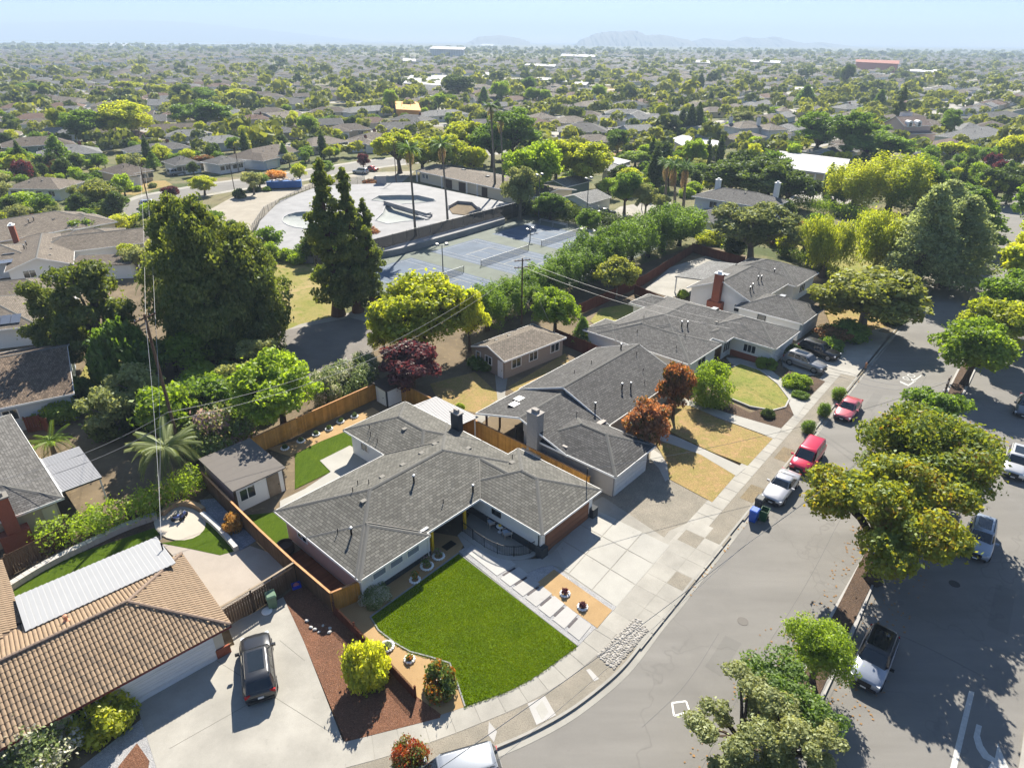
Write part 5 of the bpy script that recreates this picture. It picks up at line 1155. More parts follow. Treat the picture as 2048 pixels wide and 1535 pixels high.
def tile_at(u, v, ax):                      # ax: direction up the slope
    z = 2.6 + pt * (v if ax == 'v' else (8.4 - v) if ax == 'w' else -u); return z - .035
for row in range(12):
    v = row * .385 * cs - .05
    for k in range(108):
        u = -.15 - k * .222
        if -u < v + .1 or u < -21: continue
        if ns < 300 and u > -11:
            t = mk('tile', tm[(k * 7 + row * 3) % 5 == 0], h.o, (u, v, 2.55 + pt * v), (slope_a, 0, random.uniform(-.02, .02))); ns += 1
        else:
            for (x, y, z) in tm[0].vertices and [tuple(q.co) for q in tm[0].vertices]: rest.v.append((u + x, v + y * cs - z * math.sin(slope_a), 2.55 + pt * v + y * math.sin(slope_a) + z * cs))
            o_ = len(rest.v) - 12; rest.f += [(o_ + 2 * j, o_ + 2 * j + 2, o_ + 2 * j + 3, o_ + 2 * j + 1) for j in range(5)] + [tuple(o_ + 2 * j for j in range(5, -1, -1))]
def tiles_on(cx, cy, dx, dy, cond, n, rows):  # courses on another slope: origin, direction along the eave; uphill is to its left
    for row in range(rows):
        for k in range(n):
            s = (k + .5) * .222; r_ = row * .385 * cs - .05; u, v = cx + dx * s - dy * r_, cy + dy * s + dx * r_
            if not cond(u, v): continue
            o_ = len(rest.v)
            for q in tm[0].vertices:
                x, y, z = q.co; rr_ = y * cs - z * math.sin(slope_a)
                rest.v.append((u + dx * x - dy * rr_, v + dy * x + dx * rr_, 2.55 + pt * max(0, r_) + y * math.sin(slope_a) + z * cs))
            rest.f += [(o_ + 2 * j, o_ + 2 * j + 2, o_ + 2 * j + 3, o_ + 2 * j + 1) for j in range(5)] + [tuple(o_ + 2 * j for j in range(5, -1, -1))]
tiles_on(0, 0, 0, 1, lambda u, v: -u < v - .1 and -u < 8.4 - v - .1, 38, 12)
tiles_on(0, 8.4, -1, 0, lambda u, v: -u > 8.4 - v + .1 and not (u < -8.9 and v > 6.7 and False), 100, 12)
tiles_on(-9.2, 4.2, 0, 1, lambda u, v: v > 8.6 - (-9.2 - u) , 53, 11)
rest.ob('roof_tiles', TILE, h.o, kind='stuff')
zr = 2.6 + 4.2 * pt
def capline(a, b, n):
    m = MB(); m.tube((0, 0, 0), (.36, 0, 0), .13, .11, 8); me = m.me('ridge_tile', TILEC); d = Vector(b) - Vector(a); l = d.length; k = int(l / .33)
    for i in range(k): o = mk('ridge_tile', me, h.o, tuple(Vector(a) + d * (i / k)), d.to_track_quat('X', 'Z').to_euler())
capline((0, 0, 2.62), (-4.2, 4.2, zr), 0); capline((0, 8.4, 2.62), (-4.2, 4.2, zr), 0); capline((-18, 4.2, zr + .03), (-4.2, 4.2, zr + .03), 0)
mr = mk('metal_patio_roof', None, h.o)
nst = 28
sm = MB().mesh([(0, 0, 0), (.25, 0, 0), (.25, 4.3, -.5), (0, 4.3, -.5), (0, 0, -.03), (.25, 0, -.03), (.25, 4.3, -.53), (0, 4.3, -.53), (.255, 0, .05), (.3, 0, .05), (.3, 4.3, -.45), (.255, 4.3, -.45)], [(0, 1, 2, 3), (4, 7, 6, 5), (0, 4, 5, 1), (3, 2, 6, 7), (8, 9, 10, 11), (1, 9, 10, 2), (3, 0, 8, 11)]).me('panel', plain('white_metal', (.36, .365, .37), .6, 0, var=.06, sc=1))
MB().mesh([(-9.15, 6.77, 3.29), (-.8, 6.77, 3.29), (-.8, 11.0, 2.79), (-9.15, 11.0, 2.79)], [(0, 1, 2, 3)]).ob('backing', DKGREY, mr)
for i in range(nst): mk('panel', sm, mr, (-9.15 + i * .3, 6.75, 3.34))
for i in range(4): MB().box(-8.9 + i * 2.7, -8.8 + i * 2.7, 10.8, 10.9, 0, 2.8).ob('post', WHITE, mr)
for u, v in ((-7.2, 5.6), (-12.2, 5.4)): MB().lathe([(.2, 0), (.2, .12), (.09, .2), (.09, .45), (.13, .5), (.01, .55)], (u, v, h.z(u, v)), 8).ob('roof_vent', plain('terracotta_vent', (.5, .25, .15), .7), h.o)
MB().lathe([(.05, 0), (.05, 1.1)], (-.9, 9.0, 2.6), 5).ob('antenna', BLACK, h.o)
h.win(-8.0, .46, 1, 1.2, 1.1, '-v', 2)
# ---------------------------------------------------------------- houses along the left edge
F = Frame((-35.28, 41.35), 45); h = House('left_edge_house', 'beige house with red brick chimney and charcoal roof at the left edge', F, SH_H3, BEIGEW)
h.block(-11, .3, -.9, 17, axis='v').build(); h.chimney(-3.3, -1.1, .9, .8, 4.6, BRICK_R, CAPL, base=(1.9, .9, 1.6))
pcv = mk('ribbed_patio_cover', None, h.o); b = MB().box(0, 2.9, 0, .12, 0, .05).me('panel', plain('aluminium_slat', (.42, .42, .43), .45, .2, var=.06))
for i in range(30): mk('panel', b, pcv, (.35, .1 + i * .213, 2.52))
MB().box(.36, 3.24, .12, 6.45, 2.40, 2.505).ob('beam', DKGREY, pcv); MB().box(.3, .4, .0, 6.5, 2.4, 2.62).ob('gutter', WHITE, pcv)  # dark sheet added under the slats to darken the gaps between them
for v in (.3, 6.2): MB().box(3.05, 3.15, v, v + .1, 0, 2.4).ob('post', WHITE, pcv)
h.panel('side_door', CREAM, -.8, -.42, .05, .9, 2.0, '-v')
F = Frame((-43.02, 56.96), 31); h = House('shake_roof_house', 'pale blue house under a worn brown shake roof at the left edge', F, SH_SHAKE, BLUEW)
h.block(-16, 0, 0, 15, ze=3, pitch=.3, e1='gable', e0='hip').build(); h.win(-5.5, .47, 1.4, 1.2, 1.0, '-v', 2)
F = Frame((-58.54, 74.98), 22); h = House('solar_roof_house', 'taupe-roofed house with solar panels and chimney at the left edge', F, SH_TAN, STUC)
h.block(-12, .3, 0, 13, axis='v', e0='hip').block(-14, 2, 9, 20, lift=.01).build(); h.chimney(-9.6, 2.5, .9, 1.0, 5.4, BRICK_R, WHITE)
def solar(h, u, v, n, ang, pit):
    for i in range(n):
        o = MB().box(0, 1.0, 0, 1.7, 0, .05).ob('solar_panel', plain('solar_panel', (.16, .18, .22), .15, .3, spec=.8), h.o); z = h.z(u, v) + .08
        o.location = (u + i * 1.05 * math.cos(ang), v + i * 1.05 * math.sin(ang), z); o.rotation_euler = (pit, 0, ang)
solar(h, -4.8, .8, 3, 0, .34)
F = Frame((-76.5, 95.5), 30); h = House('white_gable_house', 'large white house with taupe cross roofs and rooftop solar strip, left', F, SH_TAN, STUC)
h.block(0, 9, 0, 21, axis='v', pitch=.36, e0='gable').block(3, 23, 8, 17, pitch=.36, e1='gable', lift=.01).block(5, 17, 12, 21, pitch=.34, lift=-.01).block(-10, 4, 6, 16, lift=-.02).build()
solar(h, .8, 4, 2, math.pi / 2, 0); solar(h, 1.0, 8, 3, math.pi / 2, 0); h.chimney(.4, 18.5, .8, 1.4, 5.6, BRICK_R, WHITE); h.win(3.0, .46, 1.2, 1.6, 1.1, '-v', 2); h.win(6.0, .46, 1.2, .8, 1.1, '-v', 1)
for u, v, k in ((2.4, 12, 'tall'), (2.2, 10, 'tall'), (2.6, 9, 'pipe'), (6, 3, 'box'), (6, 7, 'box'), (6, 11.5, 'box')): h.vent(u, v, k)
F = Frame((-78.8, 125.2), 52); h = House('long_taupe_house', 'long low taupe-roofed house with round shrubs in front, left', F, SH_TAN, CREAM)
h.block(-26, 2, 0, 13).block(-5, 3, -1, 9, axis='v', lift=.01).build()
for u, v, k in ((-10, 4, 'tall'), (-9, 4.5, 'tall'), (-16, 4, 'box'), (-6, 4, 'box')): h.vent(u, v, k)
F = Frame(P(258, 560), 12); sh = shed('brown_roof_shed', 'low brown-roofed shed beside the bright oval lawn at left', Frame(P(150, 575), 10), 0, 8.5, 0, 4, 2.3, 2.7, SH_BRN, STUC, WHITE)
# two-storey house beyond the courts
F = Frame((41.66, 137.3), 48); h = House('two_storey_white_house', 'two-storey white house with dark roof and white chimneys behind the olive tree', F, SH_H3, STUC)
h.block(0, 9.5, -11, 5.8, ze=5.4, axis='v', pitch=.36, over=.6).block(-8.2, 1.5, -11, 3.5, ze=2.8, axis='v', pitch=.3, lift=0).build()
h.chimney(6.2, 3.2, 1.0, .9, 8.2, WHITE, WHITE); h.chimney(9.4, -8.2, .9, .9, 8.6, WHITE, WHITE); h.win(.58, 1.0, 3.6, 1.6, 1.2, '-u', 2); h.win(-7.68, -1, 1, 2.2, 1.4, '-u', 3); h.win(.58, -6, 3.6, 1.6, 1.2, '-u', 2); h.panel('door', BLACK, -7.68, -4.6, .05, 1.4, 2.1, '-u'); h.vent(3, -2, 'pipe'); h.vent(4, -4, 'box')
F = Frame((16.62, 146.16), 50); h = House('white_garage_building', 'white garage building with pale roof beside the black parked car', F, SH_LG, STUC, cat='garage')
h.block(0, 9, 0, 8.5, pitch=.3, e0='gable', e1='gable', over=.3, caps=False).build(); h.garage(GDOOR_W, 2.4, .27, 4, 2.1, '-v')
h = House('dark_green_outbuilding', 'dark green outbuilding with small white window behind the white garage', Frame(P(1133, 392), 50), SH_LG, GREENW, cat='outbuilding'); h.block(0, 11, 0, 8, pitch=.25, e0='gable', e1='gable', caps=False, ze=2.4).build(); h.win(.47, 4, 1.3, .8, .8, '-u', 2)
# pool house
F = Frame((-26.39, 183.76), -46); h = House('pool_clubhouse', 'long low white clubhouse with taupe roof and skylights beside the skate park', F, SH_TAN, CREAM, cat='clubhouse')
h.block(0, 46, 0, 13, ze=2.9, pitch=.16, e0='gable', e1='gable', over=.8, caps=False).build()
for u, v in ((12, 6.8), (23, 5.5)): h.vent(u, v, 'sky')
for u in (2.5, 4.0): h.win(u, .76, 1.2, 1.0, 1.0, '-v', 2)
for u, w_ in ((13, 2.8), (18.5, 2.6), (27, 2.0)): h.panel('dark_doorway', DKBR, u, .76, .05, w_, 2.2, '-v')
for u in (.3, 11, 21, 25): MB().box(u, u + .25, -.05, .2, 0, 2.75).ob('post', WHITE, h.o)
# white flat-roofed building on the right
wf = thing('flat_roof_white_building', 'white flat-roofed building with tree shadows on its roof beyond the dark oaks', 'building', P(1640, 350))
q = [P(1557, 322, 3.6), P(1598, 332, 3.6), P(1688, 342, 3.6), P(1700, 309, 3.6), P(1559, 294, 3.6)]; c0 = Vector(wf.location)
MB().prism([(p.x - c0.x, p.y - c0.y) for p in q], 3.25, 3.75).ob('roof', WHITEROOF, wf)
cc_ = sum(q, Vector()) / 5; qi = [cc_ + (p - cc_) * .9 for p in q]; MB().prism([(p.x - c0.x, p.y - c0.y) for p in qi], 0, 3.25).ob('wall', CREAM, wf)
for k in range(6):
    p = q[1].lerp(q[2], k / 5) - c0; MB().box(p.x - .15, p.x + .15, p.y + .2, p.y + .5, 0, 3.25).ob('column', WHITE, wf)
# ---------------------------------------------------------------- cars
SIL = (.27, .28, .30); WHT = (.55, .55, .55); BLK = (.012, .013, .016); CHR = (.030, .031, .035)
def heading(p, q): d = P(*q) - P(*p); return math.degrees(math.atan2(d.y, d.x))
car('suv', CHR, P(519, 1352, .14), heading((525, 1420), (512, 1290)), 'dark grey SUV with glass roof parked on the long driveway', sunroof=True)
car('suv', (.25, .275, .33), ST(-7.2, -11.3, .02), 230.6, 'silver SUV with black roof driving under the median trees', roofcol=BLK, sunroof=True, name='driving_car')
car('suv', (.28, .32, .38), ST(9.9, -14.6, .02), 232, 'pale silver SUV half under the orange-green tree on the main road', name='driving_car', sunroof=True)
car('suv', WHT, ST(24.0, -15.6, .02), 231, 'white car at the right edge of the main road', name='driving_car', sunroof=True)
car('sedan', (.10, .11, .13), ST(37.5, -15.2, .02), 231, 'dark blue-grey car farthest up the main road at the right edge', name='driving_car')
car('sedan', (.55, .13, .15), P(1694, 815, .02), 230.6, 'faded pink-red sedan by the clipped round shrubs')
car('van', (.50, .015, .05), P(1613, 914, .02), 230.6, 'bright crimson minivan parked at the kerb')
car('coupe', (.42, .42, .44), P(1560, 975, .02), 230.6, 'silver-white coupe parked behind the blue recycling bin')
car('suv', (.28, .28, .29), P(1608, 724, .15), 312, 'silver SUV on the driveway of the slate-roofed house', sunroof=True)
car('suv', BLK, P(1636, 700, .15), 312, 'black SUV with pale roof box on the driveway under the wires')
car('van', (.26, .28, .31), P(908, 1572, .02), 197, 'silver minivan cut off at the bottom edge of the street')
car('sedan', BLK, P(1211, 426, .02), 5, 'black car beside the white garage building')
car('suv', WHT, P(722, 352, .03), 160, 'white SUV parked by the skate park entrance road')
car('sedan', (.5, .05, .03), P(742, 346, .03), 150, 'red car partly behind the white SUV near the purple tree')
car('sedan', WHT, P(186, 392, .03), 120, 'white car in the driveway of the brown-roofed house at left')
car('suv', (.55, .58, .6), P(302, 425, .03), 30, 'pale van behind the leaning pole on the left street')
car('pickup', WHT, P(1206, 240, .03), 160, 'white pickup truck in front of the blue-door house')
car('sedan', WHT, P(2022, 296, .03), 30, 'white car under the bright yellow-green tree at the far right')
lc = [(WHT, (224, 279)), ((.3, .45, .5), (242, 282)), ((.35, .5, .5), (265, 291)), (SIL, (205, 296)), (WHT, (297, 294)), (SIL, (62, 258)), (WHT, (20, 246)), (SIL, (65, 232)), (WHT, (545, 250)), (BLK, (560, 335)), (WHT, (462, 345)), (SIL, (355, 360)), ((.5, .5, .55), (380, 350)), (WHT, (655, 190)), (SIL, (668, 189)), (BLK, (680, 192)), (WHT, (1470, 224)), (WHT, (1590, 168)), (SIL, (1500, 178)), (BLK, (1520, 173)), (WHT, (1900, 172)), (WHT, (1925, 170)), (SIL, (1838, 192)), (BLK, (1940, 178))]
WH = ['first left of the leaning yellow tree', 'second in the row under the leaning yellow tree', 'third in the row under the leaning yellow tree', 'behind the big round dark tree', 'beside the blue gabled long roof', 'at the far left below the golden trees', 'nearest the left edge on the far street', 'farthest up the left street', 'in the driveway of the white gable-end house', 'in front of the wide grey garage', 'behind the slim conical tree', 'in front of the red-leaved tree house', 'right of the red-leaved tree house', 'leftmost in the distant parking row', 'in the middle of the distant parking row', 'rightmost in the distant parking row', 'beside the golden round tree house', 'near the big green conifer', 'among the roofs left of the conifer', 'in the shade left of the conifer', 'leftmost on the pale right-hand street', 'right of the pale street bend', 'on the near part of the pale right-hand street', 'farthest on the pale right-hand street']
nm = {WHT: 'white', SIL: 'silver', BLK: 'black'}
for i, (c, p) in enumerate(lc):
    car(('sedan', 'suv', 'van')[i % 3], c, P(*p, .03), (20, 35, 160, 50)[i % 4], 'small %s car %s' % (nm.get(c, 'teal-grey'), WH[i]), group='cars in the distant streets', detail=False)
# blue dumpster truck
dt = thing('blue_dumpster', 'long blue debris dumpster with rubble behind the skate park fence', 'dumpster', P(570, 384), R(12))
MB().box(-4.2, 4.2, -1.2, 1.2, .35, 2.0).ob('bin', plain('dumpster_blue', (.03, .12, .36), .6, var=.25), dt)
rb = MB(); [rb.obox((random.uniform(-3.6, 3.6), random.uniform(-.9, .9), 1.9), random.uniform(.3, .9), random.uniform(.2, .7), random.uniform(.2, .5), random.random() * 3) for _ in range(30)]; rb.ob('rubble', plain('rubble', (.5, .45, .4), .9, var=.3), dt, kind='stuff')
rbm = MB().box(0, .12, -1.26, -1.2, .35, 2.0).me('rib', plain('dumpster_blue', (.03, .12, .36)))
for i in range(9): mk('rib', rbm, dt, (-4.1 + i * 1.0, 0, 0))
# ---------------------------------------------------------------- wheelie bins
def bin_(loc, ang, col, label, lid=True, open_=False):
    o = thing('wheelie_bin', label, 'bin', loc, ang); m = plain('bin_%02x%02x%02x' % tuple(int(c * 255) for c in col), col, .5, var=.06)
    b = MB(); V = [(x * .26, y * .3, 0) for x, y in ((-1, -1), (1, -1), (1, 1), (-1, 1))] + [(x * .31, y * .38, 1.0) for x, y in ((-1, -1), (1, -1), (1, 1), (-1, 1))] + [(x * .28, y * .35, 1.0) for x, y in ((-1, -1), (1, -1), (1, 1), (-1, 1))] + [(x * .25, y * .3, .2) for x, y in ((-1, -1), (1, -1), (1, 1), (-1, 1))]
    F = [(3, 2, 1, 0)] + [(k, (k + 1) % 4, 4 + (k + 1) % 4, 4 + k) for k in range(4)] + [(4 + k, 4 + (k + 1) % 4, 8 + (k + 1) % 4, 8 + k) for k in range(4)] + [(8 + k, 8 + (k + 1) % 4, 12 + (k + 1) % 4, 12 + k) for k in range(4)] + [(12, 13, 14, 15)]
    b.mesh(V, F).ob('body', m, o)
    if not open_: MB().mesh([(-.33, -.4, 1.02), (.33, -.4, 1.02), (.33, .38, 1.06), (-.33, .38, 1.06), (-.25, -.3, 1.1), (.25, -.3, 1.1), (.25, .3, 1.13), (-.25, .3, 1.13)], [(0, 1, 5, 4), (1, 2, 6, 5), (2, 3, 7, 6), (3, 0, 4, 7), (4, 5, 6, 7), (3, 2, 1, 0)]).ob('lid', m, o)
    MB().tube((-.25, .42, .95), (.25, .42, .95), .02).ob('handle', BLACK, o)
    for s in (-1, 1): MB().tube((s * .28, .3, .12), (s * .34, .3, .12), .12, n=10).ob('wheel', TYRE, o)
    return o
bin_(P(1506, 1032, .02), R(-40), (.02, .09, .42), 'bright blue recycling bin standing in the gutter'); bin_(P(1526, 1030, .02), R(-35), (.02, .09, .04), 'dark green bin without its lid beside the blue bin', open_=True)
bin_(P(1517, 1008, .14), R(-40), (.04, .045, .05), 'grey-black bin behind the blue bin at the kerb'); bin_(P(545, 1218, .15), R(30), (.10, .17, .11), 'sage green bin against the lattice fence')
o = thing('round_tray', 'white round plastic lid lying by the sage green bin', 'lid', P(534, 1230, .15)); MB().lathe([(.34, 0), (.36, .06), (.3, .09), (.05, .11), (.001, .11)], n=16).ob('disc', WHITE, o)
o = thing('blue_crate', 'small blue crate holding a pink bag in the fence corner', 'crate', P(593, 1180, .15), .5)
for a in ((-.3, .3, -.22, -.2), (-.3, .3, .2, .22), (-.3, -.28, -.2, .2), (.28, .3, -.2, .2)): MB().box(a[0], a[1], a[2], a[3], 0, .28).ob('side', plain('crate_blue', (.02, .05, .5), .5), o)
MB().lathe([(.18, .05), (.22, .2), (.1, .34), (.001, .36)], n=8).ob('pink_bag', plain('pink_bag', (.6, .2, .25), .7), o)
# patio chairs and table
def chair(p, a, label):
    o = thing('patio_chair', label, 'chair', p, a, 'chairs on the front patio'); W = plain('chair_frame', (.5, .42, .33), .6); Q = plain('blue_cushion', (.35, .42, .5), .9)
    for x in (-.28, .24):
        for y in (-.28, .28): MB().box(x, x + .05, y - .025, y + .025, 0, .38).ob('leg', W, o)
    MB().box(-.3, .3, -.3, .3, .36, .42).ob('seat', W, o); MB().box(-.26, .3, -.26, .26, .42, .52).ob('cushion', Q, o)
    MB().mesh([(-.32, -.3, .4), (-.26, -.3, .4), (-.26, .3, .4), (-.32, .3, .4), (-.48, -.3, .95), (-.42, -.3, .97), (-.42, .3, .97), (-.48, .3, .95)], [(0, 1, 5, 4), (1, 2, 6, 5), (2, 3, 7, 6), (3, 0, 4, 7), (4, 5, 6, 7)]).ob('backrest', WHITE, o)
    for y in (-.33, .29): MB().box(-.35, .3, y, y + .04, .58, .62).ob('armrest', W, o)
chair(P(984, 1052, .2), R(200), 'pale patio chair with blue cushion nearer the front door'); chair(P(1014, 1073, .2), R(200), 'pale patio chair with blue cushion nearer the driveway')
o = thing('patio_table', 'small round white table between the two patio chairs', 'table', P(1000, 1063, .2)); MB().lathe([(.28, .5), (.3, .53), (.28, .56), (.001, .56)], n=16).ob('top', WHITE, o); MB().lathe([(.2, 0), (.05, .04), (.04, .5)], n=8).ob('leg', WHITE, o); MB().lathe([(.1, .56), (.14, .64), (.02, .68)], n=10).ob('bowl', YELLOW, o)
o = thing('door_mat', 'dark rectangular mat by the yellow porch post', 'mat', P(898, 1092, .175), R(48)); MB().box(-.5, .5, -.3, .3, 0, .02).ob('pad', BLACK, o)
# little motorbike toys on round patio
for i, (p, c) in enumerate((((357, 1050), (.1, .15, .4)), ((368, 1046), (.05, .08, .25)))):
    o = thing('toy_motorbike', ('blue and white' if i == 0 else 'dark blue') + ' toy motorbike on the round patio', 'toy bike', P(*p, .09), .4 + i); m = plain('toy_%d' % i, c, .4)
    for x in (-.35, .35): MB().tube((x, -.04, .18), (x, .04, .18), .18, n=12).ob('wheel', TYRE, o)
    MB().obox((0, 0, .28), .6, .16, .2).ob('body', m, o); MB().box(-.35, .0, -.07, .07, .48, .56).ob('seat', BLACK, o); MB().tube((.3, -.25, .62), (.3, .25, .62), .02).ob('handlebar', BLACK, o); MB().tube((.35, 0, .18), (.28, 0, .62), .03).ob('fork', WHITE, o)
# curved retaining walls in the left yard
def lowwall(label, pts, t, z, m, cap=None):
    L_ = smooth([P(*p) for p in pts], 2); b = MB()
    o = thing('garden_wall', label, 'wall', L_[0]); o.location = L_[0]; B = MB(); n = 0; bm = MB().box(-.2, .2, -t / 2, t / 2, 0, z * .5).me('block', m)
    for zz in (0, z * .5):
        for k, p in enumerate(along(L_, .42)):
            q = min(range(len(L_)), key=lambda i: (L_[i] - p).length); d = L_[min(q + 1, len(L_) - 1)] - L_[max(q - 1, 0)]
            mk('block', bm, o, p - L_[0] + Vector((0, 0, zz + .002)), math.atan2(d.y, d.x))
lowwall('curved orange seat wall round the toy bikes patio', [(330, 1040), (345, 1026), (370, 1020), (395, 1026), (410, 1036)], .35, .5, plain('orange_wall_block', (.38, .26, .15), .9, var=.2, sc=4))
lowwall('pale curved block wall beside the artificial lawn', [(408, 1044), (425, 1058), (448, 1080), (475, 1112)], .35, .45, plain('pale_wall_block', (.45, .44, .42), .9, var=.15, sc=4))
lowwall('long pale winding block wall below the left hedge', [(20, 1195), (90, 1150), (170, 1110), (250, 1070), (320, 1045)], .5, .5, plain('pale_wall_block2', (.42, .40, .37), .9, var=.15, sc=4))
# white ring planters with plants
def ring_planter(p, r, label, leaf=None, h=.5, z=.16, half=False):
    o = thing('ring_planter', label, 'planter', P(*p, z)); st = MB().lathe([(.001, 0), (.09, .02), (.11, .09), (.06, .14), (.001, .15)], n=6).me('stone', WHITE); n = int(2 * math.pi * r / .17)
    for k in range(n): a = 2 * math.pi * k / n; mk('stone', st, o, (r * math.cos(a), r * math.sin(a), 0), a)
    if leaf is not None:
        C = np.array([(random.uniform(-.3, .3) * r, random.uniform(-.3, .3) * r, h * (.35 + .4 * random.random()), r * .55, .8) for _ in range(8)]); mk('plant', leaf_mesh('plant', leaf, C, 260, .09, int(p[0])), o)
ring_planter((1130, 1186), .3, 'white-ringed small purple plant nearer the garage', LF_P); ring_planter((1165, 1212), .3, 'white-ringed small purple plant nearer the street', LF_P)
ring_planter((819, 1322), .28, 'small white ring with flower in the sand bed', LF_OR, .35); ring_planter((883, 1380), .6, 'big white ring round the orange rose bush', None); ring_planter((774, 1297), .4, 'white ring at the foot of the bushy tree by the low fence', LF_W, .3)
for i, p in enumerate([(570, 904), (602, 889), (632, 875), (658, 864), (681, 849), (709, 838)]): ring_planter(p, .32, 'white-ringed shrub number %s along the orange back fence' % ('one', 'two', 'three', 'four', 'five', 'six')[i], LF_D, .4, .08)
ring_planter((854, 1135), .42, 'white-ringed pink rose beside the front wall', LF_PK, .9); ring_planter((877, 1115), .4, 'white-ringed dusky rose nearest the yellow post', LF_PK, .8); ring_planter((830, 1163), .33, 'white-ringed orange rose farthest from the porch', LF_OR, .9)
# rocks on the mulch
rk = MB().lathe([(.001, 0), (.13, .02), (.16, .1), (.08, .17), (.001, .18)], n=7).me('rock', plain('pale_rock', (.5, .48, .45), .8))
for p in ((614, 1248), (622, 1261), (630, 1265), (638, 1270), (646, 1257), (660, 1262), (659, 1270)):
    o = mk('rock', rk, None, P(*p, .15), random.random() * 3, 'pale fist-sized rock on the red bark mulch', 'rock', 'rocks scattered on the mulch'); s = random.uniform(.45, .8); o.scale = (s, s * 1.3, s)
# hydrants, mail box
def hydrant(p, label):
    o = thing('fire_hydrant', label, 'hydrant', P(*p, .15)); m = plain('hydrant_yellow', (.55, .25, .12), .5)
    MB().lathe([(.14, 0), (.14, .06), (.1, .08), (.1, .5), (.13, .55), (.09, .66), (.03, .72)], n=10).ob('barrel', m, o); MB().tube((-.18, 0, .42), (.18, 0, .42), .05).ob('nozzle', m, o)
hydrant((1731, 724), 'orange-brown hydrant at the kerb beyond the parked SUVs')
# ---------------------------------------------------------------- utility poles, lamps, wires
def upole(label, base, h, arms=1, r=.14, lean=0.0, aang=0.0, transf=False):
    o = thing('utility_pole', label, 'pole', base, aang); MB().tube((0, 0, 0), (lean, 0, h), r, r * .65, 8).ob('pole', POLEW, o)
    for k in range(arms):
        z = h - .35 - k * .9; MB().box(lean - 1.1, lean + 1.1, -.05, .05, z, z + .1).ob('crossarm', POLEW, o)
        for x in (-1.0, -.5, .5, 1.0): MB().lathe([(.04, 0), (.055, .06), (.03, .14)], (lean + x, 0, z + .1), 6).ob('insulator', plain('insulator', (.3, .3, .32), .3), o)
    if transf: MB().lathe([(.2, 0), (.22, .05), (.22, .75), (.12, .85)], (lean + .3, 0, h - 2.2), 10).ob('transformer', plain('transformer', (.4, .41, .42), .5), o)
    return o
def zat(p, px, py): return topz(p, px, py)
b = P(1043, 648); T1 = zat(b, 1048, 516); upole('dark wooden utility pole with two cross arms between the courts and the grey outbuilding', b, T1, 2, aang=R(20))
b2 = P(366, 930); upole('tall weathered utility pole leaning over the shrub mass at left', b2, zat(b2, 272, 640), 1, .16, aang=R(70))
b3 = P(306, 452); upole('dark utility pole behind the big left conifer', b3, zat(b3, 280, 340), 1, aang=R(40))
b4 = P(1862, 850); T4 = zat(b4, 1893, 742); upole('grey pole head with insulators rising out of the right roadside trees', b4, T4, 2, .13, aang=R(50), transf=True)
b5 = P(793, 372); upole('thin dark pole in front of the clubhouse entrance', b5, zat(b5, 784, 284), 1, .12)
for i, (p, t, lb) in enumerate((((76, 315), 285, 'far left pale pole by the grey roofs'), ((478, 352), 322, 'thin pole in front of the brown garage'), ((470, 395), 345, 'thin pole seen through the left conifer'))):
    q = P(*p); upole('utility pole: ' + lb, q, max(7, zat(q, p[0] - 6, t)), 1, .11)
def wire(label, pts, sag=1.0, r=.02, col=None):
    b = MB()
    for a, c in zip(pts[:-1], pts[1:]):
        P_ = [a.lerp(c, i / 14) - Vector((0, 0, sag * 4 * (i / 14) * (1 - i / 14))) for i in range(15)]; b.poly_tube(P_, r, 3)
    return b.ob('overhead_wire', col or plain('wire_grey', (.25, .25, .25), .5), label=label, cat='wire')
pt4, pt1, pt2, pt3 = b4 + Vector((0, 0, T4 - .4)), b + Vector((0, 0, 7)), b2 + Vector((0, 0, zat(b2, 272, 640) - .4)), b3 + Vector((0, 0, zat(b3, 280, 340) - .4))
b1 = P(1043, 648); top1 = b1 + Vector((0, 0, T1 - .3))
wire('pale overhead wire running past the left conifer towards the camera', [pt3, pt2, P(322, 1090, 3.0)], .8, .015, plain('wire_pale', (.5, .5, .5), .4))
wire('second pale overhead wire beside the leaning pole', [pt3 + Vector((1, 0, 0)), pt2 + Vector((.8, 0, 0)), P(318, 1010, 3)], .9, .012, plain('wire_pale', (.5, .5, .5), .4))
wire('thin overhead line crossing the left back yard', [P(0, 975, 4), P(335, 835, 8), P(760, 700, 9), top1], .6, .018); wire('lower thin overhead line crossing the left back yard', [P(30, 985, 3.6), P(345, 850, 7), P(760, 715, 8), top1 - Vector((0, 0, .9))], .6, .018)
wire('service wire from the court pole down to the grey outbuilding', [top1, P(1113, 668, 2.6)], .4, .014)
wire('wire over the slate roof towards the pole by the court hedge', [top1, P(1480, 640, 5), P(1700, 735, 6), pt4], .8, .018); wire('lower wire over the slate roof', [top1 - Vector((0, 0, .8)), P(1460, 650, 4.5), P(1690, 745, 5), pt4 - Vector((0, 0, .5))], .8, .018)
wire('service wire down to the main house roof mast', [pt4, HM(18.5, -4.7, 4.2)], 1.0, .016); wire('thick cable along the frontage road', [pt4 - Vector((0, 0, .8)), P(1500, 1075, 8.5), ST(-40, 2, 9)], .6, .02); wire('thin cable along the frontage road', [pt4 - Vector((0, 0, .4)), P(1480, 1090, 9.0), ST(-40, 0, 9.5)], .6, .009)
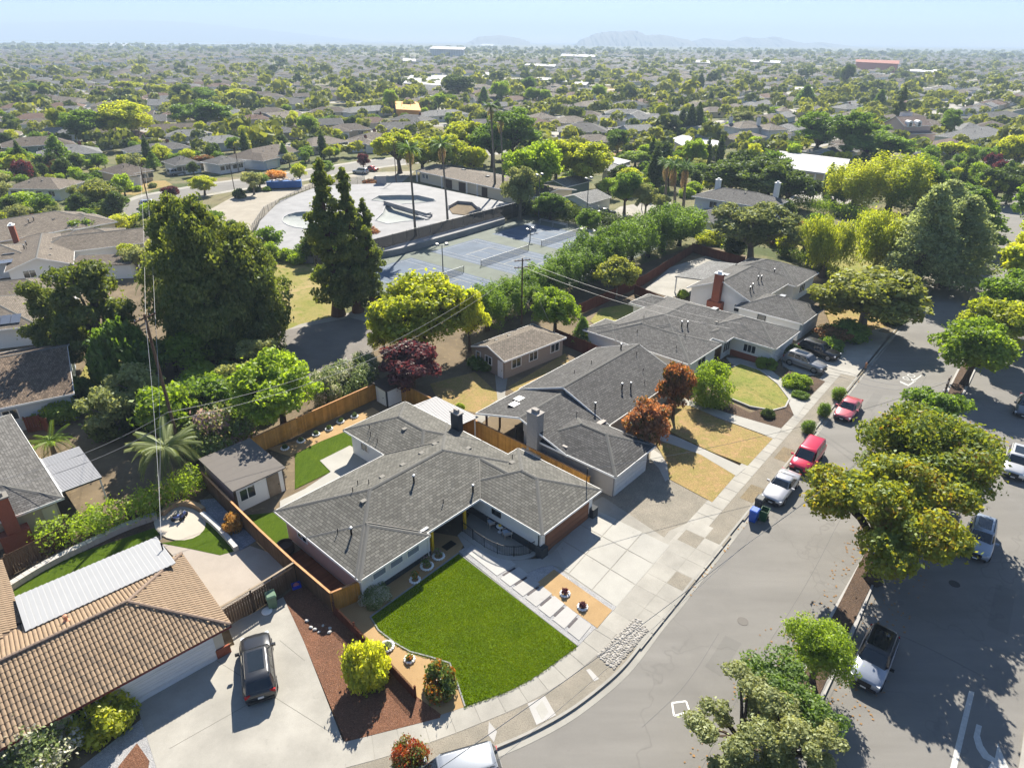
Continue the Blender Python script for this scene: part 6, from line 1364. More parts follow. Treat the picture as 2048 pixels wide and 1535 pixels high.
# ---------------------------------------------------------------- tennis courts
def cpoly(u0, u1, v0, v1): return [(p.x, p.y) for p in (CT(u0, v0), CT(u1, v0), CT(u1, v1), CT(u0, v1))]
sheet('tennis_court_slab', cpoly(-34, 22, -17.2, 17.8), .03, CT_G, z0=0)
for k, (u0) in enumerate((-30.6, -13.6 , 3.0)):
    uc = u0 + 6.6
    sheet('court_surface', cpoly(u0 + 1.1 - .6, u0 + 12.1 + .6, -12.6, 12.6), .036, CT_B)
    lm = MB(); w_ = .05
    def ln(a, b, c, d): q = cpoly(a, b, c, d); lm.face([(x, y, .0405) for x, y in q])
    x0, x1 = uc - 5.49, uc + 5.49; s0, s1 = uc - 4.12, uc + 4.12
    for x in (x0, x1, s0, s1): ln(x - w_, x + w_, -11.9, 11.9)
    for v in (-11.89, 11.89): ln(x0, x1, v - w_, v + w_)
    for v in (-6.4, 6.4): ln(s0, s1, v - w_, v + w_)
    ln(uc - w_, uc + w_, -6.4, 6.4); lm.ob('court_lines', LINEC, kind='structure')
    ly = MB(); lm = ly
    for v in (-2.1, 2.1, -6.7, 6.7): ln(uc - 3, uc + 3, v - .05, v + .05)
    for x in (uc - 3, uc + 3): ln(x - .05, x + .05, -6.7, 6.7)
    ly_ = [(a, b, .0445) for f in [0] for a, b in []]
    q_ = MB(); q_.v = [(x, y, .0448) for x, y, z in ly.v]; q_.f = ly.f; q_.ob('pickleball_lines', LINEY, kind='structure')
    n = thing('tennis_net', ('nearest-left', 'middle', 'farthest-right')[k] + ' tennis net across the blue courts', 'net', CT(uc, 0), R(CT.a), 'tennis nets')
    MB().box(-6.4, 6.4, -.004, .004, .03, 1.0).ob('mesh', NET, n); MB().box(-6.4, 6.4, -.03, .03, .98, 1.05).ob('band', WHITE, n)
    for x in (-6.4, 6.4): MB().tube((x, 0, 0), (x, 0, 1.1), .05).ob('post', BLACK, n)
def mesh_fence(label, pts, h, mat, step=3.0, name='mesh_fence'):
    o = thing(name, label, 'fence', pts[0]); sc = MB(); pm = MB().tube((0, 0, 0), (0, 0, h + .05), .04, n=5).me('post', STEEL); rl = MB()
    for a, b in zip(pts[:-1], pts[1:]):
        d = b - a; ang = math.atan2(d.y, d.x); dl = a - pts[0]; sc.mesh(*slab(dl, d, ang, .012, .05, h - .1)); rl.tube(dl + Vector((0, 0, h)), dl + d + Vector((0, 0, h)), .03, n=4); n = max(1, int(d.length / step))
        for i in range(n + 1): mk('post', pm, o, dl + d * (i / n))
    sc.ob('screen', mat, o); rl.ob('rail', STEEL, o); return o
mesh_fence('tall brown windscreen fence between the skate park and the courts', [CT(-34, 17.8), CT(-14, 17.9), CT(22, 18.0)], 3.2, SCREEN)
mesh_fence('chain-link fence behind the far end of the courts', [CT(22, 18), CT(22.2, -17)], 3.2, CHAIN)
def lightpole(label, base, h, n=2, ang=0.0, base_box=False):
    o = thing('floodlight_pole', label, 'light pole', base, ang, 'court floodlights'); MB().tube((0, 0, 0), (0, 0, h), .11, .07, 7).ob('pole', STEEL, o)
    MB().box(-.8, .8, -.04, .04, h - .05, h + .03).ob('arm', STEEL, o)
    for x in (-.75, .75)[:n]:
        MB().mesh([(x - .3, -.35, h + .05), (x + .3, -.35, h + .05), (x + .3, .35, h + .2), (x - .3, .35, h + .2), (x - .2, -.2, h + .3), (x + .2, -.2, h + .3), (x + .2, .25, h + .4), (x - .2, .25, h + .4)], [(3, 2, 1, 0), (4, 5, 6, 7), (0, 1, 5, 4), (1, 2, 6, 5), (2, 3, 7, 6), (3, 0, 4, 7)]).ob('floodlight', STEEL, o)
b = P(886.5, 556); lightpole('dark floodlight pole at the near edge of the courts', b, zat(b, 882, 493), ang=.3)
for p, t, lb in (((1171, 468), 356, 'floodlight pole beside the white scoreboard benches at the court end'), ((1077, 440), 350, 'pale floodlight pole behind the bench frames'), ((1283, 415), 370, 'floodlight pole in front of the grey olive trees'), ((1060, 482), 459, 'short pole at mid court')):
    q = P(*p); lightpole(lb, q, zat(q, p[0], t), ang=.8)
for i, (x, y) in enumerate(((1166, 468), (1182, 472))):
    o = thing('score_table', ('left' if i == 0 else 'right') + ' white slanted score table at the court end', 'score table', P(x, y), .8); MB().mesh([(-.9, -.4, 1.2), (.9, -.4, 1.2), (.9, .4, 1.6), (-.9, .4, 1.6), (-.9, -.4, 1.14), (.9, -.4, 1.14), (.9, .4, 1.54), (-.9, .4, 1.54)], [(0, 1, 2, 3), (7, 6, 5, 4), (0, 4, 5, 1), (2, 6, 7, 3), (1, 5, 6, 2), (3, 7, 4, 0)]).ob('board', WHITE, o)
    for x_ in (-.8, .8): MB().tube((x_, 0, 0), (x_, 0, 1.4), .05).ob('leg', STEEL, o)
o = thing('practice_frame', 'long low pale metal rail frame behind the courts', 'frame', P(1078, 448), 0); d = P(1132, 458) - P(1078, 448)
MB().tube((0, 0, 1.0), d + Vector((0, 0, 1.0)), .06).tube(Vector((.3, .8, 1.0)), d + Vector((.3, .8, 1.0)), .06).ob('rail', GALV, o)
for f in (0, .5, 1): MB().tube(d * f, d * f + Vector((0, 0, 1.0)), .05).tube(d * f + Vector((.3, .8, 0)), d * f + Vector((.3, .8, 1.0)), .05).ob('leg', GALV, o)
# ---------------------------------------------------------------- skate park: raised deck with sunk bowls
ZD = 1.1
deck = [P(x, y, ZD) for x, y in ((498, 505), (520, 450), (560, 408), (640, 378), (735, 372), (820, 368), (985, 400), (1040, 410), (1000, 425), (1010, 437), (930, 462), (800, 500), (700, 520), (600, 520))]
b1_ = [P(570 + 46 + 52 * math.cos(t * .35), 447 + 17 * math.sin(t * .35), ZD) for t in range(18)]
b2_ = [P(x, y, ZD) for x, y in ((742, 405), (757, 396), (800, 394), (835, 394), (868, 401), (872, 405), (840, 409), (800, 412), (770, 408))]
b3_ = [P(x, y, ZD) for x, y in ((771, 414), (785, 412), (830, 424), (858, 436), (848, 443), (805, 447), (775, 452), (750, 445), (765, 430))]
sk = thing('skate_park', 'pale concrete skate park deck with sunken bowls behind the windscreen fence', 'skate park', (0, 0, 0))
MB().prism([(p.x, p.y) for p in deck], 0, ZD, [[(p.x, p.y) for p in q] for q in (b1_, b2_, b3_)]).ob('deck', SKATE, sk)
for q, z in ((b1_, .2), (b2_, .25), (b3_, .3)):
    c = sum(q, Vector()) / len(q); m = MB(); n = len(q); rings = [(1.0, ZD), (.97, ZD - .35), (.9, z + .25), (.78, z)]; V = []
    for s_, zz in rings: V += [tuple((c + (p - c) * s_).xy) + (zz,) for p in q]
    F = [(i * n + k, i * n + (k + 1) % n, (i + 1) * n + (k + 1) % n, (i + 1) * n + k) for i in range(3) for k in range(n)] + [tuple(3 * n + k for k in range(n))]
    m.mesh(V, F).ob('bowl', BOWL, sk, True); cp = MB(); cp.poly_tube([Vector((p.x, p.y, ZD + .03)) for p in q + q[:1]], .07, 5); cp.ob('coping', WHITEROOF, sk)
for p0, p1, hh in ((((700 + 72, 412)), (858, 436), .9),):
    a, b = P(*p0, ZD), P(*p1, ZD); d = b - a; m = MB(); m.mesh(*slab(a, d, math.atan2(d.y, d.x), 1.2, ZD, ZD + .8)); m.ob('ledge', SKATE, sk)
for i in range(3):
    a, b = P(836 + i * 3, 436 - i * 3, ZD), P(856 + i * 3, 442 - i * 3, ZD); d = b - a; m = MB(); m.mesh(*slab(a, d, math.atan2(d.y, d.x), .8, ZD, ZD + .2 + .2 * i)); m.ob('step', SKATE, sk)
pl = [P(x, y, ZD) for x, y in ((898, 420), (915, 410), (945, 412), (960, 425), (940, 433), (905, 430))]
MB().prism([(p.x, p.y) for p in pl], ZD - .3, ZD + .12).ob('planter_bed', DIRT, sk); m = MB()
for a, b in zip(pl[:4], pl[1:5]): d = b - a; m.mesh(*slab(a, d, math.atan2(d.y, d.x), .3, ZD, ZD + .8))
m.ob('planter_wall', SKATE, sk)
mesh_fence('thin dark picket fence along the street side of the skate park', [P(505, 480), P(530, 440), P(575, 415), P(640, 382), P(730, 372)], 2.0, CHAIN, 2.0, 'picket_fence')
o = thing('entrance_block', 'small grey concrete block house at the skate park gate', 'block house', P(764, 380), .2); MB().box(-1.2, 1.2, -1, 1, 0, 3).ob('wall', concrete('block_house', (.36, .35, .36), .1), o); MB().box(-1.35, 1.35, -1.15, 1.15, 3, 3.15).ob('roof', CONC, o)
# park grass, paths
flat('park_lawn', [(360, 640), (440, 560), (560, 530), (700, 540), (660, 600), (690, 640), (600, 655), (500, 720), (420, 745), (370, 760)], .012, PARKG, 0)
flat('park_path', [(430, 730), (520, 690), (600, 655), (760, 615), (770, 640), (720, 710), (560, 790), (470, 800)], .018, CONC_O, 0)
flat('park_yard_asphalt', [(430, 745), (560, 670), (700, 640), (760, 655), (740, 720), (600, 790), (480, 830)], .0225, concrete('dusty_asphalt', (.16, .145, .13), .2), 0)
flat('grass_patch', [(150, 790), (170, 745), (240, 720), (245, 775), (190, 800)], .02, GREENY, 0)
flat('oval_bright_lawn', [(250, 505), (262, 494), (285, 494), (290, 510), (265, 520), (252, 516)], .02, LAWN, 0)
flat('left_street_verge', [(140, 395), (180, 380), (330, 372), (345, 380), (290, 395), (270, 402)], .02, DRYGRASS, 0)
flat('front_lawn_of_garage_house', [(578, 338), (610, 326), (615, 340), (590, 345)], .02, LAWN, 0)
flat('golden_field', [(1130, 183), (1165, 176), (1200, 168), (1262, 173), (1262, 183), (1215, 184)], .02, DRYGRASS, 0)
flat('front_lawn_of_blue_door_house', [(1228, 242), (1250, 235), (1262, 240), (1235, 244)], .022, LAWN, 0)
flat('parking_court', [(1560, 350), (1600, 340), (1700, 345), (1730, 375), (1690, 400), (1640, 392), (1570, 400), (1590, 375)], .022, CONC, 0)
flat('dirt_lot', [(1165, 325), (1230, 300), (1290, 285), (1290, 300), (1200, 335)], .014, DG, 0)
flat('back_patio_of_two_storey_house', [(1240, 410), (1340, 390), (1350, 440), (1300, 460), (1180, 450)], .014, CONC_O, 0)
flat('parking_left_of_clubhouse', [(600, 400), (720, 350), (830, 345), (800, 372), (640, 376), (560, 410)], .02, CONC_O, 0)
# football goals and frames in the shaded yard
o = thing('goal_frame', 'white pipe goal frame in the shade below the redwoods', 'goal', P(440, 755)); G = [P(x, y, z) - P(440, 755) for x, y, z in ((430, 745, 0), (445, 790, 0), (430, 745, 1.8), (445, 790, 1.8), (475, 735, 0), (500, 775, 0))]
m = MB(); [m.tube(G[a], G[b], .05) for a, b in ((0, 2), (1, 3), (2, 3), (2, 4), (3, 5), (4, 5), (0, 4), (1, 5))]; m.ob('frame', WHITE, o)
# ---------------------------------------------------------------- palms
def ppalm(bx, by, tx, ty, label, **k):
    b = P(bx, by); z = zat(b, tx, ty); d = ray(tx, ty); kk = b.y / d[1]; return palm(label, b, z, lean=(d[0] * kk - b.x, 0), **k)
ppalm(832, 486, 818, 300, 'tall thin palm left of the clubhouse with loose drooping crown', tr=.2, fl=2.6, nf=34, dead=6, bend=1.1, leafl=.9, dens=16, fat=2.6)
ppalm(896, 452, 883, 290, 'tall thin palm in front of the clubhouse wall', tr=.2, fl=2.6, nf=36, dead=6, bend=1.1, leafl=.9, dens=16, fat=2.6)
ppalm(991, 395, 981, 212, 'tallest left palm of the pair behind the clubhouse', tr=.26, fl=2.4, nf=34, dead=6, leafl=.9, dens=14, fat=3)
ppalm(1007, 395, 1001, 235, 'slightly shorter right palm of the pair behind the clubhouse', tr=.24, fl=2.4, nf=34, dead=6, leafl=.9, dens=14, fat=3)
ppalm(1349, 415, 1349, 325, 'left fan palm with shaggy skirt beside the cypress', tr=.3, fl=2.6, nf=40, dead=24, bend=.8, leafl=.9, dens=14, fat=3)
ppalm(1366, 418, 1372, 328, 'middle fan palm with shaggy skirt beside the cypress', tr=.3, fl=2.6, nf=40, dead=24, bend=.8, leafl=.9, dens=14, fat=3)
ppalm(1330, 405, 1334, 318, 'rear fan palm with shaggy skirt beside the cypress', tr=.3, fl=2.4, nf=36, dead=16, bend=.8, leafl=.9, dens=14, fat=3)
palm('feathery queen palm with arching fronds above the left hedge', P(352, 985), 4.2, .16, 3.0, 46, bend=1.15, leafl=.75, dens=40, mat=LF_QP)
palm('small leafy palm beside the left conifer and brown shed', P(318, 640), 5.0, .2, 2.8, 24)
palm('small fan palm in the left back yard among shrubs', P(110, 925), 1.6, .2, 2.2, 22, mat=LF_B)

flat('construction_yard', [(400, 440), (470, 400), (600, 378), (730, 348), (700, 365), (640, 376), (560, 405), (505, 470), (440, 480)], .0215, concrete('pale_yard', (.30, .27, .22), .2), 0)
flat('dirt_strip', [(400, 470), (500, 470), (500, 520), (560, 535), (440, 560), (330, 560)], .017, DRYGRASS, 0)
# ---------------------------------------------------------------- near and middle trees: (kind, foot x, foot y, crown width, top y) in survey pixels
# roadside trees, nearest first
def tmed(kind, u, v, r, h, label, **k): return tree(kind, ST(u, v, .15), r, h, label, **k)
tree('open', ST(-17.6, -9.3, .15), 3.0, 4.6, 'olive-green thin-leaved tree at the bottom edge, under the grey-green ones', n=18000, size=.034)
tmed('open', -22.5, -8.9, 3.4, 4.3, 'grey-green airy tree at the very bottom of the median', n=16000, size=.034)
tmed('open', -18.4, -7.6, 3.4, 4.8, 'grey-green airy tree leaning over the frontage road, bottom right', n=16000, size=.034)
tmed('eucg', -15.3, -8.5, 3.0, 4.4, 'loose green tree between the bottom thicket and the silver SUV', n=14000, size=.04)
tmed('round_b', -10.9, -8.8, 2.3, 4.3, 'bright green small tree on the median beside the bark bed', n=20000, size=.034)
KINDS['turn'] = ('spread', LF_T, 34000, .028, 1.5); KINDS['turnd'] = ('dense', LF_T2, 36000, .030, 1.6)
tmed('turn', .6, -9.4, 6.4, 8.6, 'large green and orange turning tree leaning from the median trunk', var=1)
tmed('turnd', 10.6, -9.6, 6.4, 9.0, 'large dark green tree with orange-tipped leaves beyond the turning tree', var=2)
tmed('spread_g', 22.5, -8.9, 4.0, 5.8, 'light green feathery street tree behind the grey pole head')
tmed('eucg', 16.5, -8.6, 3.0, 4.2, 'thin pale green tree in front of the grey pole head')
tmed('round_b', 40, -9.3, 4.6, 7.5, 'green roadside tree over the orange bark strip')
tmed('round_y', 50, -10.5, 4.8, 7.6, 'yellow-green roadside tree up the main road')
tmed('round_g', 60, -11, 5, 8.5, 'mid green roadside tree at the right edge'); tmed('spread_y', 74, -12, 6, 9, 'bright yellow-green tree at the right edge of the road')
tmed('round_y', 90, -13, 6, 10, 'yellow-green tree behind the road bend at the right edge'); tmed('round_g', 106, -14, 7, 11, 'green tree beyond the road bend at the far right'); tmed('spread_g', 122, -10, 7, 11, 'broad green tree where the road disappears')
# redwoods and big conifers
ptree('redwood', 676, 636, 125, 300, 'tall slim dark redwood with leaning trunk, left of the pair', n=22000, size=.055, var=0)
ptree('redwood', 715, 628, 105, 318, 'tall slim dark redwood in the middle of the group', n=22000, size=.055, var=1); ptree('redwood', 745, 619, 85, 385, 'shorter redwood at the right of the group', n=18000, size=.06, var=2)
KINDS['ball'] = ('bush', LF_B, 12000, .045, 1.7); KINDS['bigred'] = ('broadcone', LF_R, 40000, .036, 2.1, 'R')
ptree('bigred', 445, 728, 215, 358, 'giant dense redwood with thick trunk beside the path, left', var=0); ptree('bigred', 515, 704, 185, 420, 'massive dark redwood to the right of the giant one', var=1); ptree('bigred', 400, 690, 170, 365, 'dense redwood behind and left of the giant one', var=2)
ptree('pine', 212, 752, 190, 508, 'wide dark pine with leaning branches among the left houses', var=0); ptree('pine', 130, 740, 130, 560, 'grey leaning pine overhanging the taupe roof with solar panels', var=1); ptree('bush_g', 262, 790, 120, 640, 'ivy-like green mass wrapped round the tall leaning pole')
for i, (x, y, w_, t, k, l) in enumerate([
 (850, 720, 215, 528, 'round_y', 'big bright yellow-green tree left of the grey outbuilding'), (940, 705, 90, 562, 'round_y', 'yellow-green tree lobe nearest the outbuilding roof'), (770, 720, 80, 610, 'round_y', 'smaller yellow tree at the left foot of the big yellow one'),
 (826, 790, 150, 668, 'purple', 'dark purple plum tree above the fence corner'), (1110, 668, 108, 563, 'round_b', 'bright green round tree behind the grey outbuilding'), (1163, 690, 52, 622, 'cone_g', 'small green conical shrub right of the outbuilding'),
 (1230, 592, 100, 497, 'mag', 'light green round tree in the shaded courtyard'), (1292, 905, 112, 782, 'maple', 'orange-red Japanese maple in front of the charcoal roof'), (1345, 835, 88, 706, 'russet', 'dark russet maple behind the orange one'),
 (1420, 800, 98, 700, 'ball', 'bright green ball-shaped tree on the kerbed lawn'), (1660, 676, 78, 632, 'russet', 'reddish-leaved loose shrub tree beside the driveway'), (1722, 650, 230, 492, 'mag', 'magnolia with glossy olive leaves beside the last street house'),
 (570, 872, 190, 695, 'round_b', 'large bright green tree behind the orange fence'), (1500, 518, 190, 362, 'olive', 'big grey-green olive tree with twin trunks over the red fence'), (1466, 508, 46, 415, 'cyp', 'dark columnar tree beside the olive trunk'),
 (1643, 545, 120, 395, 'weep', 'yellow-green weeping pepper tree with visible trunk'), (1745, 540, 145, 383, 'weep', 'larger weeping pepper tree beside the cedars'),
 (1823, 565, 170, 322, 'cedar', 'blue-green cedar with layered branches at the road edge'), (1890, 560, 185, 340, 'cedar', 'wide blue-green cedar overhanging the road'), (1865, 500, 170, 312, 'cedar', 'rear blue-green cedar behind the first two'), (1930, 480, 150, 335, 'cone_g', 'green conifer at the bend of the road'),
 (1705, 408, 130, 265, 'plume_y', 'golden-tipped feathery cypress left of the pair'), (1775, 412, 160, 245, 'plume_y', 'tall golden-tipped feathery cypress, right of the pair'), (1668, 400, 48, 312, 'cone_g', 'small conical tree in front of the white flat roof'),
 (1455, 392, 130, 290, 'round_d', 'dark oak left of the group beyond the two-storey house'), (1520, 400, 150, 280, 'round_d', 'dark oak in the middle of the group beyond the two-storey house'), (1570, 408, 120, 310, 'round_d', 'dark oak right of the group near the white flat roof'), (1500, 375, 110, 272, 'round_d', 'rear dark oak whose crown hides the pale house'),
 (1630, 310, 120, 190, 'eucg', 'tall pale-stemmed eucalyptus left of the pair behind the flat roof'), (1690, 312, 120, 186, 'eucg', 'tall pale-stemmed eucalyptus right of the pair behind the flat roof'), (1745, 320, 150, 228, 'spread_g', 'broad dark green tree beside the rose-coloured house'), (1580, 300, 40, 265, 'round_g', 'small green tree beside the pale two-storey house wall'),
 (1248, 425, 78, 325, 'round_g', 'round-headed tree right of the white garage building'), (1290, 430, 62, 350, 'olive', 'grey olive tree left of the fan palms'), (1320, 428, 50, 375, 'olive', 'smaller grey olive tree at the foot of the fan palms'), (1308, 370, 34, 278, 'cyp', 'slim dark pointed cypress behind the fan palms'),
 (1175, 470, 60, 405, 'round_g', 'dark green tree at the right end of the court hedge'), (1100, 440, 70, 372, 'round_g', 'green tree behind the practice frame'), (410, 400, 60, 350, 'round_y', 'yellow-green tree beside the left street bend'), (520, 385, 50, 345, 'round_g', 'green street tree left of the blue dumpster'), (650, 362, 50, 318, 'round_g', 'green street tree behind the redwoods'), (1040, 440, 92, 312, 'olive', 'dense grey-green tree at the corner of the skate park fence'), (1068, 405, 140, 258, 'round_b', 'big yellow-green tree behind the grey-green one'), (1112, 375, 110, 258, 'round_y', 'golden-green tree behind the dark green outbuilding'), (1168, 375, 125, 256, 'round_y', 'broad yellow-green tree behind the court light pole'), (1025, 330, 135, 188, 'eucg', 'tall eucalyptus with flat crown behind the palm pair'), (940, 325, 125, 218, 'spread_y', 'bright yellow tree behind the clubhouse, centre'), (985, 335, 95, 228, 'round_g', 'olive-yellow tree right of the bright yellow one'),
 (800, 350, 115, 243, 'spread_y', 'bright yellow spreading tree left of the thin palms'), (845, 352, 110, 262, 'round_y', 'yellow-green tree behind the left thin palm'), (890, 352, 105, 250, 'round_y', 'yellow-green tree behind the right thin palm'), (945, 355, 70, 280, 'round_y', 'small yellow-green tree behind the clubhouse roof'), (1130, 425, 60, 392, 'bush_y', 'bushy golden shrub over the court hedge'),
 (1270, 330, 70, 285, 'round_b', 'light green tree behind the slim cypress'), (1320, 330, 60, 280, 'round_g', 'green tree beside the white flat canopy'), (1385, 335, 56, 262, 'round_b', 'narrow bright green tree left of the dark oaks'), (1235, 305, 55, 245, 'round_g', 'green twin-lobed tree in front of the brown fence'), (1355, 265, 70, 222, 'bush_d', 'dark green hedge-like clump by the cypress row'),
 (1362, 262, 24, 205, 'cyp', 'first dark cypress of the row'), (1378, 265, 24, 196, 'cyp', 'second dark cypress of the row'), (1393, 262, 24, 192, 'cyp', 'third dark cypress of the row'),
 (1905, 430, 130, 330, 'round_g', 'dark green tree below the orange-roofed house'), (1830, 400, 90, 290, 'round_g', 'green tree beside the grey garage roof'), (1985, 390, 100, 300, 'round_d', 'dark green tree left of the yellow roadside tree'), (2025, 320, 90, 235, 'round_y', 'brilliant yellow-green tree at the far right edge'), (1895, 262, 46, 195, 'round_g', 'dark round tree beside the rose-coloured house'), (1790, 245, 34, 150, 'redwood', 'dark ragged spire tree in the right suburb'), (1755, 212, 34, 160, 'cone_g', 'blue-green conical tree left of the ragged spire'), (1720, 235, 50, 195, 'round_b', 'bright green bushy tree right of the eucalyptus'),
 (172, 303, 98, 214, 'round_g', 'big round dark green tree over the left street'), (130, 290, 50, 218, 'round_y', 'yellow-green tree left of the big round one'), (262, 296, 125, 190, 'round_y', 'leaning bright yellow tree over the parked cars'), (408, 270, 130, 208, 'spread_g', 'wide olive-coloured grove left of the brown roofs'), (370, 220, 52, 168, 'round_d', 'dark round tree behind the yellow grove'), (412, 222, 60, 172, 'round_g', 'green round tree behind the yellow grove'), (480, 218, 74, 182, 'spread_y', 'wide golden tree right of the dark round one'), (260, 200, 60, 174, 'spread_y', 'wide golden tree beyond the left grey roofs'), (90, 205, 24, 172, 'cyp', 'narrow dark tree in the far left suburb'), (60, 208, 46, 172, 'round_g', 'green tree beside the narrow dark tree'), (325, 205, 50, 170, 'round_y', 'golden tree right of the wide golden one'),
 (52, 440, 96, 393, 'bush_b', 'huge trimmed round green shrub at the left'), (170, 490, 75, 438, 'bush_b', 'big round green shrub between taupe roofs'), (210, 430, 90, 362, 'mag', 'light green tree in front of the white garage, left'), (215, 440, 70, 402, 'bush_d', 'dark round shrub below the light green tree'), (252, 465, 60, 428, 'bush_y', 'yellow-topped round shrub near the left conifer'), (85, 495, 60, 455, 'bush_y', 'loose yellowish shrub at the brick chimney'), (345, 412, 40, 375, 'purple', 'small purple-leaved tree beside the left street'), (325, 452, 60, 408, 'purple', 'dark purple shrub tree behind the leaning pole'), (728, 345, 32, 305, 'purple', 'small purple tree by the white SUV'), (300, 500, 60, 440, 'open', 'brownish thin tree at the giant redwood edge'),
 (318, 335, 44, 305, 'round_g', 'round green tree in front of the dark grey roof'), (410, 345, 60, 312, 'russet', 'red-leaved small tree in front of the grey garage'), (470, 320, 38, 275, 'round_g', 'green twin-stem tree by the green-grey long roof'), (570, 332, 22, 288, 'cone_g', 'slim conical tree by the brown garage house'), (556, 285, 28, 262, 'round_g', 'small round green tree among brown roofs'), (598, 288, 28, 262, 'round_b', 'small bright round tree among brown roofs'), (618, 282, 46, 228, 'round_b', 'taller bright green tree among brown roofs'), (665, 260, 56, 232, 'spread_g', 'flat-topped clipped tree by the driveway'), (552, 365, 40, 340, 'bush_o', 'golden round bush tree by the blue dumpster'), (95, 350, 60, 320, 'bush_d', 'dark shrub clump left of the grey roofs'), (60, 350, 70, 320, 'bush_g', 'green shrub clump near the grey roofs'), (20, 345, 60, 310, 'bush_b', 'bright green shrub at the left edge by the grey roofs'), (120, 360, 50, 325, 'bush_m', 'brownish autumn shrub by the grey roofs'),
 (750, 258, 28, 228, 'round_g', 'small dark round tree by the cul-de-sac'), (782, 232, 34, 176, 'round_b', 'tall oval green tree by the orange building frame'), (878, 225, 36, 182, 'round_b', 'oval bright green tree left of centre'), (905, 222, 30, 185, 'round_b', 'oval bright green tree next to the first'), (905, 258, 36, 226, 'round_g', 'round dark-green tree behind the yellow ones'), (917, 200, 78, 136, 'round_d', 'very large dark round tree by the school roof'), (1000, 208, 46, 153, 'round_b', 'tall bright green tree right of the school'), (968, 212, 30, 168, 'cone_g', 'green conical tree beside the tall bright one'), (1057, 190, 36, 146, 'round_g', 'dark green tree behind the bright row'), (1065, 208, 40, 166, 'round_b', 'bright green tree in the row right of the school'), (1090, 208, 30, 172, 'round_b', 'smaller bright tree at the end of the row'), (1197, 200, 34, 160, 'round_b', 'dense dark-and-bright oval tree by the golden field'), (1320, 240, 28, 196, 'round_y', 'yellow-green tree behind the white canopy'), (765, 182, 12, 158, 'cyp', 'dark cypress left of the school roof'), (785, 182, 12, 155, 'cyp', 'second dark cypress left of the school roof'), (800, 182, 12, 154, 'cyp', 'third dark cypress left of the school roof'), (1480, 250, 70, 200, 'olive', 'grey-green broad tree left of the pale two-storey house'), (1440, 262, 42, 233, 'round_y', 'golden round tree beside the white flat roofs'), (1548, 222, 28, 200, 'bush_b', 'round bright bush in the right-centre suburb'), (1608, 205, 52, 150, 'cone_g', 'big green conifer in the right suburb'), (1690, 165, 30, 110, 'round_d', 'dark square-headed tree in the right suburb'), (1420, 205, 12, 172, 'cyp', 'small dark cypress in the right-centre suburb'), (1400, 172, 16, 136, 'cyp', 'slim dark cypress in the right-centre distance')]):
    ptree(k, x, y, w_, t, l, var=i % 3, name='grove' if False else None)
# court-side row of plume trees
row = [(975, 662, 78, 578), (1012, 640, 70, 568), (1042, 622, 74, 560), (1085, 600, 80, 532), (1125, 585, 80, 505), (1158, 570, 84, 490), (1195, 552, 86, 462), (1228, 540, 90, 450), (1262, 526, 84, 435), (1295, 510, 80, 424), (1325, 500, 84, 412), (1358, 486, 80, 408)]
rn = ['first', 'second', 'third', 'fourth', 'fifth', 'sixth', 'seventh', 'eighth', 'ninth', 'tenth', 'eleventh', 'twelfth']
for i, (x, y, w_, t) in enumerate(row): ptree('plume', x, y, w_ * 1.3, t - 34, '%s shaggy green screening tree from the left in the court-side row' % rn[i], group='screening trees along the courts', var=i % 3)
# hedges
hedge('dark clipped hedge behind the far end of the tennis courts', [P(1052, 430), P(1130, 442), P(1230, 462), P(1330, 478)], 2.0, 3.6, LF_D, dens=70, size=.2)
hedge('green hedge beside the parking court near the pepper trees', [P(1590, 408), P(1690, 425), P(1750, 440)], 2.2, 3.0, LF_B, dens=60, size=.2); hedge('dark hedge behind the last street house', [P(1560, 500), P(1640, 535), P(1690, 560)], 1.6, 2.0, LF_D, dens=70, size=.18)
hedge('long bright green hedge above the winding block wall, left', [P(100, 1112), P(200, 1075), P(300, 1038), P(395, 985)], 2.2, 2.0, LF_B, dens=130, size=.14)
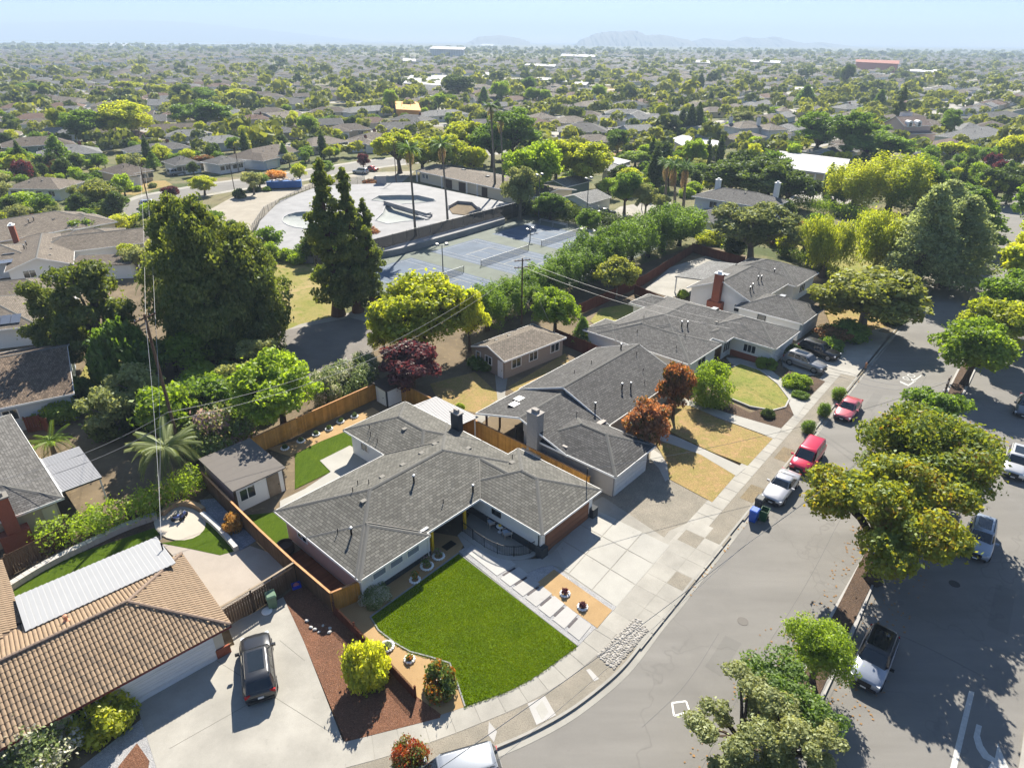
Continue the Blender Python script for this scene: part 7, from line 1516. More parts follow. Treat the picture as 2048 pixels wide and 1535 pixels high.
# shrubs and flowering plants
for x, y, w_, t, k, l in [(700, 790, 110, 712, 'bush_w', 'white-flowering oleander behind the orange fence, larger one'), (655, 815, 70, 735, 'bush_w', 'white-flowering oleander, smaller left one'), (730, 765, 60, 700, 'bush_w', 'white-flowering oleander beside the purple plum'),
 (425, 830, 150, 735, 'bush_b', 'yellow-green shrub mass left of the shaded yard'), (440, 905, 150, 800, 'bush_pk', 'bougainvillea-like shrub with pinkish flowers beside the feathery palm'), (390, 870, 120, 770, 'bush_pk', 'pinkish flowering shrub behind the palm'), (480, 870, 80, 810, 'bush_g', 'green shrub against the fence above the shed'), (330, 860, 130, 770, 'bush_d', 'dark shrub mass at the foot of the tall pole'), (230, 870, 120, 790, 'bush_d', 'dark shrub mass at the back of the dirt yard'), (120, 850, 100, 790, 'bush_b', 'bright shrub beside the shake roof'), (160, 820, 70, 760, 'bush_g', 'green shrub left of the small grass patch'), (540, 830, 60, 770, 'bush_g', 'green shrub below the large bright tree'),
 (80, 1530, 185, 1440, 'bush_w', 'large white-flowering oleander in the bottom left corner'), (212, 1468, 125, 1400, 'bush_y', 'citrus bush with yellow-green leaves by the tile-roofed house'), (738, 1368, 92, 1278, 'bush_y', 'bushy yellow-green small tree straddling the low red fence'), (820, 1535, 78, 1478, 'bush_red', 'round bush covered in red-orange flowers at the bottom verge'), (880, 1385, 74, 1330, 'rose', 'orange rose bush inside the big white ring'), (467, 1070, 42, 1030, 'bush_o', 'orange autumn shrub by the brown fence'), (750, 1205, 70, 1172, 'bush_w', 'low yellow-tipped shrub at the corner of the main house'),
 (1532, 728, 42, 700, 'bush_b', 'bright clipped flat shrub beside the silver SUV'), (1592, 765, 56, 732, 'bush_b', 'round grassy shrub on the planting bed island'), (1535, 826, 28, 806, 'bush_d', 'small dark shrub in the planting bed below the kerbed lawn'), (1600, 786, 34, 772, 'bush_g', 'low green shrub at the tip of the planting island'), (1580, 700, 50, 680, 'bush_d', 'dark low shrub at the driveway edge'), (1655, 690, 60, 655, 'bush_g', 'green shrub under the driveway wires'), (1785, 635, 50, 612, 'bush_d', 'first low dark shrub on the verge beyond the driveway'), (1800, 612, 44, 592, 'bush_d', 'second low dark shrub on the verge'), (1812, 590, 44, 565, 'bush_d', 'third low dark shrub on the verge'), (1690, 665, 90, 640, 'bush_g', 'shrub skirt under the magnolia'),
 (1365, 590, 24, 570, 'bush_b', 'small lime shrub on the courtyard patio edge'), (1300, 615, 28, 588, 'bush_red', 'small pinkish flowering shrub by the grey roof'), (920, 825, 20, 805, 'bush_b', 'low green bush in the dry back yard'), (965, 735, 60, 712, 'bush_g', 'low hedge shrub in front of the grey outbuilding'), (275, 540, 60, 500, 'bush_m', 'reddish shrub by the oval lawn'), (305, 505, 50, 462, 'bush_m', 'russet shrub above the oval lawn'), (240, 512, 40, 480, 'bush_g', 'green shrub beside the white tank on the lawn'), (740, 375, 30, 362, 'bush_m', 'small red shrub near the skate park gate'), (700, 395, 24, 384, 'bush_w', 'small pale flower bed by the skate park gate'), (680, 470, 90, 430, 'bush_g', 'shrubs along the skate park edge behind the redwoods'), (730, 480, 60, 455, 'bush_m', 'brownish shrub by the windscreen fence'), (640, 520, 90, 490, 'bush_g', 'low shrubs below the skate park'), (1470, 585, 40, 565, 'bush_o', 'dry orange bush by the white two-storey garden'), (1420, 480, 60, 455, 'bush_y', 'yellow-green hedge bush in front of the two-storey house'), (1560, 480, 60, 450, 'bush_m', 'rose-coloured shrub bed by the pepper trees')]:
    ptree(k, x, y, w_, t, l, cat='bush', name='shrub')
for x, y, l in ((1614, 858, 'clipped round shrub on the verge nearest the crimson minivan'), (1646, 824, 'middle clipped round shrub on the verge'), (1674, 790, 'clipped round shrub on the verge farthest from the camera')): ptree('topiary', x, y, 28, y - 32, l, cat='bush', name='clipped_shrub', parts=True, group='clipped shrubs on the verge')
for i, (x, y) in enumerate(((1650, 545), (1700, 520))): pass
# ---------------------------------------------------------------- middle-distance houses: left and right end of the front eave in survey pixels, depth in metres
RF = {'b': SH_BRN, 't': SH_TAN, 'g': SH_LG, 'c': SH_H3, 'r': SH_RB, 'p': SH_PINK}; WL = {'w': STUC, 'c': CREAM, 'b': BLUEW, 'e': BEIGEW, 'g': GREYW, 's': GREENW}
rfn = {'b': 'brown', 't': 'taupe', 'g': 'pale grey', 'c': 'dark grey', 'r': 'red-brown', 'p': 'rose-brown'}; wln = {'w': 'white', 'c': 'cream', 'b': 'pale blue', 'e': 'beige', 'g': 'grey', 's': 'sage green'}
PLACED = []
def mid_house(a, b, depth, roof, wall, where, wing=0, ze=2.7, gab=False, story=1):
    pa, pb = P(*a, ze), P(*b, ze); d = pb - pa; W = d.length; ang = math.degrees(math.atan2(d.y, d.x)); F = Frame(pa, ang)
    h = House('suburban_house', '%s house with %s roof %s' % (wln[wall], rfn[roof], where), F, RF[roof], WL[wall]); e = 'gable' if gab else 'hip'
    h.block(0, W, 0, depth, ze=ze, pitch=.36, e0=e, e1=e, over=.55, caps=False)
    if wing: 
        w_ = min(8, W * .42); u0 = 0 if wing < 0 else W - w_
        h.block(u0 + .02, u0 + w_ - .02, -3.2, depth * .7, ze=ze, pitch=.36, axis='v', lift=.015, over=.5, caps=False); h.build(); h.garage(GDOOR_W, u0 + w_ / 2, -2.75, 4.6, 2.1, '-v')
        us = [W * f for f in ((.12, .3, .5) if wing > 0 else (.55, .72, .9))]
    else: h.build(); us = [W * f for f in (.15, .35, .6, .82)]
    for k, u in enumerate(us): h.win(u, .53, ze - 1.7, 1.4, 1.1, '-v', 2 if k % 2 else 1)
    if int(a[0]) % 3 == 0: h.chimney(W * .7, depth * .6, .8, .8, h.z(W * .7, depth * .6) + 1.1, BRICK_R, CAPL)
    for u, v in ((W * .35, depth * .3), (W * .55, depth * .35)): h.vent(u, v, 'box' if int(a[0]) % 2 else 'tall')
    c = F(W / 2, depth / 2); PLACED.append((c.x, c.y, max(W, depth) * .62)); return h
for q in [((75, 329), (205, 318), 12, 'g', 's', 'at the left, low behind the shrub clumps', 0), ((3, 312), (150, 300), 12, 'b', 's', 'at the far left behind the pale van', 1), ((255, 318), (385, 305), 9, 'c', 'b', 'long one left of the twin brick chimneys', 0), ((236, 363), (308, 352), 11, 'b', 'e', 'with white garage beside the leaning pole', -1), ((5, 393), (118, 393), 10, 't', 'w', 'behind the huge round shrub', 0), ((180, 238), (222, 240), 12, 'c', 'w', 'left of the leaning yellow tree', 0), ((79, 216), (150, 220), 12, 't', 'w', 'behind the big round dark tree', 0), ((262, 222), (345, 222), 14, 'g', 'w', 'under the wide golden tree', 0), ((394, 300), (500, 289), 10, 'g', 'b', 'long green-grey one with brick chimney', 0), ((350, 342), (405, 335), 10, 'c', 'w', 'behind the red-leaved small tree', 0), ((437, 339), (492, 330), 9, 'c', 'w', 'with three garage windows', 0), ((509, 329), (610, 306), 12, 'b', 'b', 'with wide grey garage at the bend', -1), ((623, 300), (700, 288), 11, 't', 'e', 'beside the purple tree street', 0), ((702, 294), (753, 291), 10, 't', 'w', 'with arched white garage door', 1), ((735, 286), (790, 277), 10, 'b', 'g', 'left of the bright yellow spreading tree', 0), ((480, 248), (543, 245), 9, 'r', 'c', 'with white garage near the olive grove', 1), ((550, 245), (612, 237), 11, 't', 'w', 'with white gable end', 0, 2.7, True), ((617, 231), (700, 229), 11, 'b', 'c', 'above the flat-topped tree', 0), ((503, 277), (600, 270), 9, 'c', 'e', 'low one between two small round trees', 0), ((777, 243), (850, 245), 11, 'c', 'c', 'with cream walls and dark hedge balls', 1), ((700, 231), (790, 222), 11, 'g', 'w', 'left of the oval green tree', 0), ((850, 236), (940, 229), 11, 'g', 'w', 'behind the round dark-green tree', 0), ((520, 208), (610, 218), 13, 'c', 'w', 'right of the golden grove', 0), ((1115, 262), (1220, 262), 15, 'c', 'g', 'big one left of the twin-lobed tree', 0), ((1132, 228), (1200, 229), 10, 'b', 'g', 'with dark porch behind the lawn', 0), ((1072, 237), (1117, 234), 11, 't', 'c', 'with white gable by the yellow trees', 0), ((1210, 224), (1293, 224), 10, 'g', 'b', 'with blue garage door', 1), ((1170, 211), (1220, 204), 11, 't', 's', 'behind the dark porch house', 0), ((1214, 193), (1298, 192), 11, 'g', 'w', 'next to the golden field', 0), ((1236, 206), (1296, 205), 10, 'c', 'w', 'behind the blue garage door house', 0), ((1291, 246), (1328, 248), 11, 't', 'w', 'beside the dark cypress row', 0), ((1405, 218), (1463, 217), 11, 't', 'c', 'right of the cypress row', 0), ((1692, 208), (1730, 206), 12, 'g', 'w', 'with pale ribbed roof in the right suburb', 0), ((1684, 237), (1730, 240), 12, 'b', 'w', 'right of the tall eucalyptus pair', 0), ((1827, 294), (1862, 297), 11, 'g', 'c', 'small one below the rose-coloured house', 0), ((1910, 284), (1955, 281), 14, 'p', 'w', 'with white porch by the yellow tree', 0), ((1921, 247), (1987, 247), 14, 'g', 'w', 'behind the clipped hedge at the right', 0), ((1940, 265), (2020, 250), 13, 'g', 'w', 'with long ridge at the right', 0), ((1805, 182), (1855, 178), 12, 'g', 's', 'beside the pale right-hand street', 0), ((1858, 166), (1892, 168), 13, 'g', 'g', 'beyond the pale right-hand street', 0), ((1975, 225), (2048, 215), 12, 'c', 'g', 'at the far right edge', 0), ((1560, 215), (1586, 215), 11, 't', 'b', 'behind the round bright bush', 0), ((1590, 172), (1625, 172), 13, 'g', 'w', 'right of the big green conifer', 0), ((1800, 226), (1860, 222), 12, 'b', 'e', 'behind the rose-coloured two-storey house', 0), ((1600, 258), (1640, 262), 11, 't', 'w', 'left of the eucalyptus stems', 0)]:
    mid_house(*q)
F = Frame(P(1480, 250, 5.2), 20); h = House('pale_two_storey_house', 'pale two-storey house with taupe hips and white chimneys behind the dark oaks', F, SH_TAN, STUC); h.block(0, 11, 0, 11, ze=5.2).block(9.5, 19, -5, 6, ze=4.8, axis='v').block(6, 20, 8, 18, ze=4.6, lift=.01).build(); h.chimney(2.5, 9.5, 1.2, 1, 8.4, STUC); h.chimney(10.5, 3, 1.3, 1, 8.6, STUC)
for u in (3, 7): h.win(u, .53, 3.4, 1.4, 1.1, '-v', 2)
for u in (12, 16): h.win(u, -4.47, 1.0, 1.2, 1.1, '-v', 2)
F = Frame(P(1809, 240, 5.6), 12); h = House('rose_two_storey_house', 'rose-roofed two-storey house with arched dormer windows in the right suburb', F, SH_PINK, plain('salmon_stucco', (.55, .42, .37), .9)); h.block(0, 13, 0, 12, ze=5.6, pitch=.5, e0='gable', e1='gable').block(-1, 14, -2.5, 2, ze=3, pitch=.3, lift=.01).build()
for u in (2.5, 6.5):
    o = MB().box(u - 1, u + 1, -.1, 2.2, 5.2, 6.6).tube((u, -.12, 6.6), (u, 2.2, 6.6), 1.0, n=14).ob('dormer', WHITE, h.o); MB().box(u - .6, u + .6, -.14, -.125, 5.4, 6.8).ob('pane', GLASS, o)
h.chimney(8, 10, 5, 1.2, 9.6, STUC)
# flat white school roofs, canopies, far commercial buildings
def flatb(name, label, pts, z, roofm, wallm, t=.5, cat='building', wins=0):
    c = sum((P(*p, z) for p in pts), Vector()) / len(pts); o = thing(name, label, cat, (c.x, c.y, 0)); q = [P(*p, z) - c for p in pts]
    MB().prism([(p.x, p.y) for p in q], z - t, z).ob('roof', roofm, o); MB().prism([(p.x * .96, p.y * .96) for p in q], 0, z - t).ob('wall', wallm, o); 
    lo = sorted(range(len(q)), key=lambda i: pts[i][1])[-2:]; a, b = sorted((q[i] for i in lo), key=lambda p: p.x); a, b = a * .96, b * .96; d = b - a; n = d.cross(Vector((0, 0, 1))).normalized()
    nf = max(1, int(z / 3.2)) if wins else 0
    for f in range(nf):
        for k in range(wins):
            p = a + d * ((k + .5) / wins) + n * .05; m = MB().obox((0, 0, 0), d.length / wins * .55, .1, 1.5).ob('window', GLASSB, o); m.location = (p.x, p.y, f * 3.1 + 1.0); m.rotation_euler = (0, 0, math.atan2(d.y, d.x))
    PLACED.append((c.x, c.y, max(p.length for p in q) * .9)); return o
flatb('school_building', 'long white-roofed school building left of the very large dark tree', [(806, 170), (881, 173), (940, 158), (905, 152), (820, 154)], 4.2, WHITEROOF, BEIGEW, wins=10)
flatb('school_building', 'white-roofed school wing right of the very large dark tree', [(948, 152), (984, 163), (1000, 158), (990, 145), (950, 146)], 4.2, WHITEROOF, BEIGEW, wins=5)
flatb('school_building', 'low white-roofed block left of the golden field', [(1073, 158), (1135, 162), (1130, 156), (1075, 154)], 4, WHITEROOF, BEIGEW, wins=8)
flatb('portable_classroom', 'small white-roofed building beside the golden field', [(1146, 166), (1172, 168), (1180, 160), (1152, 159)], 3.6, WHITEROOF, BLUEW)
flatb('white_canopy', 'white wavy awning roofs in front of the dirt lot', [(1190, 312), (1240, 326), (1262, 318), (1205, 306)], 3.0, WHITEROOF, GREYW, .15, 'canopy'); flatb('grey_canopy', 'grey flat canopy in front of the white awnings', [(1205, 338), (1240, 344), (1262, 327), (1206, 322)], 2.8, SH_LG, GREYW, .2, 'canopy')
flatb('flat_roof_house', 'white flat roof beyond the fan palms', [(1340, 273), (1372, 290), (1385, 270), (1372, 262)], 3.2, WHITEROOF, CREAM); flatb('flat_roof_house', 'wide white flat roof left of the dark oaks', [(1400, 285), (1440, 296), (1450, 277), (1405, 270)], 3.2, WHITEROOF, TAUPE)
fo = flatb('framed_building', 'orange-sheathed building under construction with scaffold poles', [(792, 222), (842, 224), (836, 207), (790, 206)], 5.0, PLY, PLY, .2); sc_ = MB()
for k in range(6): sc_.tube((-11 + k * 4.5, -6, 0), (-11 + k * 4.5, -6, 7), .12, n=4)
sc_.ob('scaffold', plain('scaffold', (.4, .2, .05), .7), fo)
flatb('apartment_block', 'pale blue-grey apartment block rising on the centre horizon', [(858, 100), (928, 101), (932, 96), (866, 95)], 17, WHITEROOF, plain('pale_block_wall', (.42, .46, .52), .9), .5, wins=14); flatb('red_brick_building', 'long red building in the right distance', [(1711, 113), (1798, 116), (1800, 109), (1712, 108)], 11, BRICK_R, plain('red_wall', (.42, .13, .09), .9), .4)
CL = ['just right of the skyline apartment block', 'below the centre hills', 'in the right distance left of the red building', 'below the right hill group', 'left of the apartment block', 'by the big green conifer', 'just below the red building', 'behind the golden field', 'as a long streak on the left skyline']
for i, q in enumerate([[(960, 92), (985, 93), (990, 89), (965, 88)], [(1120, 110), (1190, 112), (1195, 107), (1125, 106)], [(1500, 116), (1560, 118), (1562, 113), (1502, 112)], [(1360, 118), (1420, 120), (1420, 115), (1362, 114)], [(805, 125), (832, 126), (832, 121), (806, 120)], [(1590, 170), (1625, 170), (1625, 165), (1590, 165)], [(1820, 130), (1880, 132), (1880, 126), (1820, 126)], [(1050, 130), (1110, 132), (1112, 127), (1052, 127)], [(190, 104), (300, 104), (310, 99), (200, 99)]]):
    flatb('commercial_building', 'low pale commercial roof ' + CL[i], q, 6, WHITEROOF, CREAM, cat='building')
# terraces with white walls along the far left
ORDW = 'first second third fourth fifth sixth seventh eighth ninth tenth eleventh twelfth thirteenth fourteenth fifteenth sixteenth seventeenth eighteenth nineteenth twentieth twenty-first twenty-second twenty-third twenty-fourth twenty-fifth twenty-sixth'.split()
for i in range(26):
    x = 40 + i * 24; y = 146 - i * 1.4 + (i % 3); a, b = P(x, y, 6), P(x + 19, y - .6, 6); d = b - a; F = Frame(a, math.degrees(math.atan2(d.y, d.x)))
    h = House('row_house', 'white two-storey row house with taupe roof, %s from the left in the far terrace' % ORDW[i], F, SH_TAN, STUC, group='row houses in the far left terrace'); h.block(0, d.length, 0, 11, ze=6, pitch=.4, caps=False, e0='gable' if i % 2 else 'hip').build(); h.win(d.length / 2, .47, 3.8, 2, 1.3, '-v', 2); PLACED.append((a.x + d.x / 2, a.y, 9))
# ---------------------------------------------------------------- the suburb beyond, laid out on its street grid
g = np.random.default_rng(21)
def inview(p, m=60):
    if p.y < 150: return False
    x = 1024 + FOC * p.x / (p.y * math.cos(TILT) + CAM_H * math.sin(TILT)); return -m < x < 2048 + m
taken = [(P(x, y), r) for x, y, r in ((640, 430, 60), (1020, 480, 40), (900, 400, 45), (500, 430, 30), (1420, 430, 30), (1650, 350, 25), (1180, 430, 20), (560, 385, 25), (700, 350, 20), (1210, 178, 40), (1560, 470, 30), (300, 400, 15), (870, 320, 15), (820, 335, 18), (950, 340, 15))]
def free(p, r):
    return all((p - q).length > r + rr * .8 for q, rr in taken) and all(math.hypot(p.x - x, p.y - y) > r + q * .9 for x, y, q in PLACED)
lots = []
for sector, ang, ylo in ((0, 22, 215), (1, 48, 225)):
    F = Frame((0, 200), ang)
    for i in range(-140, 190):
        for j in range(-140, 160):
            rowk = j * 30 + (8 if j % 2 else 0); p = F(i * 19.5 + (j * 7) % 13, rowk)
            if (p.x > 60 + p.y * .05) != bool(sector): continue
            if p.y < ylo or p.y > 2600 or not inview(p): continue
            if (i % 14) == 0: continue
            lots.append((p, ang, j))
lots.sort(key=lambda q: q[0].length)
pk = []
for zi, (roof, wall) in enumerate([('b', 'w'), ('t', 'c'), ('g', 'w'), ('c', 'e'), ('t', 'w'), ('r', 'c'), ('g', 'b'), ('b', 'e')]):
    h = House('suburban_house', 'proto', Frame((0, -500), 0), RF[roof], WL[wall]); W, D = 15 + zi % 3, 10 + zi % 2
    h.block(-W / 2, W / 2, -D / 2, D / 2, pitch=.36, caps=False, e0='gable' if zi % 3 == 0 else 'hip', e1='gable' if zi % 3 == 0 else 'hip'); s_ = -1 if zi % 2 else 1
    h.block(s_ * 4 - 3.4, s_ * 4 + 3.4, -D / 2 - 3, 2, axis='v', pitch=.36, lift=.015, caps=False).build(); h.panel('garage_door', GDOOR_W, s_ * 4, -D / 2 - 2.56, .05, 4.6, 2.1, '-v'); h.win(-s_ * 3.5, -D / 2 + .44, 1, 2.0, 1.1, '-v', 1); h.vent(-s_ * 2, -1.5, 'box'); pk.append((h.o, roof, wall))
LMK = [('the orange building frame', (815, 225)), ('the white school roof', (850, 170)), ('the golden field', (1210, 180)), ('the skyline apartment block', (895, 102)), ('the pale right-hand street', (1900, 195)), ('the far-left terrace', (300, 140)), ('the long red building', (1755, 115)), ('the rose-coloured house', (1840, 240)), ('the blue garage door house', (1250, 228)), ('the leaning yellow tree', (262, 240)), ('the dark cypress row', (1378, 240)), ('the far left street', (220, 280)), ('the tall eucalyptus pair', (1660, 290)), ('the big green conifer', (1608, 200)), ('the large white terrace end', (600, 130)), ('the golden grove', (470, 215)), ('the right skyline', (1500, 120)), ('the left skyline', (350, 120)), ('the pale ribbed roof', (1710, 205)), ('the very large dark tree', (917, 195))]
LMP = [(n_, P(*q)) for n_, q in LMK]; LREG = {}; ORD = ['nearest', 'second nearest', 'third nearest', 'fourth nearest', 'fifth nearest', 'sixth nearest', 'seventh nearest', 'eighth nearest', 'ninth nearest', 'tenth nearest', 'eleventh nearest', 'twelfth nearest']
def place_label(o, what, p):
    """remember a thing of the far suburb; its label is made once all are known"""
    def dd(q): return math.hypot((p.x / p.y - q.x / q.y) * 900, 1200 * (math.log(p.y) - math.log(q.y)) * .45)
    nm_, q = min(LMP, key=lambda t: dd(t[1])); dx, dy = (p.x / p.y - q.x / q.y) * 900, 540 * (math.log(p.y) - math.log(q.y))
    rel = ('right of ' if dx > 0 else 'left of ') if abs(dx) > abs(dy) else ('behind ' if dy > 0 else 'in front of ')
    LREG.setdefault((what, rel + nm_), []).append((dd(q), o))
used = [False] * 8; nh = 0; farh = MB(); farh_r = {k: MB() for k in 'btgc'}
side = lambda p: 'left' if p.x < -p.y * .25 else 'right' if p.x > p.y * .25 else 'centre'
for p, ang, j in lots:
    if not free(p, 9): continue
    taken_r = 8.5; PL = (p.x, p.y, 7.5)
    if p.y < 1500 and nh < 235:
        k = int(g.integers(8)); o, roof, wall = pk[k]; a = R(ang + (0 if j % 2 else 180) + g.uniform(-4, 4)); lb = '%s-walled house with %s roof in the %s %s of the suburb' % (wln[wall], rfn[roof], 'nearer' if p.y < 400 else 'farther', side(p))
        if not used[k]: o.location = p; o.rotation_euler = (0, 0, a); o['label'] = lb; o['group'] = 'houses of the distant suburb'; used[k] = True
        else: o = copy_tree(o, p, a, None, lb, 'houses of the distant suburb')
        o.scale = (1 + g.uniform(-.12, .12),) * 2 + (1,); nh += 1; place_label(o, '%s house with %s roof' % (wln[wall], rfn[roof]), p)
    else:
        c, a_, b_ = roof_block(-8, 8, -5.5, 5.5, 2.7, .36); an = R(ang); T = lambda q: (p.x + q[0] * math.cos(an) - q[1] * math.sin(an), p.y + q[0] * math.sin(an) + q[1] * math.cos(an), q[2])
        rb_ = farh_r['btgc'[int(g.integers(4))]]; C = [T(q) for q in c]; A, B = T(a_), T(b_)
        for f in ([C[0], C[1], B, A], [C[2], C[3], A, B], [C[3], C[0], A], [C[1], C[2], B]): rb_.face(f)
        farh.obox((p.x, p.y, 0), 15, 10, 2.65, an)
    PLACED.append(PL)
for k in range(8):
    if not used[k]: pk[k][0].location = (300 + 20 * k, 700, 0)
fm = bpy.data.meshes.new('distant_houses'); allb = MB(); mi = []
for k, mb in enumerate([farh] + [farh_r[c] for c in 'btgc']): allb.v += []; o_ = len(allb.v); allb.v += mb.v; allb.f += [tuple(i + o_ for i in f) for f in mb.f]; mi += [k] * len(mb.f)
me_ = allb.me('distant_houses', STUC)
for c in 'btgc': me_.materials.append(RF[c])
me_.polygons.foreach_set('material_index', mi)
mk('distant_houses', me_, None, label='mass of low rooftops towards the horizon', cat='houses', kind='stuff')
sm_ = MB()
for sector, ang in ((0, 22), (1, 48)):
    F = Frame((0, 200), ang)
    for j in range(-140, 160, 2):
        for i in range(-140, 190):
            a_, b_ = F(i * 19.5, j * 30 + 19), F((i + 1) * 19.5, j * 30 + 19)
            if (a_.x > 60 + a_.y * .05) != bool(sector) or a_.y < 250 or a_.y > 2400 or not inview(a_): continue
            d = b_ - a_; nn = Vector((-d.y, d.x, 0)).normalized() * 5.2; sm_.face([(q.x, q.y, .03) for q in (a_ - nn, b_ - nn, b_ + nn, a_ + nn)])
sm_.ob('suburb_streets', CONC, kind='structure')
# trees of the suburb: nearest ones as things, the rest merged
FK = ['round_g', 'round_y', 'round_b', 'round_d', 'cone_g', 'olive', 'spread_y', 'cyp', 'round_g', 'round_g', 'round_d', 'purple', 'eucg', 'round_b']
KN = {'round_g': 'mid green round', 'round_y': 'yellow-green round', 'round_b': 'bright green round', 'round_d': 'dark green round', 'cone_g': 'green conical', 'olive': 'grey-green', 'spread_y': 'golden spreading', 'cyp': 'slim dark', 'purple': 'purple-leaved', 'eucg': 'airy green'}
nt_ = 0; FX, FY, FR, FH, FC = [], [], [], [], []
cand = []
for i in range(30000):
    y = 160 + 2900 * g.random() ** 1.35; x = (g.random() * 2 - 1) * (y * .85 + 60); p = Vector((x, y, 0))
    if not inview(p, 40): continue
    cand.append(p)
cand.sort(key=lambda p: p.y)
grid = {}
for hs_ in (o for o in bpy.data.objects if o.get('category') in ('house', 'outbuilding', 'clubhouse', 'garage') and o.location.y < 220): pass
for bx_ in NEARBOX: PLACED.append(bx_)
for x, y, r in PLACED: grid.setdefault((int(x // 40), int(y // 40)), []).append((x, y, r))
def treefree(p):
    a, b = int(p.x // 40), int(p.y // 40)
    for i in (-1, 0, 1):
        for j in (-1, 0, 1):
            for x, y, r in grid.get((a + i, b + j), ()):
                if math.hypot(p.x - x, p.y - y) < min(r, 9) * .8 + 1.5: return False
    return True
CP = {k: None for k in FK}
for p in cand:
    if g.random() < (.52 if p.y < 700 else .60): continue
    if not treefree(p) or (p.y < 420 and not all((p - q).length > rr for q, rr in taken)): continue
    r = g.uniform(1.8, 3.9) * (1.6 if g.random() < .12 else 1) * (.8 if p.y < 350 else 1.0); h_ = r * g.uniform(1.5, 2.3)
    grid.setdefault((int(p.x // 40), int(p.y // 40)), []).append((p.x, p.y, r * .6))
    if nt_ < 165:
        k = FK[int(g.integers(len(FK)))]; 
        if k == 'cyp': r, h_ = 1.4, 9
        lb = '%s tree among the %s roofs, %s' % (KN[k], side(p), 'fairly near' if p.y < 330 else 'farther back'); near = p.y < 300
        t = tree(k, p, r, h_, lb, group='garden trees of the suburb', parts=True, n=2600 if near else 1500, size=KINDS[k][3] * (1.6 if near else 2.0), var=0); nt_ += 1; place_label(t, KN[k] + ' tree', p)
    else: FX.append(p.x); FY.append(p.y); FR.append(r); FH.append(h_); FC.append(g.random())
for i in range(900):        # belt of tall trees on the skyline
    y = g.uniform(1800, 3600); x = (g.random() * 2 - 1) * y * .85; FX.append(x); FY.append(y); FR.append(g.uniform(5, 10)); FH.append(g.uniform(9, 18)); FC.append(g.random() * .5)
def far_trees():
    n = len(FX); per = 60; X, Y, RR, HH, CC = map(np.array, (FX, FY, FR, FH, FC)); RR = RR * 1.1; idx = np.repeat(np.arange(n), per); m = n * per
    d = g.normal(size=(m, 3)); d /= np.linalg.norm(d, axis=1)[:, None]; d[:, 2] = np.where(d[:, 2] < -.3, -d[:, 2], d[:, 2]); rho = .55 + .45 * g.random(m)
    r, h = RR[idx], HH[idx]; c = np.stack([X[idx] + d[:, 0] * r * rho, Y[idx] + d[:, 1] * r * rho, h * .55 + d[:, 2] * h * .42 * rho], 1)
    nr = d + g.normal(size=(m, 3)) * .5; nr /= np.linalg.norm(nr, axis=1)[:, None]; t = np.cross(nr, g.normal(size=(m, 3))); t /= np.linalg.norm(t, axis=1)[:, None]; b = np.cross(nr, t)
    s = (r * .36 * (.6 + .6 * g.random(m)))[:, None]; v = np.stack([c - t * s, c - b * s * .8, c + t * s, c + b * s * .8], 1).reshape(-1, 3)
    me = bpy.data.meshes.new('distant_trees'); me.vertices.add(m * 4); me.vertices.foreach_set('co', v.ravel()); me.loops.add(m * 4); me.loops.foreach_set('vertex_index', np.arange(m * 4, dtype=np.int32)); me.polygons.add(m); me.polygons.foreach_set('loop_start', np.arange(0, m * 4, 4, dtype=np.int32)); me.update()
    a = me.attributes.new('rnd', 'FLOAT', 'FACE'); a.data.foreach_set('value', np.clip(CC[idx] * .75 + g.random(m) * .25, 0, 1).astype(np.float32)); a = me.attributes.new('patch', 'FLOAT', 'FACE'); a.data.foreach_set('value', CC[idx].astype(np.float32))
    me.materials.append(FARLEAF); mk('distant_trees', me, None, label='endless tree canopy of the suburb towards the horizon', cat='trees', kind='stuff'); print('far trees', n)
far_trees()
def inside(x, y, poly):
    c = False
    for (x0, y0), (x1, y1) in zip(poly, poly[1:] + poly[:1]):
        if (y0 > y) != (y1 > y) and x < (x1 - x0) * (y - y0) / (y1 - y0) + x0: c = not c
    return c
FILL = [([(0, 235), (760, 225), (760, 262), (560, 345), (330, 385), (0, 470)], 120), ([(0, 400), (330, 420), (330, 560), (180, 560), (0, 520)], 30), ([(1010, 300), (1170, 330), (1200, 440), (1060, 430)], 16), ([(1180, 262), (1480, 240), (1620, 290), (1400, 400), (1200, 400)], 50), ([(1640, 250), (2048, 230), (2048, 320), (1900, 420), (1780, 330)], 50), ([(1380, 420), (1600, 420), (1650, 540), (1560, 500), (1400, 480)], 14), ([(60, 760), (420, 740), (430, 900), (230, 900), (90, 840)], 16), ([(480, 700), (560, 790), (480, 880), (430, 800)], 5), ([(520, 500), (650, 500), (640, 540), (540, 540)], 8), ([(330, 470), (500, 470), (510, 530), (560, 545), (440, 560)], 14), ([(440, 395), (720, 340), (720, 352), (470, 410)], 7), ([(500, 505), (560, 520), (680, 525), (700, 535), (560, 540)], 8), ([(720, 225), (1080, 215), (1080, 250), (800, 262)], 26)]
KEEP = [[(140, 490), (330, 398), (560, 358), (760, 328), (1010, 290), (1010, 312), (760, 345), (560, 378), (340, 425), (190, 500)], [(488, 512), (520, 440), (640, 378), (830, 330), (1060, 400), (1060, 440), (780, 560), (700, 522), (600, 522)], [(1160, 338), (1300, 285), (1300, 300), (1210, 345)], [(1100, 236), (1340, 225), (1340, 262), (1090, 285)], [(1540, 290), (1710, 300), (1730, 410), (1560, 400)], [(190, 235), (290, 240), (310, 300), (170, 310)], [(820, 330), (1010, 370), (1000, 410), (830, 360)], [(1780, 215), (2010, 150), (2020, 180), (1820, 225)]]
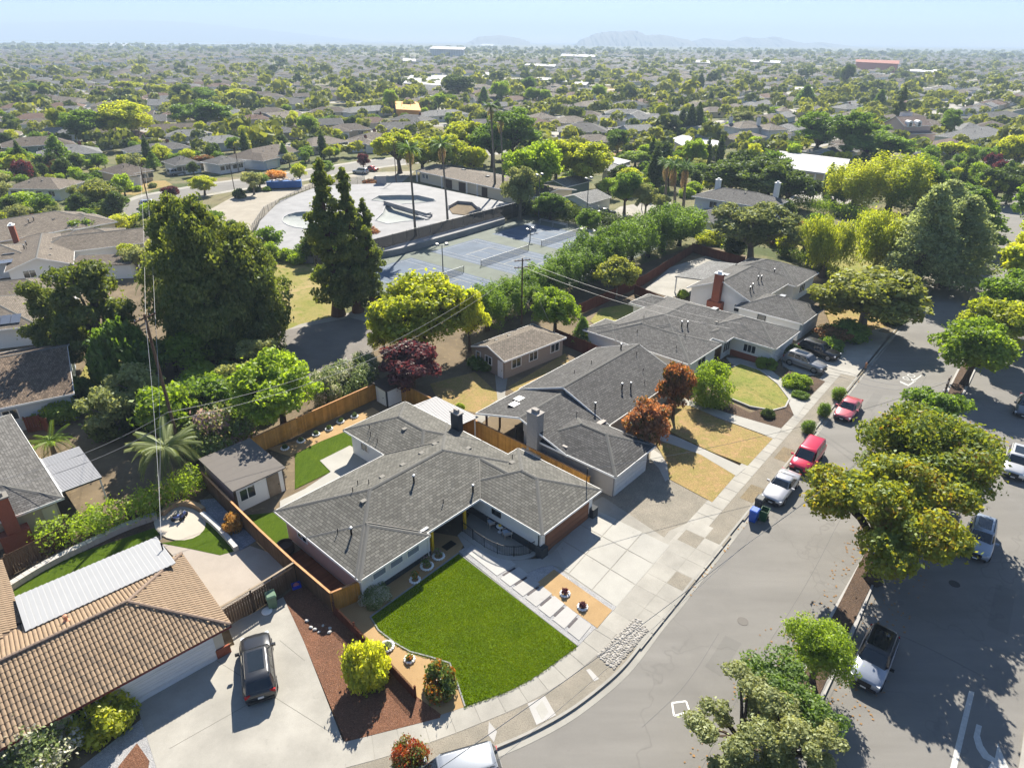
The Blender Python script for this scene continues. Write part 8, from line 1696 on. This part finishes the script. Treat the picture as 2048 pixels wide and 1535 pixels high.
FL = [('the leaning pole', (283, 400)), ('the huge round shrub', (52, 440)), ('the long taupe house', (100, 450)), ('the blue dumpster', (570, 384)), ('the white garage building', (1200, 410)), ('the fan palms', (1350, 410)), ('the white flat roof', (1640, 340)), ('the olive tree', (1500, 500)), ('the shake roof', (120, 780)), ('the pinkish shrubs', (430, 850)), ('the skate park', (560, 500)), ('the grey gabled roofs', (120, 320)), ('the twin brick chimneys', (385, 300)), ('the green-grey long roof', (450, 290)), ('the purple tree street', (720, 320)), ('the dark oaks', (1500, 380)), ('the cypress row', (1380, 255)), ('the orange-roofed porch house', (1930, 290)), ('the yellow edge tree', (2020, 300)), ('the dirt lot', (1230, 320))]
LMP += [(n_, P(*q)) for n_, q in FL]
fk = ['bush_g', 'bush_d', 'round_g', 'bush_b', 'round_y', 'bush_m', 'round_b', 'bush_y', 'olive', 'bush_g', 'round_d', 'bush_ol']; fnm = dict(KN, bush_g='green shrub', bush_d='dark shrub', bush_b='bright green shrub', bush_m='russet shrub', bush_y='yellowish shrub', bush_ol='grey-green shrub')
for poly, cnt in FILL:
    xs = [q[0] for q in poly]; ys = [q[1] for q in poly]; n_ = 0; tr_ = 0
    while n_ < cnt and tr_ < 4000:
        tr_ += 1; x, y = g.uniform(min(xs), max(xs)), g.uniform(min(ys), max(ys))
        if not inside(x, y, poly) or any(inside(x, y, k) for k in KEEP): continue
        p = P(x, y)
        if not treefree(p): continue
        k = fk[int(g.integers(len(fk)))]; b_ = k.startswith('bush'); r = g.uniform(1.1, 2.3) if b_ else g.uniform(2.0, 3.3); h_ = r * (g.uniform(.9, 1.3) if b_ else g.uniform(1.6, 2.1))
        grid.setdefault((int(p.x // 40), int(p.y // 40)), []).append((p.x, p.y, r * .7)); n_ += 1
        t = tree(k, p, r, h_, 'x', cat='bush' if b_ else 'tree', name='shrub' if b_ else None, group='garden planting of the middle distance', n=2600, size=KINDS[k][3] * 1.35, var=0); place_label(t, fnm[k] + ('' if b_ else ' tree'), p)
for (what, rel), ls in LREG.items():
    ls.sort(key=lambda t: t[0])
    for i, (d_, o) in enumerate(ls): o['label'] = '%s %s, %s' % (what.replace('-walled', ''), rel.replace('the ', '', 1) if len((what + rel).split()) > 12 else rel, ORD[i] if i < 12 else 'far side') if len(ls) > 1 else what + ' ' + rel
# hills on the horizon
def hills(name, pts, y0, depth, seed, mat):
    """ridge through photo points at distance y0: a real ridge with slopes fore and aft"""
    gg = np.random.default_rng(seed); X = []; 
    for a, b in zip(pts[:-1], pts[1:]):
        for k in range(12): f = k / 12; X.append((a[0] + (b[0] - a[0]) * f, a[1] + (b[1] - a[1]) * f))
    m = MB(); n = len(X); V = []; rows = 7
    for j in range(rows):
        f = j / (rows - 1)
        for i, (px, py) in enumerate(X):
            d = ray(px, py); kk = y0 / d[1]; zt = max(0, CAM_H + d[2] * kk); sh = math.sin(math.pi * f) ** 1.2
            V.append((d[0] * kk + gg.uniform(-20, 20), y0 + (f - .5) * depth, zt * sh * (1 + gg.uniform(-.03, .03)) - 2))
    m.mesh(V, [(j * n + i, j * n + i + 1, (j + 1) * n + i + 1, (j + 1) * n + i) for j in range(rows - 1) for i in range(n - 1)]); return m.ob(name, mat, smooth=True, kind='structure')
HILL = ground_mat('hill_scrub', (.12, .11, .06), (.18, .15, .09), .002, (.07, .08, .04), .01, fine=.1, fsc=.05)
hills('hills', [(1150, 90), (1165, 76), (1200, 62), (1225, 59), (1240, 60), (1262, 57), (1275, 58), (1290, 66), (1320, 64), (1345, 68), (1380, 74)], 6900, 900, 3, HILL)
hills('hills', [(1360, 92), (1395, 74), (1410, 70), (1440, 72), (1465, 76), (1490, 66), (1505, 68), (1530, 68), (1550, 64), (1580, 72), (1610, 78), (1640, 74), (1690, 80), (1720, 90)], 8000, 900, 4, HILL); hills('hills', [(930, 90), (960, 74), (1000, 70), (1040, 76), (1060, 84)], 7800, 800, 5, HILL)
hills('mountains', [(-300, 68), (-100, 63), (0, 61), (60, 60), (140, 56), (250, 52), (340, 53), (450, 60), (560, 70), (680, 82), (760, 90)], 13000, 1500, 6, HILL)
sheet('bay_water', [(-9000, 4600), (-2300, 4600), (-1500, 6800), (-9000, 7000)], .1, plain('bay', (.35, .38, .4), .15, spec=.6))
# ---------------------------------------------------------------- air
hz = MB().box(-8990, 8990, -50, 15800, -1.0, 300.0).me('haze'); m, n = new_mat('haze_air')
pv = n.nodes.new('ShaderNodeVolumePrincipled'); pv.inputs['Color'].default_value = (.62, .79, 1.0, 1); pv.inputs['Density'].default_value = .00025; pv.inputs['Anisotropy'].default_value = 0.0
o_ = n.nodes.new('ShaderNodeOutputMaterial'); n.links.new(pv.outputs[0], o_.inputs['Volume']); hz.materials.append(m)
mk('haze', hz, kind='stuff')
print('objects', len(bpy.data.objects), 'tris', sum(len(x.loops) - 2 * len(x.polygons) for x in bpy.data.meshes if x.users))
